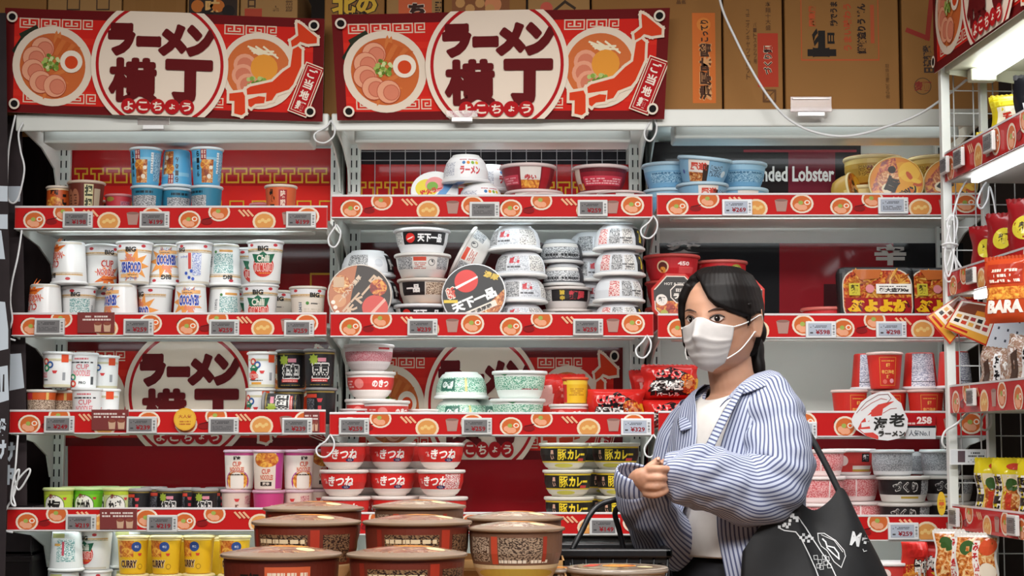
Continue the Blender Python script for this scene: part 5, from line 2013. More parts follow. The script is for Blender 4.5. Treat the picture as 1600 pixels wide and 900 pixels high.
def pouch(name, label, loc, w, h, dp, base, art, rz=0, rx=0, asp=None, mat=None, seal=True, jag=0, ry=0, cat='noodle pack'):
    """soft filled bag standing up: bulging front and back, crimped seams at top and bottom"""
    t = thing(name, label, cat, loc, (R(rx), R(ry), R(rz)))
    nx, nz = 14, 16
    g = random.Random(int(abs(loc[0]) * 1000) + int(w * 1e4))
    ph = [g.uniform(0, 6) for _ in range(4)]
    def dep(u, v):
        e = max(0, 1 - abs(2 * u - 1) ** 3.2) ** .7 * max(0, 1 - abs(2 * v - 1) ** 3.6) ** .6
        return dp / 2 * e * (1 + .10 * math.sin(9 * u + ph[0]) * math.sin(7 * v + ph[1]) + .05 * math.sin(21 * u + 15 * v + ph[2]))
    def pos(u, v, s):
        ww = w * (1 - .05 * math.sin(math.pi * v) ** 2)
        return ((u - .5) * ww + .003 * math.sin(11 * v + ph[3]), s * dep(u, v), v * h + jag * .006 * math.sin(25 * u + ph[1]) * (v > .95))
    m = MB()
    for s in (-1, 1):
        vs = [pos(i / nx, j / nz, s) for j in range(nz + 1) for i in range(nx + 1)]
        fs = []
        for j in range(nz):
            for i in range(nx):
                k = j * (nx + 1) + i
                f = (k, k + 1, k + nx + 2, k + nx + 1)
                fs.append(f if s < 0 else f[::-1])
        m.add(vs, fs, mat or M(base, .3, coat=.35), True)
    a = Art(w / h)
    art(a)
    m.art(a, lambda x, y, o_: (lambda p: (p[0], p[1] - o_ - .0006, p[2]))(pos(min(max(x, 0), 1), min(max(y, 0), 1), -1)), step=.09, stepy=.09, eps=6e-5)
    m.mats = [GLOSSY(q, .45) for q in m.mats]
    m.build('bag', t)
    if seal:
        m = MB()
        n = 24
        vs, fs = [], []
        for v0, v1 in ((.955, 1.02), (-.0, .0)):
            if v1 == v0:
                continue
            k0 = len(vs)
            for i in range(n + 1):
                x = (i / n - .5) * w * .985
                zg = .0022 * (i % 2)
                vs += [(x, -.0015 - .0012 * (i % 2), v0 * h), (x, -.0015 - .0012 * (i % 2), v1 * h + zg), (x, .0015, v0 * h), (x, .0015, v1 * h + zg)]
            for i in range(n):
                k = k0 + 4 * i
                fs += [(k, k + 4, k + 5, k + 1), (k + 2, k + 3, k + 7, k + 6), (k + 1, k + 5, k + 7, k + 3)]
        m.add(vs, fs, mat or M(base, .3, coat=.35))
        m.build('seal', t)
    return t


def a_ufo(a):
    a.poly([(.12, .1), (.2, .7), (.5, .92), (.8, .7), (.88, .1)], '1a1214')
    a.text('U.F.O', .42, .7, .5, .22, 'd8343a', .07, out='f0c4bc')
    a.text('爆盛', .4, .36, .6, .3, 'f2ece8', .07, out='2a1a1a')
    a.text('バーレル', .42, .12, .4, .1, 'f2ece8', .05); a.ell(.78, .42, .28, FOODR); a.ell(.8, .4, .12, 'c9865a')
    a.rect(.94, .1, 1.0, .6, 'e8b82a')


def shz(b, k):
    return SHZ[b][k] + .001


q = px(962, 600, .09)
pouch('noodle_pack', 'red pack with black arc at the right end of the third middle shelf', (q.x, .10, shz(1, 2)), .165, .105, .10, 'c8241f', a_ufo, seal=False)
q = px(884, 600, .2)
def a_red(a):
    a.rect(.06, .08, .94, .92, 'cc2a24'); a.rect(.15, .4, .4, .8, 'e0a49c'); a.lines(.5, .2, .9, .8, 5, 'e88a7c', 3)
pouch('noodle_pack', 'plain bright red pack behind the yellow cup on the third middle shelf', (q.x - .02, .25, shz(1, 2)), .16, .150, .06, 'd0241e', a_red, jag=1)
def d_yc(a):
    a.rect(-1.7, .03, 1.7, .94, 'e0b020'); a.rect(-1.7, .72, 1.7, .94, 'e6c23a'); a.lines(-.7, .3, .6, .6, 4, 'b87a14', 3); a.rect(-1.7, .03, -.95, .94, 'c8241e')
proto('yc', 'cup', .038, .033, .075, 'e0b020', 'd8502a', d_yc)
place(1, 2, 889, .12, 'redband', 'white bowl with bright red lid under the yellow cup', scale=.80, inv=0)
PROTO['yc'][0]
place(1, 2, 899, .12, 'yc', 'yellow cup standing on the red-lidded bowl', SHZ[1][2] + .078 * .80 + .003, rz=8)

# third right shelf
q = px(1048, 600, .12)
z = SHZ[2][2] + .001
pouch('noodle_pack', 'red pack with white lettering at the left end of the third right shelf, lower', (q.x, .11, z), .175, .078, .11, 'c8241f', a_ufo, seal=False)
pouch('noodle_pack', 'red pack with white lettering stacked on the left red pack of the third right shelf', (q.x, .13, z + .078), .165, .100, .10, 'c8241f', a_ufo, rz=4, rx=-6)
pouch('noodle_pack', 'red pack partly hidden by the striped collar, lower', (q.x + .16, .13, z), .16, .078, .10, 'c8241f', a_ufo, seal=False)
pouch('noodle_pack', 'red pack behind the upper left red pack of the third right shelf', (q.x - .03, .25, z), .16, .165, .09, 'b8201c', a_red, jag=1)
R1 = 'red cup with a gold-lettered panel'
place(2, 2, 1327, .085, 'redcup', R1 + ', leftmost of the lower row beside the white panel', rz=22)
place(2, 2, 1389, .12, 'redcup', R1 + ', second of the lower row, behind the shrimp sign', rz=0)
place(2, 2, 1446, .085, 'redcup', R1 + ', third of the lower row, by the post', rz=0)
place(2, 2, 1500, .10, 'redcup', R1 + ', lower row, seen past the post', rz=0)
z3 = SHZ[2][2] + .1085
place(2, 2, 1383, .10, 'redcup', R1 + ', upright in the upper row', z3, rz=0)
place(2, 2, 1438, .09, 'redcupinfo', 'red cup with white printed back, upside down in the upper row', z3, inv=1, rz=0)
place(2, 2, 1357, .16, 'redcupinfo', 'red cup showing its white printed back, behind the front red cup', z3, inv=1, rz=0)
place(2, 2, 1492, .10, 'redcupinfo', 'red cup standing upside down, half behind the post', z3, inv=1, rz=50)

# fourth left shelf
place(0, 3, 92, .085, 'lime', 'yellow-green cup with a white round label, leftmost on the fourth left shelf', rz=0, scale=1.0)
place(0, 3, 138, .085, 'lime2', 'bright green cup with black hiragana, second on the fourth left shelf', rz=0)
place(0, 3, 184, .08, 'lime3', 'pale green cup with black hiragana, third on the fourth left shelf', rz=8)
place(0, 3, 119, .2, 'lime', 'green cup in the second row between the two leftmost green cups', rz=30)
place(0, 3, 163, .2, 'lime2', 'green cup in the second row behind the pale green cup', rz=30)
place(0, 3, 205, .22, 'lime2', 'green cup in the second row left of the black cups', rz=30)
place(0, 3, 217, .085, 'blackmini2', 'slim black cup with red badges, first of the black row', rz=-25)
place(0, 3, 241, .14, 'blackmini2', 'black cup with a barcode panel, second of the black row', rz=20, scale=1.03)
place(0, 3, 266, .085, 'blackmini', 'black cup with white-edged characters in the middle of the black row', rz=0)
place(0, 3, 294, .18, 'blackmini2', 'shaded black cup fourth in the black row', rz=-10)
place(0, 3, 320, .085, 'blackmini', 'black cup with white-edged characters at the right of the black row', rz=6)
place(0, 3, 235, .24, 'blackmini', 'black cup in the rear row behind the barcode cup', rz=6)
place(0, 3, 340, .22, 'blackmini2', 'black cup in the rear row beside the purple cups', rz=6)
stack(0, 3, 369, .085, [('pinkside', 0, 0, 30, 'cream cup with red lettering'), ('purple', 0, 5, -2, 'white and purple cup with noodle picture')], 'in the left purple stack')
stack(0, 3, 420, .10, [('pink', 0, 0, 0, 'magenta pink cup'), ('purple2', 0, -1, 10, 'cream and pink noodle-picture cup')], 'in the centre purple stack')
stack(0, 3, 466, .09, [('pinkside', 0, 0, 0, 'cream cup with pink base'), ('purple', 0, 0, 30, 'purple cup turned left')], 'in the right purple stack')
place(0, 3, 492, .2, 'pinkside', 'shaded brownish cup behind the right purple stack, lower', rz=40)
place(0, 3, 488, .2, 'purple2', 'shaded brownish cup behind the right purple stack, upper', SHZ[0][3] + .087, rz=70)

# fourth middle shelf
for i, (x, pos) in enumerate(((538, 'left'), (614, 'centre'), (690, 'right'))):
    it = 'red bowl with white hiragana'
    stack(1, 3, x, .10, [('kitsune', 0, 3, 0, it), ('kitsune' if i < 2 else 'kitsune2', 0, -1, (-8, 0, -18)[i], it), ('kitsune', 0, -2, (4, 0, 6)[i], it)], 'in the %s front column' % pos)
for i, (x, pos) in enumerate(((577, 'left'), (652, 'right'))):
    it = 'red bowl in shade'
    stack(1, 3, x, .26, [('kitsune', 0, 0, 40, it), ('kitsune', 0, 0, 60, it), ('kitsune', 0, 0, 50, it)], 'in the %s gap behind the red columns' % pos)
for i, (x, pos) in enumerate(((885, 'left'), (966, 'right'))):
    it = 'black-banded bowl with yellow lettering'
    stack(1, 3, x, .11, [('curry', 0, 4, 0, it), ('curry', 0, 2, (4, -6)[i], it), ('curry', 0, -4, (10, -4)[i], it)], 'in the %s curry column' % pos)
stack(1, 3, 925, .27, [('curry', 0, 0, 50, 'shaded black-banded bowl'), ('curry', 0, 0, 50, 'shaded black-banded bowl'), ('curry', 0, 0, 50, 'shaded black-banded bowl')], 'behind and between the curry columns')

# fourth right shelf
PK = 'pale pink printed bowl'
stack(2, 3, 1280, .10, [('pinkbowl', 0, 0, 0, PK), ('pinkbowl', 0, 0, 20, PK), ('pinkbowl', 0, 0, 0, PK)], 'left of the bag strap')
stack(2, 3, 1330, .17, [('pinkbowl', 0, 10, 0, PK), ('pinkbowl', 0, 4, 0, PK), ('rightred', 0, -2, 0, 'red bowl with gold-edged panel')], 'just right of the bag strap')
stack(2, 3, 1411, .11, [('blackbowl', 0, 2, -10, 'black-banded bowl with outlined hiragana'), ('blackbowl', 0, 0, 0, 'black-banded bowl with grey panel'), ('grey', 0, -16, 0, 'grey printed bowl')], 'above the right bag price tag')
stack(2, 3, 1482, .12, [('blackbowl', 0, 0, 10, 'black-banded bowl'), ('blackbowl', 0, 0, -10, 'black-banded bowl'), ('grey', 0, -10, 0, 'grey printed bowl')], 'behind the white post')
zz = SHZ[2][3] + 2 * .0755
place(2, 3, 1432, .24, 'greyinv', 'grey printed bowl turned upside down on the rear of the black-banded pair', zz, inv=1, scale=.9)

# bottom left shelf
TL = 'upside-down white cup with pale teal print'
for x, rz, w in ((207, 0, 'leftmost'), (259, -22, 'second'), (310, -34, 'third'), (366, -10, 'rightmost')):
    stack(0, 4, x, .05, [('yellow', 0, 0, rz, 'yellow curry cup with dark lettering'), ('yellow', 0, 0, rz, 'yellow curry cup with dark lettering')], 'of the %s curry column' % w, scale=.95)
stack(0, 4, 103, .07, [('teal', 1, -3, 0, TL), ('teal', 1, 0, 0, TL)], 'at the left end of the bottom shelf')
stack(0, 4, 149, .075, [('bigtom', 0, 0, -20, 'white cup with green and red print'), ('bigtom', 0, 0, -36, 'white cup with red tomato disc')], 'of the bottom left shelf tomato pair', scale=.91)
stack(0, 4, 195, .17, [('teal', 1, 0, 30, TL), ('teal', 1, 0, 20, TL)], 'half behind the yellow cups')
for x, w in ((233, 'left'), (285, 'middle'), (335, 'right')):
    stack(0, 4, x, .2, [('lime', 0, 0, 80, 'yellow-green topped cup'), ('yellow', 0, 0, 80, 'shaded yellow cup')], 'in the %s rear yellow column' % w)

# bottom middle and right shelf
q = px(945, 850, .06)
def a_org(a):
    a.poly([(.0, .55), (.95, .75), (.8, .2), (.6, .15), (.55, .45), (.0, .2)], 'e2561c'); a.text('辛さ', .48, .5, .5, .26, 'f0e6dc', .06); a.rect(.25, .6, .5, .7, 'c42a1c')
pouch('noodle_pack', 'black pack with orange flame panel behind the basket handles', (q.x, .08, SHZ[1][4] + .001), .25, .182, .10, '15110f', a_org, seal=False)
q = px(1390, 880, .1)
place(2, 4, 1393, .1, 'rightred', 'white and red bowl on the bottom right shelf', SHZ[2][4] + .05, scale=.9)
PROTO['rightred'][0]
place(2, 4, 1393, .1, 'pinkbowl', 'pale pink bowl under the white and red bowl on the bottom right shelf', scale=.66)
def a_foodred(a):
    a.rect(.08, .05, .92, .6, FOODR); a.rect(.1, .7, .9, .92, 'c8241e'); a.text('旨辛', .6, .55, .5, .25, 'f0e8e0', .07, out='241414'); a.ell(.3, .3, .2, FOOD)
q = px(1425, 880, .09)
pouch('noodle_bag', 'red and brown bag standing between bowls on the bottom right shelf', (q.x, .06, SHZ[2][4] + .001), .085, .19, .05, 'b8281e', a_foodred, rz=20)
def a_foodred2(a):
    a.text('肉玉', .5, .66, .55, .22, 'f2ece6', .07, out='1a1414'); a.burst(.6, .45, .1, .18, 9, 'e0b83a'); a.rect(.2, .05, .5, .35, 'e0d8d4'); a.lines(.55, .1, .9, .35, 4, 'e8a49a', 3)
q = px(1460, 880, .1)
pouch('noodle_bag', 'red pack with white outlined characters by the foot of the post', (q.x, .10, SHZ[2][4] + .001), .11, .175, .06, 'c42a24', a_foodred2, seal=False)
# ---------------------------------------------------------------- shrimp sign on the third right shelf
SG = [(480, 660), (500, 620), (560, 520), (640, 460), (720, 432), (790, 435), (825, 470), (850, 500), (890, 530), (910, 590), (945, 660), (940, 740), (910, 800), (850, 825), (780, 838), (690, 830), (600, 800), (520, 750), (485, 700)]
q0 = lambda x, y: (1240 + x / 5.29, 530 + y / 5.29)
c = px(1375, 651, -.03)
m = MB()
P = [px(*q0(*p), -.03) - c for p in SG]
n = len(P)
Q = [p + Vector((0, .003, 0)) for p in P]
m.add(P + Q, [tuple(range(n)), tuple(reversed(range(n, 2 * n)))] + [(i, i + n, (i + 1) % n + n, (i + 1) % n) for i in range(n)], M('e6e6e8', .4, coat=.2))
a = Art(1)
def pp(*pts):
    return [q0(*p) for p in pts]
a.poly_c(pp((530, 740), (560, 680), (600, 640), (650, 590), (740, 550), (830, 515), (700, 600), (640, 640), (620, 690), (640, 760), (700, 800), (700, 830), (600, 800)), 'd23a30')
a.poly_c(pp((640, 590), (700, 540), (780, 520), (830, 512), (740, 570), (730, 630), (650, 640)), 'd23a30')
a.poly(pp((590, 640), (640, 620), (640, 660), (600, 690)), 'e6e6e8'); a.poly(pp((560, 690), (620, 680), (630, 720), (560, 730)), 'e6e6e8'); a.poly(pp((545, 745), (640, 740), (660, 770), (580, 775)), 'e6e6e8')
a.stroke(pp((520, 610), (600, 520), (700, 460), (780, 455), (805, 490), (770, 530)), .9, '7a2420')
a.stroke(pp((560, 590), (640, 530), (720, 490), (770, 500)), .8, 'b8443c')
a.stroke(pp((740, 610), (800, 575), (850, 570)), .8, 'b8443c')
for t_, x, y, w_, h_ in (('海', 718, 700, 22, 21), ('老', 852, 668, 24, 20)):
    X, Y_ = q0(x, y)
    a.text(t_, X, Y_, w_, -h_, '16130f', .02, fat=.22)
X, Y_ = q0(810, 780)
a.text('ラーメン', X, Y_, 42, -9, '2a2622', .05)
m.art(a, lambda x, y, o_: px(x, y, -.03) - c + Vector((0, -o_, 0)), eps=8e-5)
o = m.build('shrimp_sign')
o.location = c
tag(o, 'white cut-out shrimp sign with black brush characters in front of the red cups', 'sign')
a = Art(1.6)
a.rect(0, 0, 1, 1, 'b0141c'); a.rect(0, 0, 1, .5, 'dfe2e6'); a.rect(.0, .46, 1, .55, '22242a'); a.text('258', .62, .77, .5, .3, 'f2dcd8', .05); a.lines(.05, .6, .32, .74, 1, 'f0d0cc', 3); a.text('人気No.1', .45, .24, .7, .26, '6a7078', .03)
poster('shelf_card', 'red and white card with large numerals right of the shrimp sign', [(1415, 648), (1462, 648), (1462, 686), (1415, 686)], a, Y=-.012, cat='card')

# ---------------------------------------------------------------- right-hand rack, running toward the viewer
RT_ = R(-86.4)
RO = px(1483, 500, -.30)
RO.z = 0
RM = Matrix.Translation(RO) @ Matrix.Rotation(RT_, 4, 'Z')
LEN = .95
zpx = lambda y: px(1490, y, -.30).z


def rk(name, label, cat, z=0, grp=None):
    t = thing(name, label, cat, RO + Vector((0, 0, z)), (0, 0, RT_), grp)
    return t


rack = rk('wire_rack', 'white steel rack with wire grid end along the right edge of the photo', 'rack')
MB().box(-.012, -.012, 0, .012, .012, 2.34, M('dfe3e0', .35), .002).build('post', rack)
MB().box(-.02, .098, 0, .0, .118, 2.34, M('cfd3cf', .35), .002).build('post', rack)
MB().box(LEN - .012, -.012, 0, LEN + .012, .012, 2.34, M('dfe3e0', .35), .002).build('post', rack)
MB().box(-.012, .36, 0, LEN, .372, 2.34, M('8b8b88', .5), .002).build('back_panel', rack)
m = MB()
y = .03
while y < .36:
    m.tube([(-.014, y, .55), (-.014, y, 2.3)], .0018, 'd6dadb', 6)
    y += .0535
z = .60
while z < 2.3:
    m.tube([(-.016, .0, z), (-.016, .36, z)], .0018, 'd6dadb', 6)
    z += .0615
m.build('wire_grid', rack)
RRAIL = [(240, 286), (425, 464), (602, 646), (787, 826)]
RSZ = []
for i, (y0, y1) in enumerate(RRAIL):
    zt, zb = zpx(y0), zpx(y1)
    zs = zb + .02
    RSZ.append(zs)
    t = rk('rack_shelf', '%s shelf of the right rack with a red ramen-print edge strip' % ['top', 'second', 'third', 'lowest'][i], 'shelf', zs)
    MB().box(.0, .004, -.02, LEN, .355, 0, M('d5d6d0', .4), .002).build('board', t)
    if i < 2:
        MB().box(.10, .035, -.034, LEN - .06, .055, -.021, M('f6fbff', .3, emit=LAMP_E * 1.2), .002).build('light_tube', t)
    ro = MB().box(.0, -.006, zb - zs, LEN, -.001, zt - zs - .005, M('a83a40', .25, coat=.5), .0008).box(0, -.007, zt - zs - .005, LEN, .002, zt - zs, M('e2dcde', .15, coat=1)).build('price_rail', t)
    st = MB().art(strip_art(LEN), lambda x, y, o_: Vector((.004 + x * (LEN - .008), -.006 - o_, zb - zs + .001 + y * (zt - zb - .007))), eps=5e-5)
    st.mats = [GLOSSY(mm, .4) for mm in st.mats]
    st.build('printed_strip', ro)
zc = zpx(116)
t = rk('canopy_shelf', 'lit canopy of the right rack with a bright tube under the red banner', 'shelf', zc)
MB().box(0, .0, 0, LEN, .355, .02, M('c9c9b4', .4), .002).build('board', t)
MB().box(.09, .06, -.03, LEN - .03, .10, -.004, M('f6fbff', .3, emit=LAMP_E * 1.3), .004).build('light_tube', t)
MB().box(.055, .045, -.035, .09, .115, -.001, 'd2d2c0', .004).build('lamp_holder', t)
for x in (0.05, LEN - .03):
    m = MB()
    pr = [(0.0, 0), (.35, 0), (.35, -.06), (.3, -.05), (.0, -.012)]
    vs = [(x - .0015, y, q) for y, q in pr] + [(x + .0015, y, q) for y, q in pr]
    m.add(vs, [tuple(range(5)), tuple(reversed(range(5, 10)))] + [(i, i + 5, (i + 1) % 5 + 5, (i + 1) % 5) for i in range(5)], 'bdbca6')
    m.build('bracket', t)
# banner of the rack
t = rk('hanging_banner', 'red ramen banner on the right rack seen at a steep angle', 'banner', zc + .004)
m = MB().box(-.01, -.022, 0, LEN - .0, -.0205, .31, 'e9dfd6')
m.art(SIGN, lambda x, y, o_: (-.01 + x * (LEN + .01), -.022 - o_, y * .31))
m.mats = [MATTE(q) for q in m.mats]
m.build('sheet', t)
# tags on the rack
for x, zi, w_, h_, lab in ((.045, 0, .028, .022, 'price tag at the far end of the top rack shelf'), (.165, 0, .034, .024, 'second price tag on the top rack shelf'), (.40, 0, .034, .024, 'near price tag on the top rack shelf, at the photo edge'), (.24, 1, .03, .02, 'price tag on the second rack shelf below the red bags'), (.22, 2, .028, .022, 'price tag on the third rack shelf below the clear bags'), (.06, 3, .032, .024, 'tilted price tag at the far end of the lowest rack shelf'), (.5, 3, .032, .024, 'price tag on the lowest rack shelf at the photo edge')):
    zt, zb = [zpx(q) for q in RRAIL[zi]]
    p = RM @ Vector((x, -.022, (zt + zb) / 2))
    tg = price_tag(0, 0, '', lab, w=w_, h=h_)
    tg.location = p
    tg.rotation_euler = (0, 0, RT_)


def rloc(x, y, zi):
    p = RM @ Vector((x, y, 0))
    p.z = RSZ[zi] + .0015
    return p


YEL = 'd8c41c'
def a_chick(a):
    a.rect(0, .82, 1, 1, 'e6d83a'); a.rect(.12, .25, .95, .8, 'f0ead2'); a.text('チキン', .5, .62, .6, .18, 'c8321e', .06); a.text('ラーメン', .52, .42, .6, .14, 'c8321e', .05)
    a.lines(.15, .28, .9, .34, 1, 'c87a2a', 4); a.ell(.2, .36, .05, 'd8a030'); a.lines(.1, .08, .9, .2, 2, 'c0502a', 6)
def a_brown(a):
    a.rect(0, 0, 1, 1, 'c9b22a'); a.rect(.1, .1, .95, .7, '6a2a1c'); a.lines(.15, .2, .9, .6, 4, 'd8b08a', 3); a.rect(.1, .72, .9, .95, 'e6d83a')
pouch('noodle_bag', 'yellow multipack with white and red panel on the top rack shelf', rloc(.30, .095, 0), .14, .155, .07, YEL, a_chick, rz=-22)
pouch('noodle_bag', 'small brown and yellow bag leaning beside the yellow multipack on the top rack shelf', rloc(.15, .075, 0), .085, .09, .05, YEL, a_brown, rz=-40)
def a_dkblue(a):
    a.ell(.4, .8, .12, '3a6ac0'); a.text('旨塩', .45, .45, .6, .3, 'd8dce4', .06); a.lines(.1, .1, .9, .25, 3, '8a90a4', 6)
pouch('noodle_bag', 'dark navy bag at the right photo edge on the top rack shelf', rloc(.47, .10, 0), .15, .17, .06, '17181f', a_dkblue, rz=-20)
pouch('noodle_bag', 'yellow bag standing behind the yellow multipack on the top rack shelf', rloc(.22, .19, 0), .13, .19, .05, YEL, a_chick, rz=-14)
def a_redbag(a):
    a.ell(.3, .62, .16, 'd2c23a'); a.text('麺', .3, .62, .16, .16, '3a2a14', .05); a.ell(.68, .68, .17, 'a8161c'); a.ell(.68, .68, .15, 'e8ddd0'); a.ell(.68, .68, .125, 'b41a20'); a.text('ラ王', .68, .68, .2, .12, 'f0e6dc', .05)
    a.rect(0, .0, 1, .33, FOOD2); a.ell(.15, .18, .14, 'e6ded2'); a.lines(.05, .1, .25, .25, 3, '6a5a4a', 4); a.ell(.75, .16, .17, 'd0a060')
for x, y, rz, lab in ((.13, .095, -30, 'red noodle bag with yellow badge, farthest on the second rack shelf'), (.26, .095, -26, 'red noodle bag with white round emblem, middle of the second rack shelf'), (.40, .10, -26, 'red noodle bag nearest the photo edge on the second rack shelf')):
    pouch('noodle_bag', lab, rloc(x, y, 1), .15, .135 + x * .12, .06, '8a1218', a_redbag, rz=rz, jag=1)
def a_orng(a):
    a.rect(.1, .6, .9, .9, 'a8321e'); a.lines(.15, .62, .85, .86, 3, 'f0e0d0', 3); a.text('BARA', .5, .25, .8, .2, 'f0e6dc', .06); a.rect(0, .36, 1, .55, FOOD)
p = RM @ Vector((.60, -.05, 0)); p.z = RSZ[1] - .13
pouch('noodle_bag', 'orange-red bag hung on the second rack shelf at the photo edge', p, .11, .15, .03, 'b8421c', a_orng, rz=-40)
CLRB = M('b8aa9c', .12, kind='food', c2='e8e4e2', c3='8a5a3c', coat=1)
def a_clear(a):
    a.rect(0, 0, 1, .12, 'b8222a'); a.rect(.30, .1, .45, .9, 'e6e4e4'); a.vtext('生そば', .37, .12, .88, .12, '1a1416', .06); a.poly([(.5, .1), (.62, .12), (.9, .9), (.75, .92)], '2a2022')
    a.rect(.62, .2, .9, .6, FOOD2); a.text('信州', .7, .7, .4, .16, 'f0ece8', .06); a.poly([(.1, .15), (.25, .1), (.2, .8), (.08, .7)], '4a3830')
for x, y, rz, w_, lab in ((.14, .085, -24, .125, 'clear noodle bag with dark and white lettering, farther on the third rack shelf'), (.33, .09, -20, .13, 'clear noodle bag with red top nearer on the third rack shelf'), (.47, .09, -20, .13, 'clear noodle bag cut by the right photo edge on the third rack shelf')):
    pouch('noodle_bag', lab, rloc(x, y, 2), w_, .125 + x * .1, .07, 'b8aa9c', a_clear, rz=rz, mat=CLRB, jag=1, ry=8)
def a_yel5(a):
    a.rect(0, .0, .16, .78, 'e8e2dc'); a.vtext('豚ラーメン', .08, .02, .76, .15, '231a16', .08); a.rect(.18, .04, .98, .78, FOOD2); a.rect(.18, .6, .98, .78, 'd8c9a8'); a.ell(.6, .56, .12, 'f0e4d0'); a.ell(.6, .56, .06, 'd8862a')
    a.ell(.35, .62, .1, '3a5a2a'); a.rect(.24, .1, .36, .5, 'c8402c'); a.text('旨味', .75, .3, .3, .2, 'a8282a', .06); a.poly([(.5, .98), (.95, .84), (1, 1)], 'd02a20')
    a.ell(.45, .9, .05, 'c8402c', rx=.12)
for x, y, lab in ((.12, .085, 'lime-yellow noodle multipack with egg picture, farthest on the lowest rack shelf'), (.26, .085, 'lime-yellow noodle multipack, middle of the lowest rack shelf'), (.42, .09, 'lime-yellow noodle multipack at the photo edge on the lowest rack shelf')):
    pouch('noodle_bag', lab, rloc(x, y, 3), .125, .16, .085, YEL, a_yel5, rz=-18)
def a_hang(a):
    a.rect(.05, .1, .95, .95, FOOD2); a.ell(.3, .78, .12, '3a5a2a'); a.rect(.42, .2, .58, .9, 'e8e0d8'); a.vtext('みそ煮込', .5, .22, .88, .13, 'b8282a', .05); a.ell(.78, .8, .14, 'd0502a'); a.ell(.75, .4, .14, 'e6d8c4'); a.lines(.1, .02, .9, .12, 1, '4a3a34', 4)
for x, rz, lab in ((.10, -20, 'white noodle packet hung below the lowest rack shelf, farther one'), (.27, -20, 'white noodle packet hung below the lowest rack shelf, nearer one')):
    p = RM @ Vector((x, -.03, 0)); p.z = zpx(826) - .15
    pouch('noodle_bag', lab, p, .105, .15, .022, 'e6e2dc', a_hang, rz=rz)
    # hung from the rail by a small clip
# flyers and calendar clipped to the rack
def card(label, Qp, Y, art, name='flyer'):
    poster(name, label, Qp, art, Y=Y, cat='flyer', th=.001)
def a_fly(a):
    a.rect(0, 0, 1, 1, 'b8321c'); a.rect(.03, .04, .97, .96, 'e8dccb'); a.rect(.08, .62, .92, .92, '7a3a24'); a.rect(.5, .62, .92, .75, 'd8862a')
    for i in range(5):
        for j in range(2):
            a.rect(.1 + .17 * i, .3 + .15 * j, .22 + .17 * i, .4 + .15 * j, ('2a2422', 'c8402c', 'd8a04a', '8a4a2c', 'a83a3c')[(i + 2 * j) % 5], same=True)
    a.rect(.03, .04, .97, .22, 'd89a3a'); a.rect(.08, .1, .5, .16, 'b0201c')
a = Art(1.4); a_fly(a)
card('tilted flyer at the left of the flyers clipped to the white post', [(1500, 460), (1530, 485), (1484, 538), (1447, 495)], -.33, a)
a = Art(1.4); a_fly(a)
card('tilted orange flyer with food pictures in the middle of the clipped flyers', [(1502, 468), (1564, 476), (1541, 541), (1475, 512)], -.35, a)
a = Art(1.1)
a.rect(0, 0, 1, 1, 'd9dce4')
for i in range(4):
    for j in range(3):
        a.rect(.12 + .24 * i, .2 + .25 * j, .17 + .24 * i, .26 + .25 * j, '4a4e5a', same=True)
card('white calendar sheet clipped right of the orange flyer', [(1564, 476), (1618, 490), (1606, 560), (1541, 541)], -.37, a, 'calendar_sheet')
a = Art(2.2)
a.rect(0, 0, 1, 1, 'e2e4e8'); a.rect(.03, .05, .97, .95, 'd4d8de'); a.rect(.22, .15, .42, .9, '5a4a52'); a.lines(.5, .5, .95, .9, 2, '3a3c44', 3); a.lines(.5, .15, .95, .4, 2, '7a7e8a', 5)
card('small white notice card on the rack grid above the yellow multipacks', [(1484, 702), (1541, 702), (1541, 726), (1484, 726)], -.335, a, 'notice_card')
a = Art(.42)
a.ell(.5, .5, .5, 'd8b028', rx=.21); a.ell(.5, .5, .3, 'd8742a', rx=.12)
c = px(1471, 787, -.325)
m = MB()
vs = [(.011 * math.cos(t_ / 24 * 6.2832), yy, .031 * math.sin(t_ / 24 * 6.2832)) for yy in (-.001, .001) for t_ in range(24)]
m.add(vs, [tuple(range(24)), tuple(reversed(range(24, 48)))] + [(i, (i + 1) % 24, (i + 1) % 24 + 24, i + 24) for i in range(24)][::-1], 'd8b028')
m.art(Art(1), flat())
a = Art(1); a.rect(-.5, -.2, .5, .2, 'd8622a'); a.lines(-.4, -.6, .4, .6, 5, 'b0522a', 3)
m.art(a, lambda x, y, o_: (x * .014, -.001 - o_, y * .02))
o = m.build('hang_tag'); o.location = c
tag(o, 'narrow yellow oval tag hanging on the white post near the bottom', 'tag')
# cords on the rack
cable('bundle of white cord tied to the post beside the second rack shelf', [px(1478, 345, -.335), px(1488, 335, -.34), px(1496, 350, -.34), px(1485, 400, -.345), px(1476, 430, -.34), px(1484, 440, -.34), px(1494, 420, -.345), px(1486, 380, -.35), px(1480, 350, -.345), px(1490, 340, -.35), px(1490, 400, -.35), px(1482, 432, -.35), px(1476, 400, -.35), px(1484, 352, -.355)], .0026, 'cord_bundle')
cable('short white tie wound round the cord bundle on the post', [px(1472, 383, -.35), px(1482, 380, -.365), px(1496, 383, -.35), px(1486, 388, -.33), px(1473, 387, -.35)], .003)
cable('white cord running down from the top rack shelf to the cord bundle', [px(1510, 282, -.34), px(1500, 300, -.34), px(1492, 325, -.345), px(1488, 345, -.345)], .0028)
cable('white cord coil hanging under the top rack shelf', [px(1541, 285, -.36), px(1532, 300, -.365), px(1527, 318, -.37), px(1534, 326, -.37), px(1543, 312, -.37), px(1546, 292, -.365), px(1552, 310, -.365), px(1556, 335, -.36)], .0028)
cable('white cord slanting from the bundle down to the flyers', [px(1489, 395, -.345), px(1497, 410, -.345), px(1505, 423, -.345)], .0028)
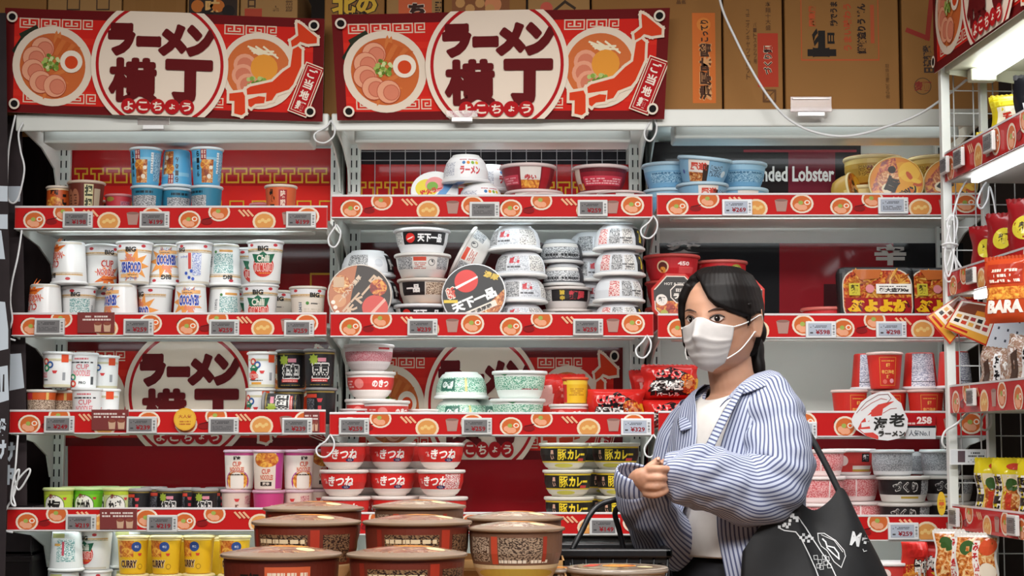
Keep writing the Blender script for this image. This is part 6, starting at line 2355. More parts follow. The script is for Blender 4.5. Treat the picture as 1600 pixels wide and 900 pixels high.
cable('white cord coil hanging under the third rack shelf', [px(1540, 645, -.36), px(1534, 655, -.365), px(1533, 668, -.37), px(1540, 672, -.37), px(1549, 664, -.37), px(1549, 648, -.36)], .0028)
cable('white cord slanting from the third rack shelf across the post', [px(1513, 645, -.345), px(1495, 662, -.345), px(1477, 674, -.34), px(1472, 690, -.34), px(1477, 700, -.335)], .0032)
# ---------------------------------------------------------------- foreground: display table with very large bowls
def d_giant(a):
    a.rect(-2.2, .05, 2.2, .30, 'c9ad84'); a.rect(-2.2, .30, 2.2, .88, '6b2a1c')
    a.rect(-.85, .34, .25, .80, M('8a6a4a', .45, kind='speck', c2='2a1712', scale=.9)); a.rect(.3, .30, .48, .88, 'a8321e')
    a.lines(-.82, .66, .2, .78, 1, 'e0caa4', 3, wd=.1); a.rect(.55, .34, 1.2, .8, M('7a5a40', .45, kind='speck', c2='2a1712', scale=.9)); a.rect(-1.05, .3, -.92, .88, '8c2a1c')
    a.text('S', .39, .5, .12, .16, 'e0caa4', .05)


def d_giant2(a):
    a.rect(-2.2, .05, 2.2, .30, 'c9ad84'); a.rect(-2.2, .30, 2.2, .88, '5e2014')
    a.text('元祖', -.45, .58, .42, .36, '17100c', .07); a.rect(-.15, .36, .65, .84, 'c85a34'); a.rect(-.1, .38, .5, .66, M('e0cdb4', .45, kind='speck', c2='5a3424', scale=.9)); a.lines(-.1, .7, .6, .8, 1, 'e8d4bc', 4)
    a.text('仝光', .95, .5, .38, .34, 'd9a848', .06)


def d_giant3(a):
    a.rect(-2.2, .05, 2.2, .36, 'd9c49c'); a.ell(.0, .18, .1, 'c9b04c', rx=.9); a.rect(-2.2, .34, 2.2, .88, '70503e')
    a.rect(-.55, .36, -.4, .86, 'b8442c'); a.rect(-.38, .38, .6, .84, M('a08a74', .45, kind='speck', c2='3a2a22', scale=.9)); a.lines(-.38, .38, .8, .48, 1, 'e6dccb', 3); a.rect(-1.2, .4, -.6, .84, M('b09a84', .45, kind='speck', c2='4a3428', scale=.9)); a.rect(.62, .4, .72, .86, '9a3424')


LIDF = M('7a4a36', .2, kind='food', c2='c9a26a', c3='a8745a', coat=.7, scale=.7)
LIDG = M('8a6a58', .2, kind='food', c2='d9c8b0', c3='b8a088', coat=.7, scale=.6)


def l_giant(mat):
    def f(a):
        a.ell(0, 0, .9, mat, n=48); a.ell(.1, .15, .35, FOOD); a.poly([(-.7, .2), (-.3, .75), (-.1, .6), (-.5, .1)], 'c2402c'); a.ell(.45, -.35, .16, 'd9c89a')
    return f


for kk, da, lm, body in (('giant', d_giant, LIDF, '6b2a1c'), ('giant2', d_giant2, LIDF, '5e2014'), ('giant3', d_giant3, LIDG, '70503e')):
    proto(kk, 'bowl', .099, .072, .108, body, M('8f7a66', .3, coat=.5), da, l_giant(lm), rim=M('8e7863', .25, coat=.6), seg=48, dome=.011, rimh=.5)
for kk in ('flat',):
    proto(kk, 'pan', .092, .066, .075, 'b8a890', M('b8a898', .25, coat=.6), d_tenkaside, l_giant(LIDG), rim=M('a8998a', .28, coat=.6), seg=40)

TZ = .80
tb = thing('display_table', 'wooden display table under the very large foreground bowls', 'table', (-.25, -1.85, 0))
MB().box(-.62, -.38, TZ - .03, .72, .50, TZ, M('9a6a3c', .5, kind='wood', c2='a8774a'), .004).build('table_top', tb)
for x in (-.58, .66):
    for y in (-.34, .44):
        MB().box(x - .025, y - .025, 0, x + .025, y + .025, TZ - .03, M('6a4a2c', .5), .004).build('leg', tb)
GB = []


def giant(xpx, ypx, Y, keys, labels, rz=0, sc=1.0):
    """a short pile of very large bowls whose top lid rim is seen at xpx, ypx"""
    top = px(xpx, ypx, Y)
    H = PROTO[keys[0]][1] * sc
    z = top.z - len(keys) * (H + .0015)
    for k_, lab in zip(keys, labels):
        put(k_, (top.x, Y, z), lab, rz=rz, scale=sc, name='giant_noodle_bowl', cat='noodle bowl')
        z += H + .0015
    return top.z - len(keys) * (H + .0015)


def tray(xpx0, xpx1, Y0, Y1, ztop, label, lip=.012):
    """low cardboard tray set on the table"""
    A, B = px(xpx0, 860, (Y0 + Y1) / 2).x, px(xpx1, 860, (Y0 + Y1) / 2).x
    t = thing('cardboard_carton', label, 'carton', ((A + B) / 2, (Y0 + Y1) / 2, TZ))
    it = Matrix.Translation(-Vector(t.location))
    m = MB().box(A, Y0, TZ + .0005, B, Y1, ztop, CARD, .002, mtx=it)
    for x0, y0, x1, y1 in ((A, Y0, B, Y0 + .003), (A, Y1 - .003, B, Y1), (A, Y0, A + .003, Y1), (B - .003, Y0, B, Y1)):
        m.box(x0, y0, ztop - .002, x1, y1, ztop + lip, CARD2, mtx=it)
    m.build('tray', t)


H1 = .108
Yf, Yb, Yr = -2.0, -1.70, -1.43
zf = px(440, 862, Yf).z - (H1 + .0015)
zb = px(480, 812, Yb).z - (H1 + .0015)
zr = px(490, 791, Yr).z - (H1 + .0015)
tray(335, 735, Yf - .105, Yf + .105, zf - .001, 'cardboard carton under the two front bowls')
tray(385, 885, Yb - .105, Yb + .105, zb - .001, 'cardboard carton under the middle row of large bowls')
tray(395, 880, Yr - .105, Yr + .105, zr - .001, 'cardboard carton under the rear row of large bowls')
giant(440, 862, Yf, ['giant2'], ['large brown bowl with black characters, front left of the foreground'])
giant(636, 862, Yf, ['giant'], ['large brown bowl with red stripe, right one of the front row'], rz=10)
giant(479, 812, Yb, ['giant'], ['large brown bowl, left of the middle row, printed with tiny text'], rz=-6)
giant(652, 812, Yb, ['giant'], ['large brown bowl, centre of the middle row, right of the tiny-text bowl'], rz=14)
giant(806, 822, Yb, ['giant3'], ['large grey-brown bowl with cream base, right of the middle row'], rz=0, sc=.90)
giant(490, 791, Yr, ['giant'], ['large bowl with brown lid at the rear left, above the middle row'], rz=0)
giant(655, 788, Yr, ['giant3'], ['large bowl with pale lid at the rear centre, below the red bowls'], sc=.93)
giant(805, 806, Yr, ['giant3'], ['large bowl with greyish lid at the rear right, below the dark red sheet'], sc=.96)
giant(965, 884, -1.68, ['flat'], ['low flat-lidded bowl in front of the basket'], rz=20)
giant(1003, 905, -1.92, ['flat'], ['frontmost low flat-lidded bowl right of centre'], rz=-30, sc=1.05)
giant(868, 886, -1.60, ['flat'], ['small pale-lidded bowl right of the grey-brown bowl, rear'], sc=.62)
giant(876, 903, -1.86, ['flat'], ['small pale-lidded bowl right of the grey-brown bowl, front'], sc=.66)
zlow = min(px(965, 884, -1.68).z - .0765, px(1003, 905, -1.92).z - .080)
tray(845, 1085, -2.03, -1.56, zlow - .0015, 'wide cardboard tray holding the low lids at the lower right')

# ---------------------------------------------------------------- the woman, her clothes, bag and basket
YP = -1.15


def P(x, y, dy=0.0):
    return px(x, y, YP + dy)


def remesh(m, voxel, smooth=4, mats=None):
    me = m.mesh('tmp')
    o = bpy.data.objects.new('tmp', me)
    COL.objects.link(o)
    r = o.modifiers.new('r', 'REMESH')
    r.mode = 'VOXEL'
    r.voxel_size = voxel
    r.use_smooth_shade = True
    s = o.modifiers.new('s', 'SMOOTH')
    s.factor = .5
    s.iterations = smooth
    bpy.context.view_layer.update()
    out = bpy.data.meshes.new_from_object(o.evaluated_get(bpy.context.evaluated_depsgraph_get()))
    bpy.data.objects.remove(o)
    return out


def loft(m, rings, mat, caps=True, smooth=True, closed=True, uvs=False, flipf=False):
    n = len(rings[0])
    vs = [p for r in rings for p in r]
    fs, uv = [], []
    # arc length around, averaged
    vlen = [0]
    for j in range(len(rings) - 1):
        vlen.append(vlen[-1] + sum((rings[j + 1][i] - rings[j][i]).length for i in range(n)) / n)
    ul = [0] * (n + 1)
    for i in range(n):
        ul[i + 1] = ul[i] + max((r[(i + 1) % n] - r[i]).length for r in rings) * .9
    for j in range(len(rings) - 1):
        for i in range(n if closed else n - 1):
            i2 = (i + 1) % n
            fs.append((j * n + i, j * n + i2, (j + 1) * n + i2, (j + 1) * n + i))
            uv.append([(ul[i], vlen[j]), (ul[i + 1], vlen[j]), (ul[i + 1], vlen[j + 1]), (ul[i], vlen[j + 1])])
    if caps and closed:
        fs.append(tuple(reversed(range(n))))
        fs.append(tuple((len(rings) - 1) * n + i for i in range(n)))
        uv += [[(0, 0)] * n, [(0, 0)] * n]
    m.add(vs, fs, mat, smooth, uv=uv if uvs else None)


def limb_rings(pts, rads, n=20, wr=0.0, seed=1, flat_=1.0, sub=4, side=None):
    pts = bez(pts, sub)
    rr = bez([Vector((r, 0, 0)) for r in rads], sub)
    g = random.Random(seed)
    ph = [g.uniform(0, 6) for _ in range(4)]
    out = []
    pn = None
    for k, p in enumerate(pts):
        d = (pts[min(k + 1, len(pts) - 1)] - pts[max(k - 1, 0)]).normalized()
        if pn is None:
            a_ = d.cross(Vector((0, 1, 0)))
            if a_.length < .2:
                a_ = d.cross(Vector((1, 0, 0)))
        else:
            a_ = pn - d * pn.dot(d)
        a_.normalize()
        pn = a_
        b_ = d.cross(a_)
        ring = []
        for i in range(n):
            t = 2 * math.pi * i / n
            w_ = 1 + wr * (math.sin(2 * t + k * 1.1 + ph[0]) * .6 + math.sin(3 * t - k * 1.7 + ph[1]) * .5 + math.sin(k * 2.1 + ph[2]) * .5)
            ring.append(p + (a_ * math.cos(t) + b_ * math.sin(t) * flat_) * rr[k].x * w_)
        out.append(ring)
    return out


SKIN = M('bb8a70', .5, kind='skin', c2='c4967c', scale=2)
b_ = SKIN.node_tree.nodes['Principled BSDF']
b_.inputs['Subsurface Weight'].default_value = .12
b_.inputs['Subsurface Radius'].default_value = (.01, .004, .002)
HC = P(1127, 503, 0)
YAW = R(33)
FW = Vector((-math.sin(YAW), -math.cos(YAW), 0))
LT = Vector((math.cos(YAW), -math.sin(YAW), 0))
HP = [(.104, .004, .004, .004), (.100, .026, .024, .036), (.088, .050, .050, .066), (.068, .065, .072, .084), (.04, .0725, .083, .094), (.015, .0735, .0865, .096), (-.01, .0725, .086, .092), (-.035, .070, .0865, .082),
      (-.058, .065, .086, .064), (-.078, .057, .083, .046), (-.094, .045, .076, .034), (-.104, .030, .062, .026), (-.110, .006, .03, .008)]


def head_at(az, z, off=0.0):
    zz = max(min(z, .104), -.110)
    for (z0, w0, f0, b0), (z1, w1, f1, b1) in zip(HP, HP[1:]):
        if z1 <= zz <= z0:
            t = (z0 - zz) / (z0 - z1)
            t2 = t
            w_, f_, bk = w0 + (w1 - w0) * t2, f0 + (f1 - f0) * t2, b0 + (b1 - b0) * t2
            break
    ca, sa = math.cos(az), math.sin(az)
    fwd = (f_ if ca > 0 else bk) * abs(ca) ** .92 * (1 if ca > 0 else -1)
    lat = w_ * abs(sa) ** .92 * (1 if sa > 0 else -1)
    # nose, eye sockets, brow
    aa = az if abs(az) < math.pi else 0
    nose = .022 * math.exp(-(aa / .13) ** 2) * max(0, 1 - abs((zz + .036) / .036)) ** 1.0 + .006 * math.exp(-(aa / .10) ** 2) * math.exp(-((zz + .006) / .02) ** 2)
    fwd += nose
    sock = -.0045 * (math.exp(-((abs(aa) - .42) / .17) ** 2) * math.exp(-((zz + .001) / .010) ** 2))
    n = Vector((lat, fwd))
    r = n.length or 1
    k = 1 + (sock + off) / max(r, .02)
    up = off * max(0, (zz - .05) / .05) if zz > .05 else 0
    return HC + LT * (lat * k) + FW * (fwd * k) + Vector((0, 0, zz + up))


def head_rings(offf, nz=40, na=56, z0=.104, z1=-.110):
    rings = []
    for j in range(nz + 1):
        t = j / nz
        z = z0 + (z1 - z0) * (.5 - .5 * math.cos(math.pi * t))
        rings.append([head_at(-math.pi + 2 * math.pi * i / na, z, offf(-math.pi + 2 * math.pi * i / na, z) if offf else 0) for i in range(na)])
    return rings


body = MB()
loft(body, head_rings(None)[::-1], SKIN)
# neck, torso, hips, legs inside the clothes
loft(body, limb_rings([P(1136, 545, .02), P(1142, 585, .015), P(1148, 612, .02), P(1150, 640, .02)], [.05, .0485, .055, .075], 24), SKIN)
CH = Vector((-.8, -.6, 0))
SH = Vector((.6, -.8, 0))


def tring(x, y, a_, bf, bb=None, n=40, al0=0, al1=360, dy=0, wr=0, ph=0, z=None):
    """torso cross-section: a_ = half width along the shoulders, bf / bb = half depth front / back"""
    c_ = P(x, y, dy)
    if z is not None:
        c_.z = z
    bb = bb or bf
    out = []
    for i in range(n):
        t = R(al0 + (al1 - al0) * i / (n if al1 - al0 >= 360 else n - 1))
        w_ = 1 + wr * (math.sin(5 * t + ph) + .6 * math.sin(9 * t - 1.7 * ph))
        f_ = bf if math.cos(t) > 0 else bb
        out.append(c_ + (CH * (f_ * math.cos(t)) + SH * (a_ * math.sin(t))) * w_)
    return out


loft(body, [tring(1150, 618, .06, .05), tring(1150, 640, .13, .075), tring(1148, 680, .145, .095), tring(1148, 760, .135, .095), tring(1152, 850, .135, .095), tring(1156, 920, .15, .105), tring(1158, 960, .145, .10)], SKIN)
for s_ in (1, -1):
    hip = P(1158, 950, 0) + SH * (.075 * s_)
    fx, fy = hip.x + .02, hip.y
    loft(body, limb_rings([hip, Vector((fx - .01, fy, .47)), Vector((fx + .01, fy + .01, .28)), Vector((fx + .02, fy + .02, .075))], [.075, .05, .048, .032], 16), SKIN)
    loft(body, limb_rings([Vector((fx + .03, fy + .03, .045)), Vector((fx - .03, fy - .03, .045)), Vector((fx - .11, fy - .09, .03)), Vector((fx - .15, fy - .11, .028))], [.03, .034, .03, .014], 12), SKIN)
# arms
RW = P(996, 764, -.20)        # right wrist
LWR = P(1054, 727, -.215)     # left wrist
loft(body, limb_rings([P(1088, 648, .11), P(1062, 750, .11), P(1048, 835, .02), P(1018, 800, -.10), RW], [.038, .034, .030, .028, .023], 14), SKIN)
loft(body, limb_rings([P(1208, 640, -.09), P(1213, 700, -.12), P(1206, 752, -.15), P(1126, 750, -.20), LWR], [.036, .030, .028, .027, .022], 14), SKIN)
# right hand: palm and four fingers wrapped toward the other cuff, thumb on top
def finger(pts, r0, r1):
    pts = [Vector(p) for p in pts]
    loft(body, limb_rings(pts + [pts[-1] + (pts[-1] - pts[-2]).normalized() * .004], [r0 + (r1 - r0) * i / (len(pts) - 1) for i in range(len(pts))] + [r1 * .4], 10, sub=3), SKIN)


hd = -.245
loft(body, limb_rings([RW, P(1002, 757, -.225), P(1010, 752, hd), P(1018, 750, hd - .004)], [.024, .031, .034, .026], 16, flat_=.62), SKIN)
finger([P(1003, 741, hd), P(1016, 733, hd - .020), P(1031, 732.5, hd - .026), P(1044, 733, hd - .014)], .0092, .0070)
finger([P(1003, 750, hd), P(1018, 747, hd - .024), P(1032, 746.5, hd - .028), P(1039, 747.5, hd - .010)], .0092, .0072)
finger([P(1004, 760, hd), P(1018, 760.5, hd - .022), P(1031, 759.5, hd - .025), P(1039, 759, hd - .008)], .009, .0070)
finger([P(1007, 770, hd), P(1020, 773.5, hd - .016), P(1033, 771, hd - .019), P(1042, 766, hd - .008)], .0084, .0062)
finger([P(1002, 748, hd + .01), P(1014, 732, hd + .020), P(1024, 724, hd + .024), P(1028, 719, hd + .022)], .0115, .008)
# left hand drawn into its cuff, only a thumb tip showing
lh = -.205
loft(body, limb_rings([LWR, P(1046, 735, lh), P(1040, 742, lh + .01)], [.023, .028, .024], 14, flat_=.6), SKIN)
finger([P(1050, 736, lh), P(1052, 727, lh + .004), P(1049, 720, lh + .004), P(1046.5, 716, lh + .004)], .0105, .0078)
for k in range(4):
    finger([P(1040, 737 + 5 * k, lh + .008), P(1033, 739 + 5.5 * k, lh + .016), P(1029 + (k == 3) * 2, 741 + 5.5 * k, lh + .028)], .0085, .0065)
# near ear and far ear
for s_ in (1, -1):
    ec = head_at(1.62 * s_, -.004, .004)
    ax = Vector((0, 0, 1))
    rings = []
    for j in range(9):
        t = j / 8
        zz = -.031 + .062 * t
        hw = .019 * math.sin(math.pi * (.12 + .80 * t)) ** .8
        rings.append([ec + Vector((0, 0, zz)) + (-FW) * (.004 + hw * math.cos(u) + .008 * t) + LT * s_ * (.0065 * math.sin(u) + .010 * max(0, -math.cos(u) * -1) * .6) for u in [2 * math.pi * i / 12 for i in range(12)]])
    loft(body, rings, SKIN)
me = remesh(body, .0028, 2)
person = thing('person', 'woman with dark tied-back hair in face mask and blue striped shirt, hands joined', 'person', (P(1158, 900).x, P(1158, 900).y, 0))
me.transform(Matrix.Translation(-person.location))
if not me.materials:
    me.materials.append(SKIN)
me.polygons.foreach_set('use_smooth', [True] * len(me.polygons))
o = bpy.data.objects.new('body', me)
COL.objects.link(o)
o.parent = person
PI = Matrix.Translation(-person.location)


def child(m, name, parent=None):
    m.v = [tuple(PI @ Vector(v)) for v in m.v]
    return m.build(name, parent or person)


# fingernails are small separate pieces
m = MB()
for x, y, d in ((1028.5, 717, hd + .0145), (1047, 714.5, lh - .003)):
    p = P(x, y, d)
    m.lathe([(.0012, 0), (.0042, .0), (.0042, .0012), (.0012, .0016)], M('c4937d', .3, coat=.3), 10, mtx=Matrix.Translation(p) @ Matrix.Rotation(R(70), 4, 'X'))
child(m, 'fingernails')
# eyes
for s_, nm in ((1, 'eye'), (-1, 'eye')):
    m = MB()
    a0 = .405 * s_
    z0 = .0015
    def ep(u, v, off):
        # u,v in metres on the face around the eye centre
        return head_at(a0 + u / .085, z0 + v, .0035 + off)
    def alm(su, sv, off, mat, n=22, cu=0, cv=0, cut=None):
        ps = []
        for i in range(n):
            t = 2 * math.pi * i / n
            u, v = math.cos(t), math.sin(t)
            vv = v * (1 - u * u * .75) if cut is None else v
            ps.append(ep(cu + su * u, cv + sv * vv + (.0012 * u * s_ if cut is None else 0), off))
        c_ = ep(cu, cv, off)
        m.add([c_] + ps, [(0, i + 1, (i + 1) % n + 1) for i in range(n)], mat, True)
    alm(.0170, .0072, .0008, M('e2d6cf', .25, coat=.6))
    alm(.0068, .0068, .0016, M('1d120e', .15, coat=.8), cut=1, cu=-.0005)
    alm(.0014, .0014, .0022, M('f4f4f4', .2), cut=1, cu=-.002, cv=.0018, n=8)  # white dot painted on the iris as a catchlight
    # lids
    up = [ep(.018 * u, .0072 * (1 - u * u) + .0012 * u * s_ + .0004, .0022) for u in [i / 8 for i in range(-8, 9)]]
    m.tube(up, [.0004] + [.0014] * 15 + [.0005], M('1f1512', .5), 6)
    lo = [ep(.0165 * u, -.0068 * (1 - u * u) + .0012 * u * s_, .0012) for u in [i / 6 for i in range(-6, 7)]]
    m.tube(lo, .0005, M('8a5c4a', .5), 5)
    cr = [ep(.0175 * u, .0105 * (1 - .7 * u * u) + .001, .0004) for u in [i / 6 for i in range(-6, 7)]]
    m.tube(cr, .0006, M('b5846c', .5), 5)
    child(m, nm)
    m = MB()
    br = [ep(.021 * u, .0205 - .004 * u * u + .0022 * u * s_, .0004) for u in [i / 8 for i in range(-8, 9)]]
    m.tube(br, [.0008 + .0017 * (1 - abs(i - 8) / 9) for i in range(17)], M('3a2820', .7), 6)
    child(m, 'eyebrow')

# hair: a shell over the skull, parted above the far eye, tied low at the back
FACE = [(1050, 500), (1063, 500), (1067, 478), (1076, 458), (1087, 443), (1094, 438), (1099, 452), (1107, 467), (1118, 478), (1138, 487), (1158, 494), (1168, 498), (1176, 492), (1190, 496), (1189, 520), (1180, 540), (1176, 620), (1040, 620), (1040, 520)]


def sd(x, y):
    """signed distance in pixels to the bare-skin outline, positive inside"""
    ins = False
    d = 1e9
    for i in range(len(FACE)):
        (xa, ya), (xb, yb) = FACE[i - 1], FACE[i]
        if (ya > y) != (yb > y) and x < (xb - xa) * (y - ya) / (yb - ya) + xa:
            ins = not ins
        t = max(0, min(1, ((x - xa) * (xb - xa) + (y - ya) * (yb - ya)) / ((xb - xa) ** 2 + (yb - ya) ** 2)))
        d = min(d, math.hypot(x - xa - t * (xb - xa), y - ya - t * (yb - ya)))
    return d if ins else -d


def hair_off(az, z):
    p = head_at(az, z)
    nrm = head_at(az, z, .01) - p
    facing = nrm.normalized().dot((CAM_LOC - p).normalized())
    x, y = to_px(p)
    s_ = sd(x, y)
    if facing < -.05:
        bare = 1 if z < -.075 else 0
        k = 0.0 if bare else 1.0
    else:
        k = max(0, min(1, (4 - s_) / 8))
    k = k * k * (3 - 2 * k)
    strand = .0004 * math.sin(az * 47 + z * 160) + .0003 * math.sin(az * 83 - z * 120)
    return -.008 + k * (.0195 + .004 * max(0, z) / .1 + strand)


HAIR = M('0d0a0a', .5, kind='hair', c2='161110', scale=6)
HAIR.node_tree.nodes['Principled BSDF'].inputs['Specular IOR Level'].default_value = .18
m = MB()
loft(m, head_rings(hair_off, 84, 150)[::-1], HAIR)
loft(m, limb_rings([P(1172, 520, .07), P(1180, 535, .075), P(1182, 556, .06), P(1186, 580, .05), P(1190, 600, .05)], [.012, .017, .017, .014, .004], 14, wr=.05), HAIR)
loft(m, limb_rings([P(1172, 508, .09), P(1181, 522, .09), P(1186, 535, .085)], [.03, .026, .014], 12), HAIR)
# loose locks: in front of the near ear, and down the far temple
m.tube(bez([head_at(1.28, .035, .008), head_at(1.33, .01, .006), head_at(1.36, -.012, .004)], 6), [.008] * 3 + [.006] * 5 + [.004] * 3 + [.002] * 2, HAIR, 8)
m.tube(bez([head_at(-.75, .075, .008), head_at(-.92, .045, .008), head_at(-1.0, .015, .006), head_at(-1.02, -.012, .004)], 5), [.011] * 6 + [.008] * 6 + [.005] * 3 + [.003], HAIR, 8)
m.tube(bez([P(1183, 530, .04), P(1184, 545, .03), P(1181, 560, .03)], 5), .0018, HAIR, 6)
m.tube([P(1178.5, 532, .045), P(1184, 530, .06), P(1187, 536, .075)], .006, BLACK, 8)
child(m, 'hair')

# face mask with pleats and ear loops
m = MB()
MASK = M('bab6b4', .8, kind='cloth', c2='c2bebc', scale=8)
nu, nv = 36, 28
vs = []
for lay in (0, 1):
    for j in range(nv + 1):
        v = j / nv
        for i in range(nu + 1):
            u = -1 + 2 * i / nu
            top = -.009 + .013 * math.exp(-(u / .30) ** 2) - .006 * u * u
            bot = -.1095 + .018 * abs(u) ** 2.2
            z = top + (bot - top) * v
            az = u * (.88 - .08 * v)
            tent = .010 * math.exp(-(u / .42) ** 2) * math.sin(math.pi * min(1, .25 + v * .75)) + .012 * math.exp(-(u / .7) ** 2) * v * v
            pl = .0035 * (max(0, 1 - abs(v - .40) / .09) + .9 * max(0, 1 - abs(v - .56) / .08) + .6 * max(0, 1 - abs(v - .72) / .08)) * (1 - .5 * u * u)
            pl *= 1 - max(0, abs(u) - .8) * 4
            step_ = (.0 if v < .40 else -.0022) + (.0 if v < .56 else -.0018) + (.0 if v < .72 else -.0012)
            vs.append(head_at(az, max(z, -.1095), .0075 + tent + pl + step_ - lay * .0016))
n1 = (nu + 1) * (nv + 1)
fs = []
for j in range(nv):
    for i in range(nu):
        k = j * (nu + 1) + i
        fs.append((k, k + 1, k + nu + 2, k + nu + 1)[::-1])
        fs.append((n1 + k, n1 + k + 1, n1 + k + nu + 2, n1 + k + nu + 1))
edge = [i for i in range(nu + 1)] + [j * (nu + 1) + nu for j in range(1, nv + 1)] + [nv * (nu + 1) + i for i in range(nu - 1, -1, -1)] + [j * (nu + 1) for j in range(nv - 1, 0, -1)]
for i in range(len(edge)):
    a_, b2 = edge[i - 1], edge[i]
    fs.append((a_, b2, n1 + b2, n1 + a_))
m.add(vs, fs, MASK, True)
mk = child(m, 'face_mask')
m = MB()
for s_ in (1, -1):
    m.tube(bez([head_at(.87 * s_, -.016, .009), head_at(1.2 * s_, -.008, .006), head_at(1.52 * s_, .004, .008)], 5), .0016, 'e2e0dd', 6)
    m.tube(bez([head_at(.80 * s_, -.083, .013), head_at(1.12 * s_, -.066, .009), head_at(1.36 * s_, -.045, .007), head_at(1.55 * s_, -.024, .009)], 5), .0016, 'e2e0dd', 6)
    m.tube(bez([head_at(1.50 * s_, .004, .009), head_at(1.68 * s_, .012, .014), head_at(1.8 * s_, -.004, .012), head_at(1.72 * s_, -.022, .010), head_at(1.55 * s_, -.024, .009)], 5), .0014, 'e2e0dd', 6)
child(m, 'ear_loop', mk if False else person)

# white T-shirt
def tilt(ring, d):
    c_ = sum(ring, Vector()) / len(ring)
    return [p + Vector((0, 0, -d * (p - c_).dot(CH) / .06 - .3 * d * 0)) for p in ring]


TEE = M('cfcac6', .8, kind='cloth', c2='d9d5d0', scale=5)
m = MB()
tw = .012
loft(m, [tilt(tring(1140, 604, .056, .060), .030), tilt(tring(1142, 611, .068, .070, .062), .026), tilt(tring(1148, 626, .115, .088, .08), .010), tring(1149, 645, .150, .100, .09, wr=.006), tring(1148, 690, .158, .112, .10, wr=.012, ph=1), tring(1147, 750, .150, .112, .10, wr=.014, ph=2), tring(1147, 800, .150, .112, .105, wr=.016, ph=3), tring(1145, 842, .158, .118, .11, wr=.02, ph=4), tring(1146, 868, .160, .120, .11, wr=.02, ph=5)], TEE, caps=False)
o = child(m, 'tshirt')
md = o.modifiers.new('thick', 'SOLIDIFY'); md.thickness = .002
md = o.modifiers.new('sub', 'SUBSURF'); md.levels = 1; md.render_levels = 1
# trousers and shoes
TRO = M('121216', .75, kind='cloth', c2='191920', scale=6)
m = MB()
loft(m, [tring(1150, 850, .145, .105), tring(1154, 900, .160, .12), tring(1157, 950, .168, .125), tring(1158, 1000, .160, .125)], TRO)
for s_ in (1, -1):
    hip = P(1158, 960, 0) + SH * (.082 * s_)
    loft(m, limb_rings([hip, Vector((hip.x + .01, hip.y, .5)), Vector((hip.x + .02, hip.y + .005, .28)), Vector((hip.x + .03, hip.y + .01, .09))], [.10, .085, .08, .075], 18, wr=.01), TRO)
child(m, 'trousers')
for s_ in (1, -1):
    hip = P(1158, 960, 0) + SH * (.075 * s_)
    m = MB()
    loft(m, limb_rings([Vector((hip.x + .065, hip.y + .045, .04)), Vector((hip.x + .02, hip.y + .02, .048)), Vector((hip.x - .07, hip.y - .06, .042)), Vector((hip.x - .14, hip.y - .11, .036))], [.034, .044, .044, .03], 14, flat_=.9), BLACK)
    child(m, 'shoe')

# striped shirt
def stripes():
    mm = bpy.data.materials.new('striped_cotton')
    mm.use_nodes = True
    nt = mm.node_tree
    N, Lk = nt.nodes, nt.links
    b = N['Principled BSDF']
    b.inputs['Roughness'].default_value = .8
    uv = N.new('ShaderNodeUVMap'); uv.uv_map = 'uv'
    sp = N.new('ShaderNodeSeparateXYZ')
    Lk.new(uv.outputs[0], sp.inputs[0])
    def mth(op, a_, b2=None):
        n_ = N.new('ShaderNodeMath'); n_.operation = op
        for i, q in enumerate((a_, b2)):
            if q is None:
                continue
            if isinstance(q, (int, float)):
                n_.inputs[i].default_value = q
            else:
                Lk.new(q, n_.inputs[i])
        return n_.outputs[0]
    f = mth('FRACT', mth('MULTIPLY', sp.outputs[0], 1 / .0092))
    w_ = mth('LESS_THAN', f, .40)
    mx = N.new('ShaderNodeMixRGB')
    mx.inputs[1].default_value = lin('b0b7ca')
    mx.inputs[2].default_value = lin('4f5678')
    Lk.new(w_, mx.inputs[0])
    Lk.new(mx.outputs[0], b.inputs['Base Color'])
    return mm


SHIRT = stripes()
SHIN = M('9db2dc', .8, kind='cloth', c2='a9bce0', scale=6)
m = MB()
from mathutils import noise


def crumple(rings, amp, seed):
    """soft folds across a sleeve"""
    out = []
    n = len(rings)
    for k, r in enumerate(rings):
        c_ = sum(r, Vector()) / len(r)
        nr = []
        for p in r:
            q = p * 17 + Vector((seed, 0, 0))
            f = abs(noise.noise(q)) * 1.5 - .35 + .7 * (noise.noise(p * 9 + Vector((0, seed, 0))))
            e = min(1, k / 4, (n - 1 - k) / 3)
            nr.append(p + (p - c_).normalized() * amp * f * e)
        out.append(nr)
    return out


# body of the shirt, open in front: (x, y, half width, front, back, right edge angle, left edge angle)
SR = [(1156, 600, .080, .066, .075, 50, 318), (1156, 612, .115, .086, .090, 42, 330), (1156, 632, .150, .106, .105, 32, 350), (1154, 680, .172, .122, .115, 24, 360), (1152, 730, .172, .126, .118, 20, 362), (1150, 780, .172, .128, .120, 22, 356), (1148, 830, .175, .130, .125, 24, 348), (1148, 880, .180, .134, .13, 30, 340), (1150, 930, .185, .136, .132, 34, 336)]
rings = []
SRB = []
for k in range(len(SR) - 1):
    for t in (0, .5):
        SRB.append([SR[k][i] + (SR[k + 1][i] - SR[k][i]) * t for i in range(7)])
SRB.append(list(SR[-1]))
for k, (x, y, a_, bf, bb, e0, e1) in enumerate(SRB):
    rings.append(tring(x, y, a_, bf, bb, n=96, al0=e0, al1=e1, wr=.010 + .010 * k / len(SRB), ph=.7 * k))
rings = crumple([list(r_) for r_ in rings], .010, 31)
loft(m, rings[::-1], SHIRT, closed=False, uvs=True)
shirt_back = m
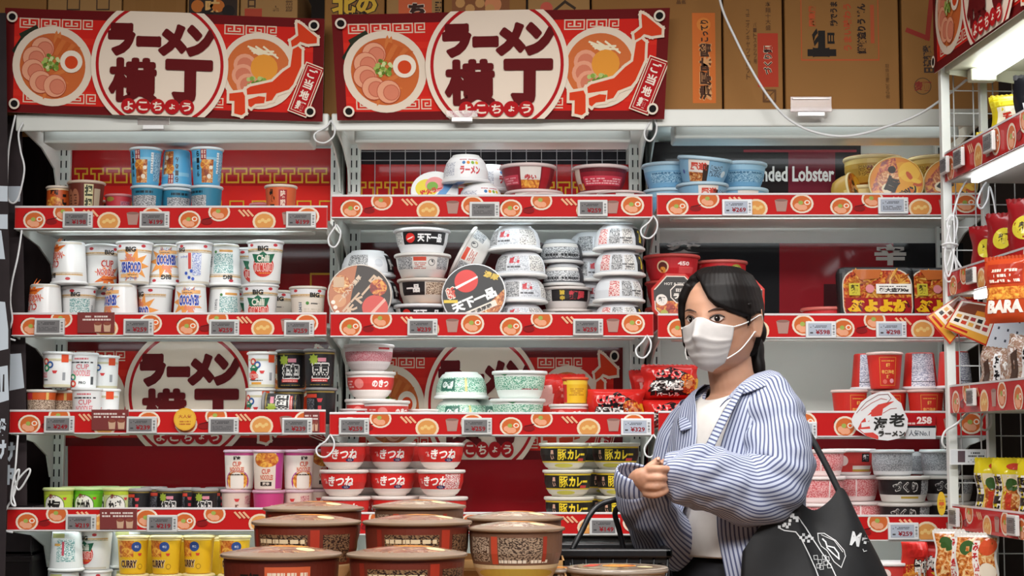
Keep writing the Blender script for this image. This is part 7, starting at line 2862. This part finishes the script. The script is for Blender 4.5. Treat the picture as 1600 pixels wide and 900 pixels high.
# sleeves
near = limb_rings([P(1186, 622, -.03), P(1202, 642, -.075), P(1212, 690, -.12), P(1210, 745, -.145), P(1166, 768, -.175), P(1118, 754, -.20), P(1080, 744, -.21), P(1056, 738, -.21), P(1042, 737, -.208)],
                  [.048, .064, .070, .074, .070, .066, .058, .045, .037], 44, wr=.02, seed=4, sub=7)
near = crumple(near, .017, 17)
loft(m, near, SHIRT, caps=False, uvs=True)
far = limb_rings([P(1095, 645, .09), P(1074, 690, .12), P(1062, 770, .11), P(1058, 838, .03), P(1028, 822, -.07), P(1008, 790, -.15), P(999, 766, -.185), P(994, 752, -.20)],
                 [.050, .062, .066, .066, .060, .053, .046, .043], 40, wr=.02, seed=9, sub=6)
far = crumple(far, .011, 5)
loft(m, far, SHIRT, caps=False, uvs=True)
o = child(m, 'shirt')
md = o.modifiers.new('thick', 'SOLIDIFY'); md.thickness = .0022; md.offset = 1
md = o.modifiers.new('sub', 'SUBSURF'); md.levels = 1; md.render_levels = 1
so = o


def ribbon(name, rows, mat, th=.003, parent=None):
    """cloth strip through rows of points, with thickness"""
    m = MB()
    k = len(rows[0])
    R_ = [bez([r[i] for r in rows], 5) for i in range(k)]
    n = len(R_[0])
    vs = [R_[i][j] for j in range(n) for i in range(k)]
    fs, uv = [], []
    L = 0
    ln = [0]
    for j in range(1, n):
        ln.append(ln[-1] + (R_[0][j] - R_[0][j - 1]).length)
    for j in range(n - 1):
        for i in range(k - 1):
            q = j * k + i
            fs.append((q, q + 1, q + k + 1, q + k))
            w0, w1 = i * .02, (i + 1) * .02
            uv.append([(ln[j], w0), (ln[j], w1), (ln[j + 1], w1), (ln[j + 1], w0)])
    m.add(vs, fs, mat, True, uv=uv)
    o = child(m, name, parent)
    md = o.modifiers.new('thick', 'SOLIDIFY'); md.thickness = th; md.offset = 0
    md = o.modifiers.new('sub', 'SUBSURF'); md.levels = 1; md.render_levels = 1
    return o


# collar: rises round the back of the neck, near side folded over the shoulder, far side over the chest
ribbon('collar', [[P(1122, 640, -.10), P(1130, 628, -.105), P(1140, 622, -.11)], [P(1150, 606, -.085), P(1162, 600, -.10), P(1176, 612, -.125)], [P(1172, 588, -.035), P(1192, 582, -.06), P(1214, 600, -.105)],
                  [P(1190, 582, .02), P(1214, 574, .0), P(1240, 612, -.06)], [P(1190, 584, .07), P(1216, 580, .08), P(1240, 640, .05)], [P(1160, 588, .115), P(1166, 590, .14), P(1174, 640, .15)]], SHIRT)
ribbon('collar', [[P(1130, 596, .09), P(1126, 600, .11), P(1110, 620, .13)], [P(1108, 606, .045), P(1097, 606, .05), P(1075, 635, .06)], [P(1100, 640, -.02), P(1084, 640, -.02), P(1058, 655, .0)], [P(1092, 668, -.055), P(1080, 668, -.055), P(1062, 676, -.04)]], SHIRT)
# front edges (plackets) of the open shirt
ribbon('placket', [[P(1158, 600, -.10), P(1166, 604, -.12)], [P(1128, 644, -.125), P(1142, 648, -.14)], [P(1104, 690, -.14), P(1118, 696, -.155)], [P(1088, 722, -.15), P(1102, 728, -.165)]], SHIRT)
# cuff of the far sleeve, turned open round the hand
m = MB()
ring0 = limb_rings([P(1000, 770, -.18), P(994, 752, -.205), P(996, 738, -.215)], [.045, .046, .043], 30, sub=3)
loft(m, ring0, SHIRT, caps=False, uvs=True)
o = child(m, 'cuff')
md = o.modifiers.new('thick', 'SOLIDIFY'); md.thickness = .003
m = MB()
loft(m, limb_rings([P(1062, 738, -.21), P(1048, 737, -.21), P(1038, 736, -.208)], [.044, .041, .036], 30, sub=3), SHIRT, caps=False, uvs=True)
o = child(m, 'cuff')
md = o.modifiers.new('thick', 'SOLIDIFY'); md.thickness = .003

# ---------------------------------------------------------------- tote bag
BLK = M('0d0e11', .7, kind='cloth', c2='131519', scale=8)
TOPC = bez([Vector((1160, 862, 0)), Vector((1185, 826, 0)), Vector((1214, 800, 0)), Vector((1240, 770, 0)), Vector((1250, 784, 0)), Vector((1272, 797, 0)), Vector((1296, 782, 0)), Vector((1312, 762, 0)), Vector((1324, 772, 0)), Vector((1334, 800, 0))], 6)
BOTC = bez([Vector((1158, 1010, 0)), Vector((1200, 1016, 0)), Vector((1240, 1018, 0)), Vector((1270, 1020, 0)), Vector((1300, 1020, 0)), Vector((1330, 1020, 0)), Vector((1360, 1018, 0)), Vector((1388, 1012, 0)), Vector((1410, 1004, 0)), Vector((1422, 990, 0))], 6)
NB = len(TOPC) - 1


def bag_uv(u, v):
    i = min(int(u * NB), NB - 1)
    t = u * NB - i
    T = TOPC[i].lerp(TOPC[i + 1], t)
    B_ = BOTC[i].lerp(BOTC[i + 1], t)
    q = T.lerp(B_, v)
    q.x += 10 * math.sin(math.pi * v) * (u - .3)
    return q.x, q.y


def bag_dy(u, v, s):
    th = .012 + .055 * max(0, 1 - abs(2 * u - 1) ** 3) ** .6 * min(1, v * 1.6 + .1) * (1 - .25 * max(0, v - .8) * 5)
    fold = .012 * math.exp(-((u - .30 - .25 * v) / .06) ** 2) * (1 - v) - .010 * math.exp(-((u - .52) / .12) ** 2 - ((v - .12) / .1) ** 2) + .006 * math.sin(9 * u + 5 * v)
    return -.175 + .10 * u + s * th - (fold if s < 0 else 0)


bag = thing('tote_bag', 'black cloth tote bag with white line drawing hanging from her shoulder', 'bag', P(1290, 1012, -.1))
BI = Matrix.Translation(-Vector(bag.location))
m = MB()
nu, nv = 54, 26
for s in (-1, 1):
    vs = [BI @ P(*bag_uv(i / nu, j / nv), bag_dy(i / nu, j / nv, s) if 0 < i < nu else -.175 + .10 * i / nu) for j in range(nv + 1) for i in range(nu + 1)]
    fs = []
    for j in range(nv):
        for i in range(nu):
            k = j * (nu + 1) + i
            f = (k, k + nu + 1, k + nu + 2, k + 1)
            fs.append(f if s < 0 else f[::-1])
    m.add(vs, fs, BLK, True)
    if s < 0:
        v0 = len(vs)
bot = [BI @ P(*bag_uv(i / nu, 1), bag_dy(i / nu, 1, s)) for s in (-1, 1) for i in range(nu + 1)]
m.add(bot, [(i, i + nu + 1, i + nu + 2, i + 1) for i in range(nu)], BLK)


def bag_px(x, y, o_):
    lo, hi = 0.0, 1.0
    for _ in range(26):
        u = (lo + hi) / 2
        i = min(int(u * NB), NB - 1)
        t = u * NB - i
        T = TOPC[i].lerp(TOPC[i + 1], t); B_ = BOTC[i].lerp(BOTC[i + 1], t)
        v = max(0, min(1, (y - T.y) / (B_.y - T.y)))
        X = bag_uv(u, v)[0]
        if X < x:
            lo = u
        else:
            hi = u
    return BI @ P(x, y, bag_dy(u, v, -1) - .0012 - o_)


a = Art(1)
WH = 'd2d4d6'
cv = lambda x, y: (1150 + x / 4.5, 700 + y / 4.5)
def ln(pts, w=1.2):
    q = [cv(*p) for p in pts]
    a.stroke(q, w, WH)
ln([(300, 560), (340, 580), (420, 590), (460, 640), (510, 740), (560, 850), (600, 960), (640, 1080)], 1.7)
ln([(440, 490), (490, 560), (540, 640), (600, 730), (670, 830), (720, 940), (760, 1040)], 1.7)
for x, y in ((305, 555), (335, 545), (360, 555), (345, 535), (375, 535), (390, 480), (410, 490), (430, 490), (380, 510), (400, 470), (430, 510), (455, 630), (475, 610), (495, 630), (515, 620), (475, 650), (510, 655), (535, 635)):
    X, Y_ = cv(x, y)
    a.rect(X - 2.2, Y_ - 2.2, X + 2.2, Y_ + 2.2, WH, same=True)
for x, y in ((560, 770), (590, 800), (620, 770), (600, 840), (630, 810), (655, 830), (580, 830), (640, 780)):
    q = [cv(x + d, y + e) for d, e in ((-14, -14), (12, -16), (16, 12), (-10, 14), (-14, -14))]
    a.stroke(q, .8, WH)
ln([(575, 600), (620, 600), (700, 650), (760, 720), (770, 760), (740, 840), (690, 800), (640, 720), (600, 690), (580, 650), (575, 600)], 1.2)
ln([(640, 700), (680, 740), (725, 780), (720, 740), (690, 700), (650, 690)], 2.0)
ln([(610, 640), (630, 660), (640, 690)], 2.2); ln([(600, 610), (690, 650), (750, 730)], .9)
X, Y_ = cv(842, 640)
a.text('M', X, Y_, 15, -22, WH, .04, rot=12)
X, Y_ = cv(912, 645)
a.text('+', X, Y_, 11, -13, WH, .08, rot=12)
ln([(893, 712), (900, 728), (918, 722)], 1.0)
m.art(a, bag_px, eps=4e-5)
m.build('bag_body', bag)
m = MB()
def strap(rows, w=.011):
    P_ = bez(rows, 8)
    vs, fs = [], []
    for i, p in enumerate(P_):
        d = (P_[min(i + 1, len(P_) - 1)] - P_[max(i - 1, 0)]).normalized()
        sd_ = d.cross(Vector((0, 1, 0))).normalized()
        for a2, b2 in ((-1, -1), (1, -1), (1, 1), (-1, 1)):
            vs.append(BI @ (p + sd_ * w * a2 + Vector((0, .0015 * b2, 0))))
    for i in range(len(P_) - 1):
        for k in range(4):
            fs.append((4 * i + k, 4 * i + (k + 1) % 4, 4 * i + 4 + (k + 1) % 4, 4 * i + 4 + k))
    m.add(vs, fs, BLK, True)
strap([P(1313, 772, -.085), P(1295, 735, -.07), P(1272, 692, -.05), P(1250, 655, -.02), P(1236, 632, .01), P(1215, 612, .05)], .0065)
m.build('strap', bag)
m = MB()
strap([P(1243, 774, -.085), P(1240, 745, -.05), P(1236, 700, .0), P(1228, 650, .04), P(1215, 616, .06)], .009)
m.build('strap', bag)

# ---------------------------------------------------------------- shopping basket on her forearm
YB = -1.38
bz = px(960, 862, YB).z
bx0, bx1 = px(872, 862, YB).x, px(1044, 862, YB).x
bk = thing('shopping_basket', 'black plastic shopping basket with wire handles hanging from her forearm', 'basket', ((bx0 + bx1) / 2, YB + .10, bz - .20))
KI = Matrix.Translation(-Vector(bk.location))
PLA = M('121316', .4, kind='plastic', c2='17181c')
m = MB()
hw, hd_ = (bx1 - bx0) / 2, .10
cx, cy = (bx0 + bx1) / 2, YB + .10
for k in range(9):                    # slatted walls
    t0 = k / 9
    z0, z1 = bz - .20 + .20 * t0, bz - .20 + .20 * (t0 + .062)
    s0 = .86 + .14 * t0
    for sgn in (-1, 1):
        m.box(cx - hw * s0, cy + sgn * hd_ * s0 - .002, z0, cx + hw * s0, cy + sgn * hd_ * s0 + .002, z1, PLA, mtx=KI)
        m.box(cx + sgn * hw * s0 - .002, cy - hd_ * s0, z0, cx + sgn * hw * s0 + .002, cy + hd_ * s0, z1, PLA, mtx=KI)
for k in range(9):
    x = -1 + 2 * k / 8
    for sgn in (-1, 1):
        m.tube([KI @ Vector((cx + x * hw * .86, cy + sgn * hd_ * .86, bz - .20)), KI @ Vector((cx + x * hw, cy + sgn * hd_, bz))], .003, PLA, 6)
m.box(cx - hw * .86, cy - hd_ * .86, bz - .203, cx + hw * .86, cy + hd_ * .86, bz - .198, PLA, mtx=KI)
m.build('basket_body', bk)
m = MB()
for sgn in (-1, 1):
    m.box(cx - hw - .008, cy + sgn * hd_ - .008, bz - .012, cx + hw + .008, cy + sgn * hd_ + .008, bz + .006, PLA, .004, mtx=KI)
    m.box(cx + sgn * hw - .008, cy - hd_ - .008, bz - .012, cx + sgn * hw + .008, cy + hd_ + .008, bz + .006, PLA, .004, mtx=KI)
m.build('rim', bk)
for pts in ([px(893, 860, YB), px(908, 832, YB + .01), px(925, 800, YB + .02), px(946, 785, YB + .04), px(985, 778, YB + .05), px(1030, 782, YB + .06), px(1050, 800, YB + .09), px(1036, 845, YB + .12), px(1030, 862, YB + .12)],
            [px(975, 862, YB + .12), px(968, 830, YB + .12), px(961, 803, YB + .11), px(968, 792, YB + .10), px(990, 787, YB + .09), px(1030, 790, YB + .10), px(1048, 812, YB + .14), px(1036, 862, YB + .18)]):
    m = MB().tube([KI @ p for p in bez(pts, 7)], .0058, PLA, 10)
    m.build('handle', bk)
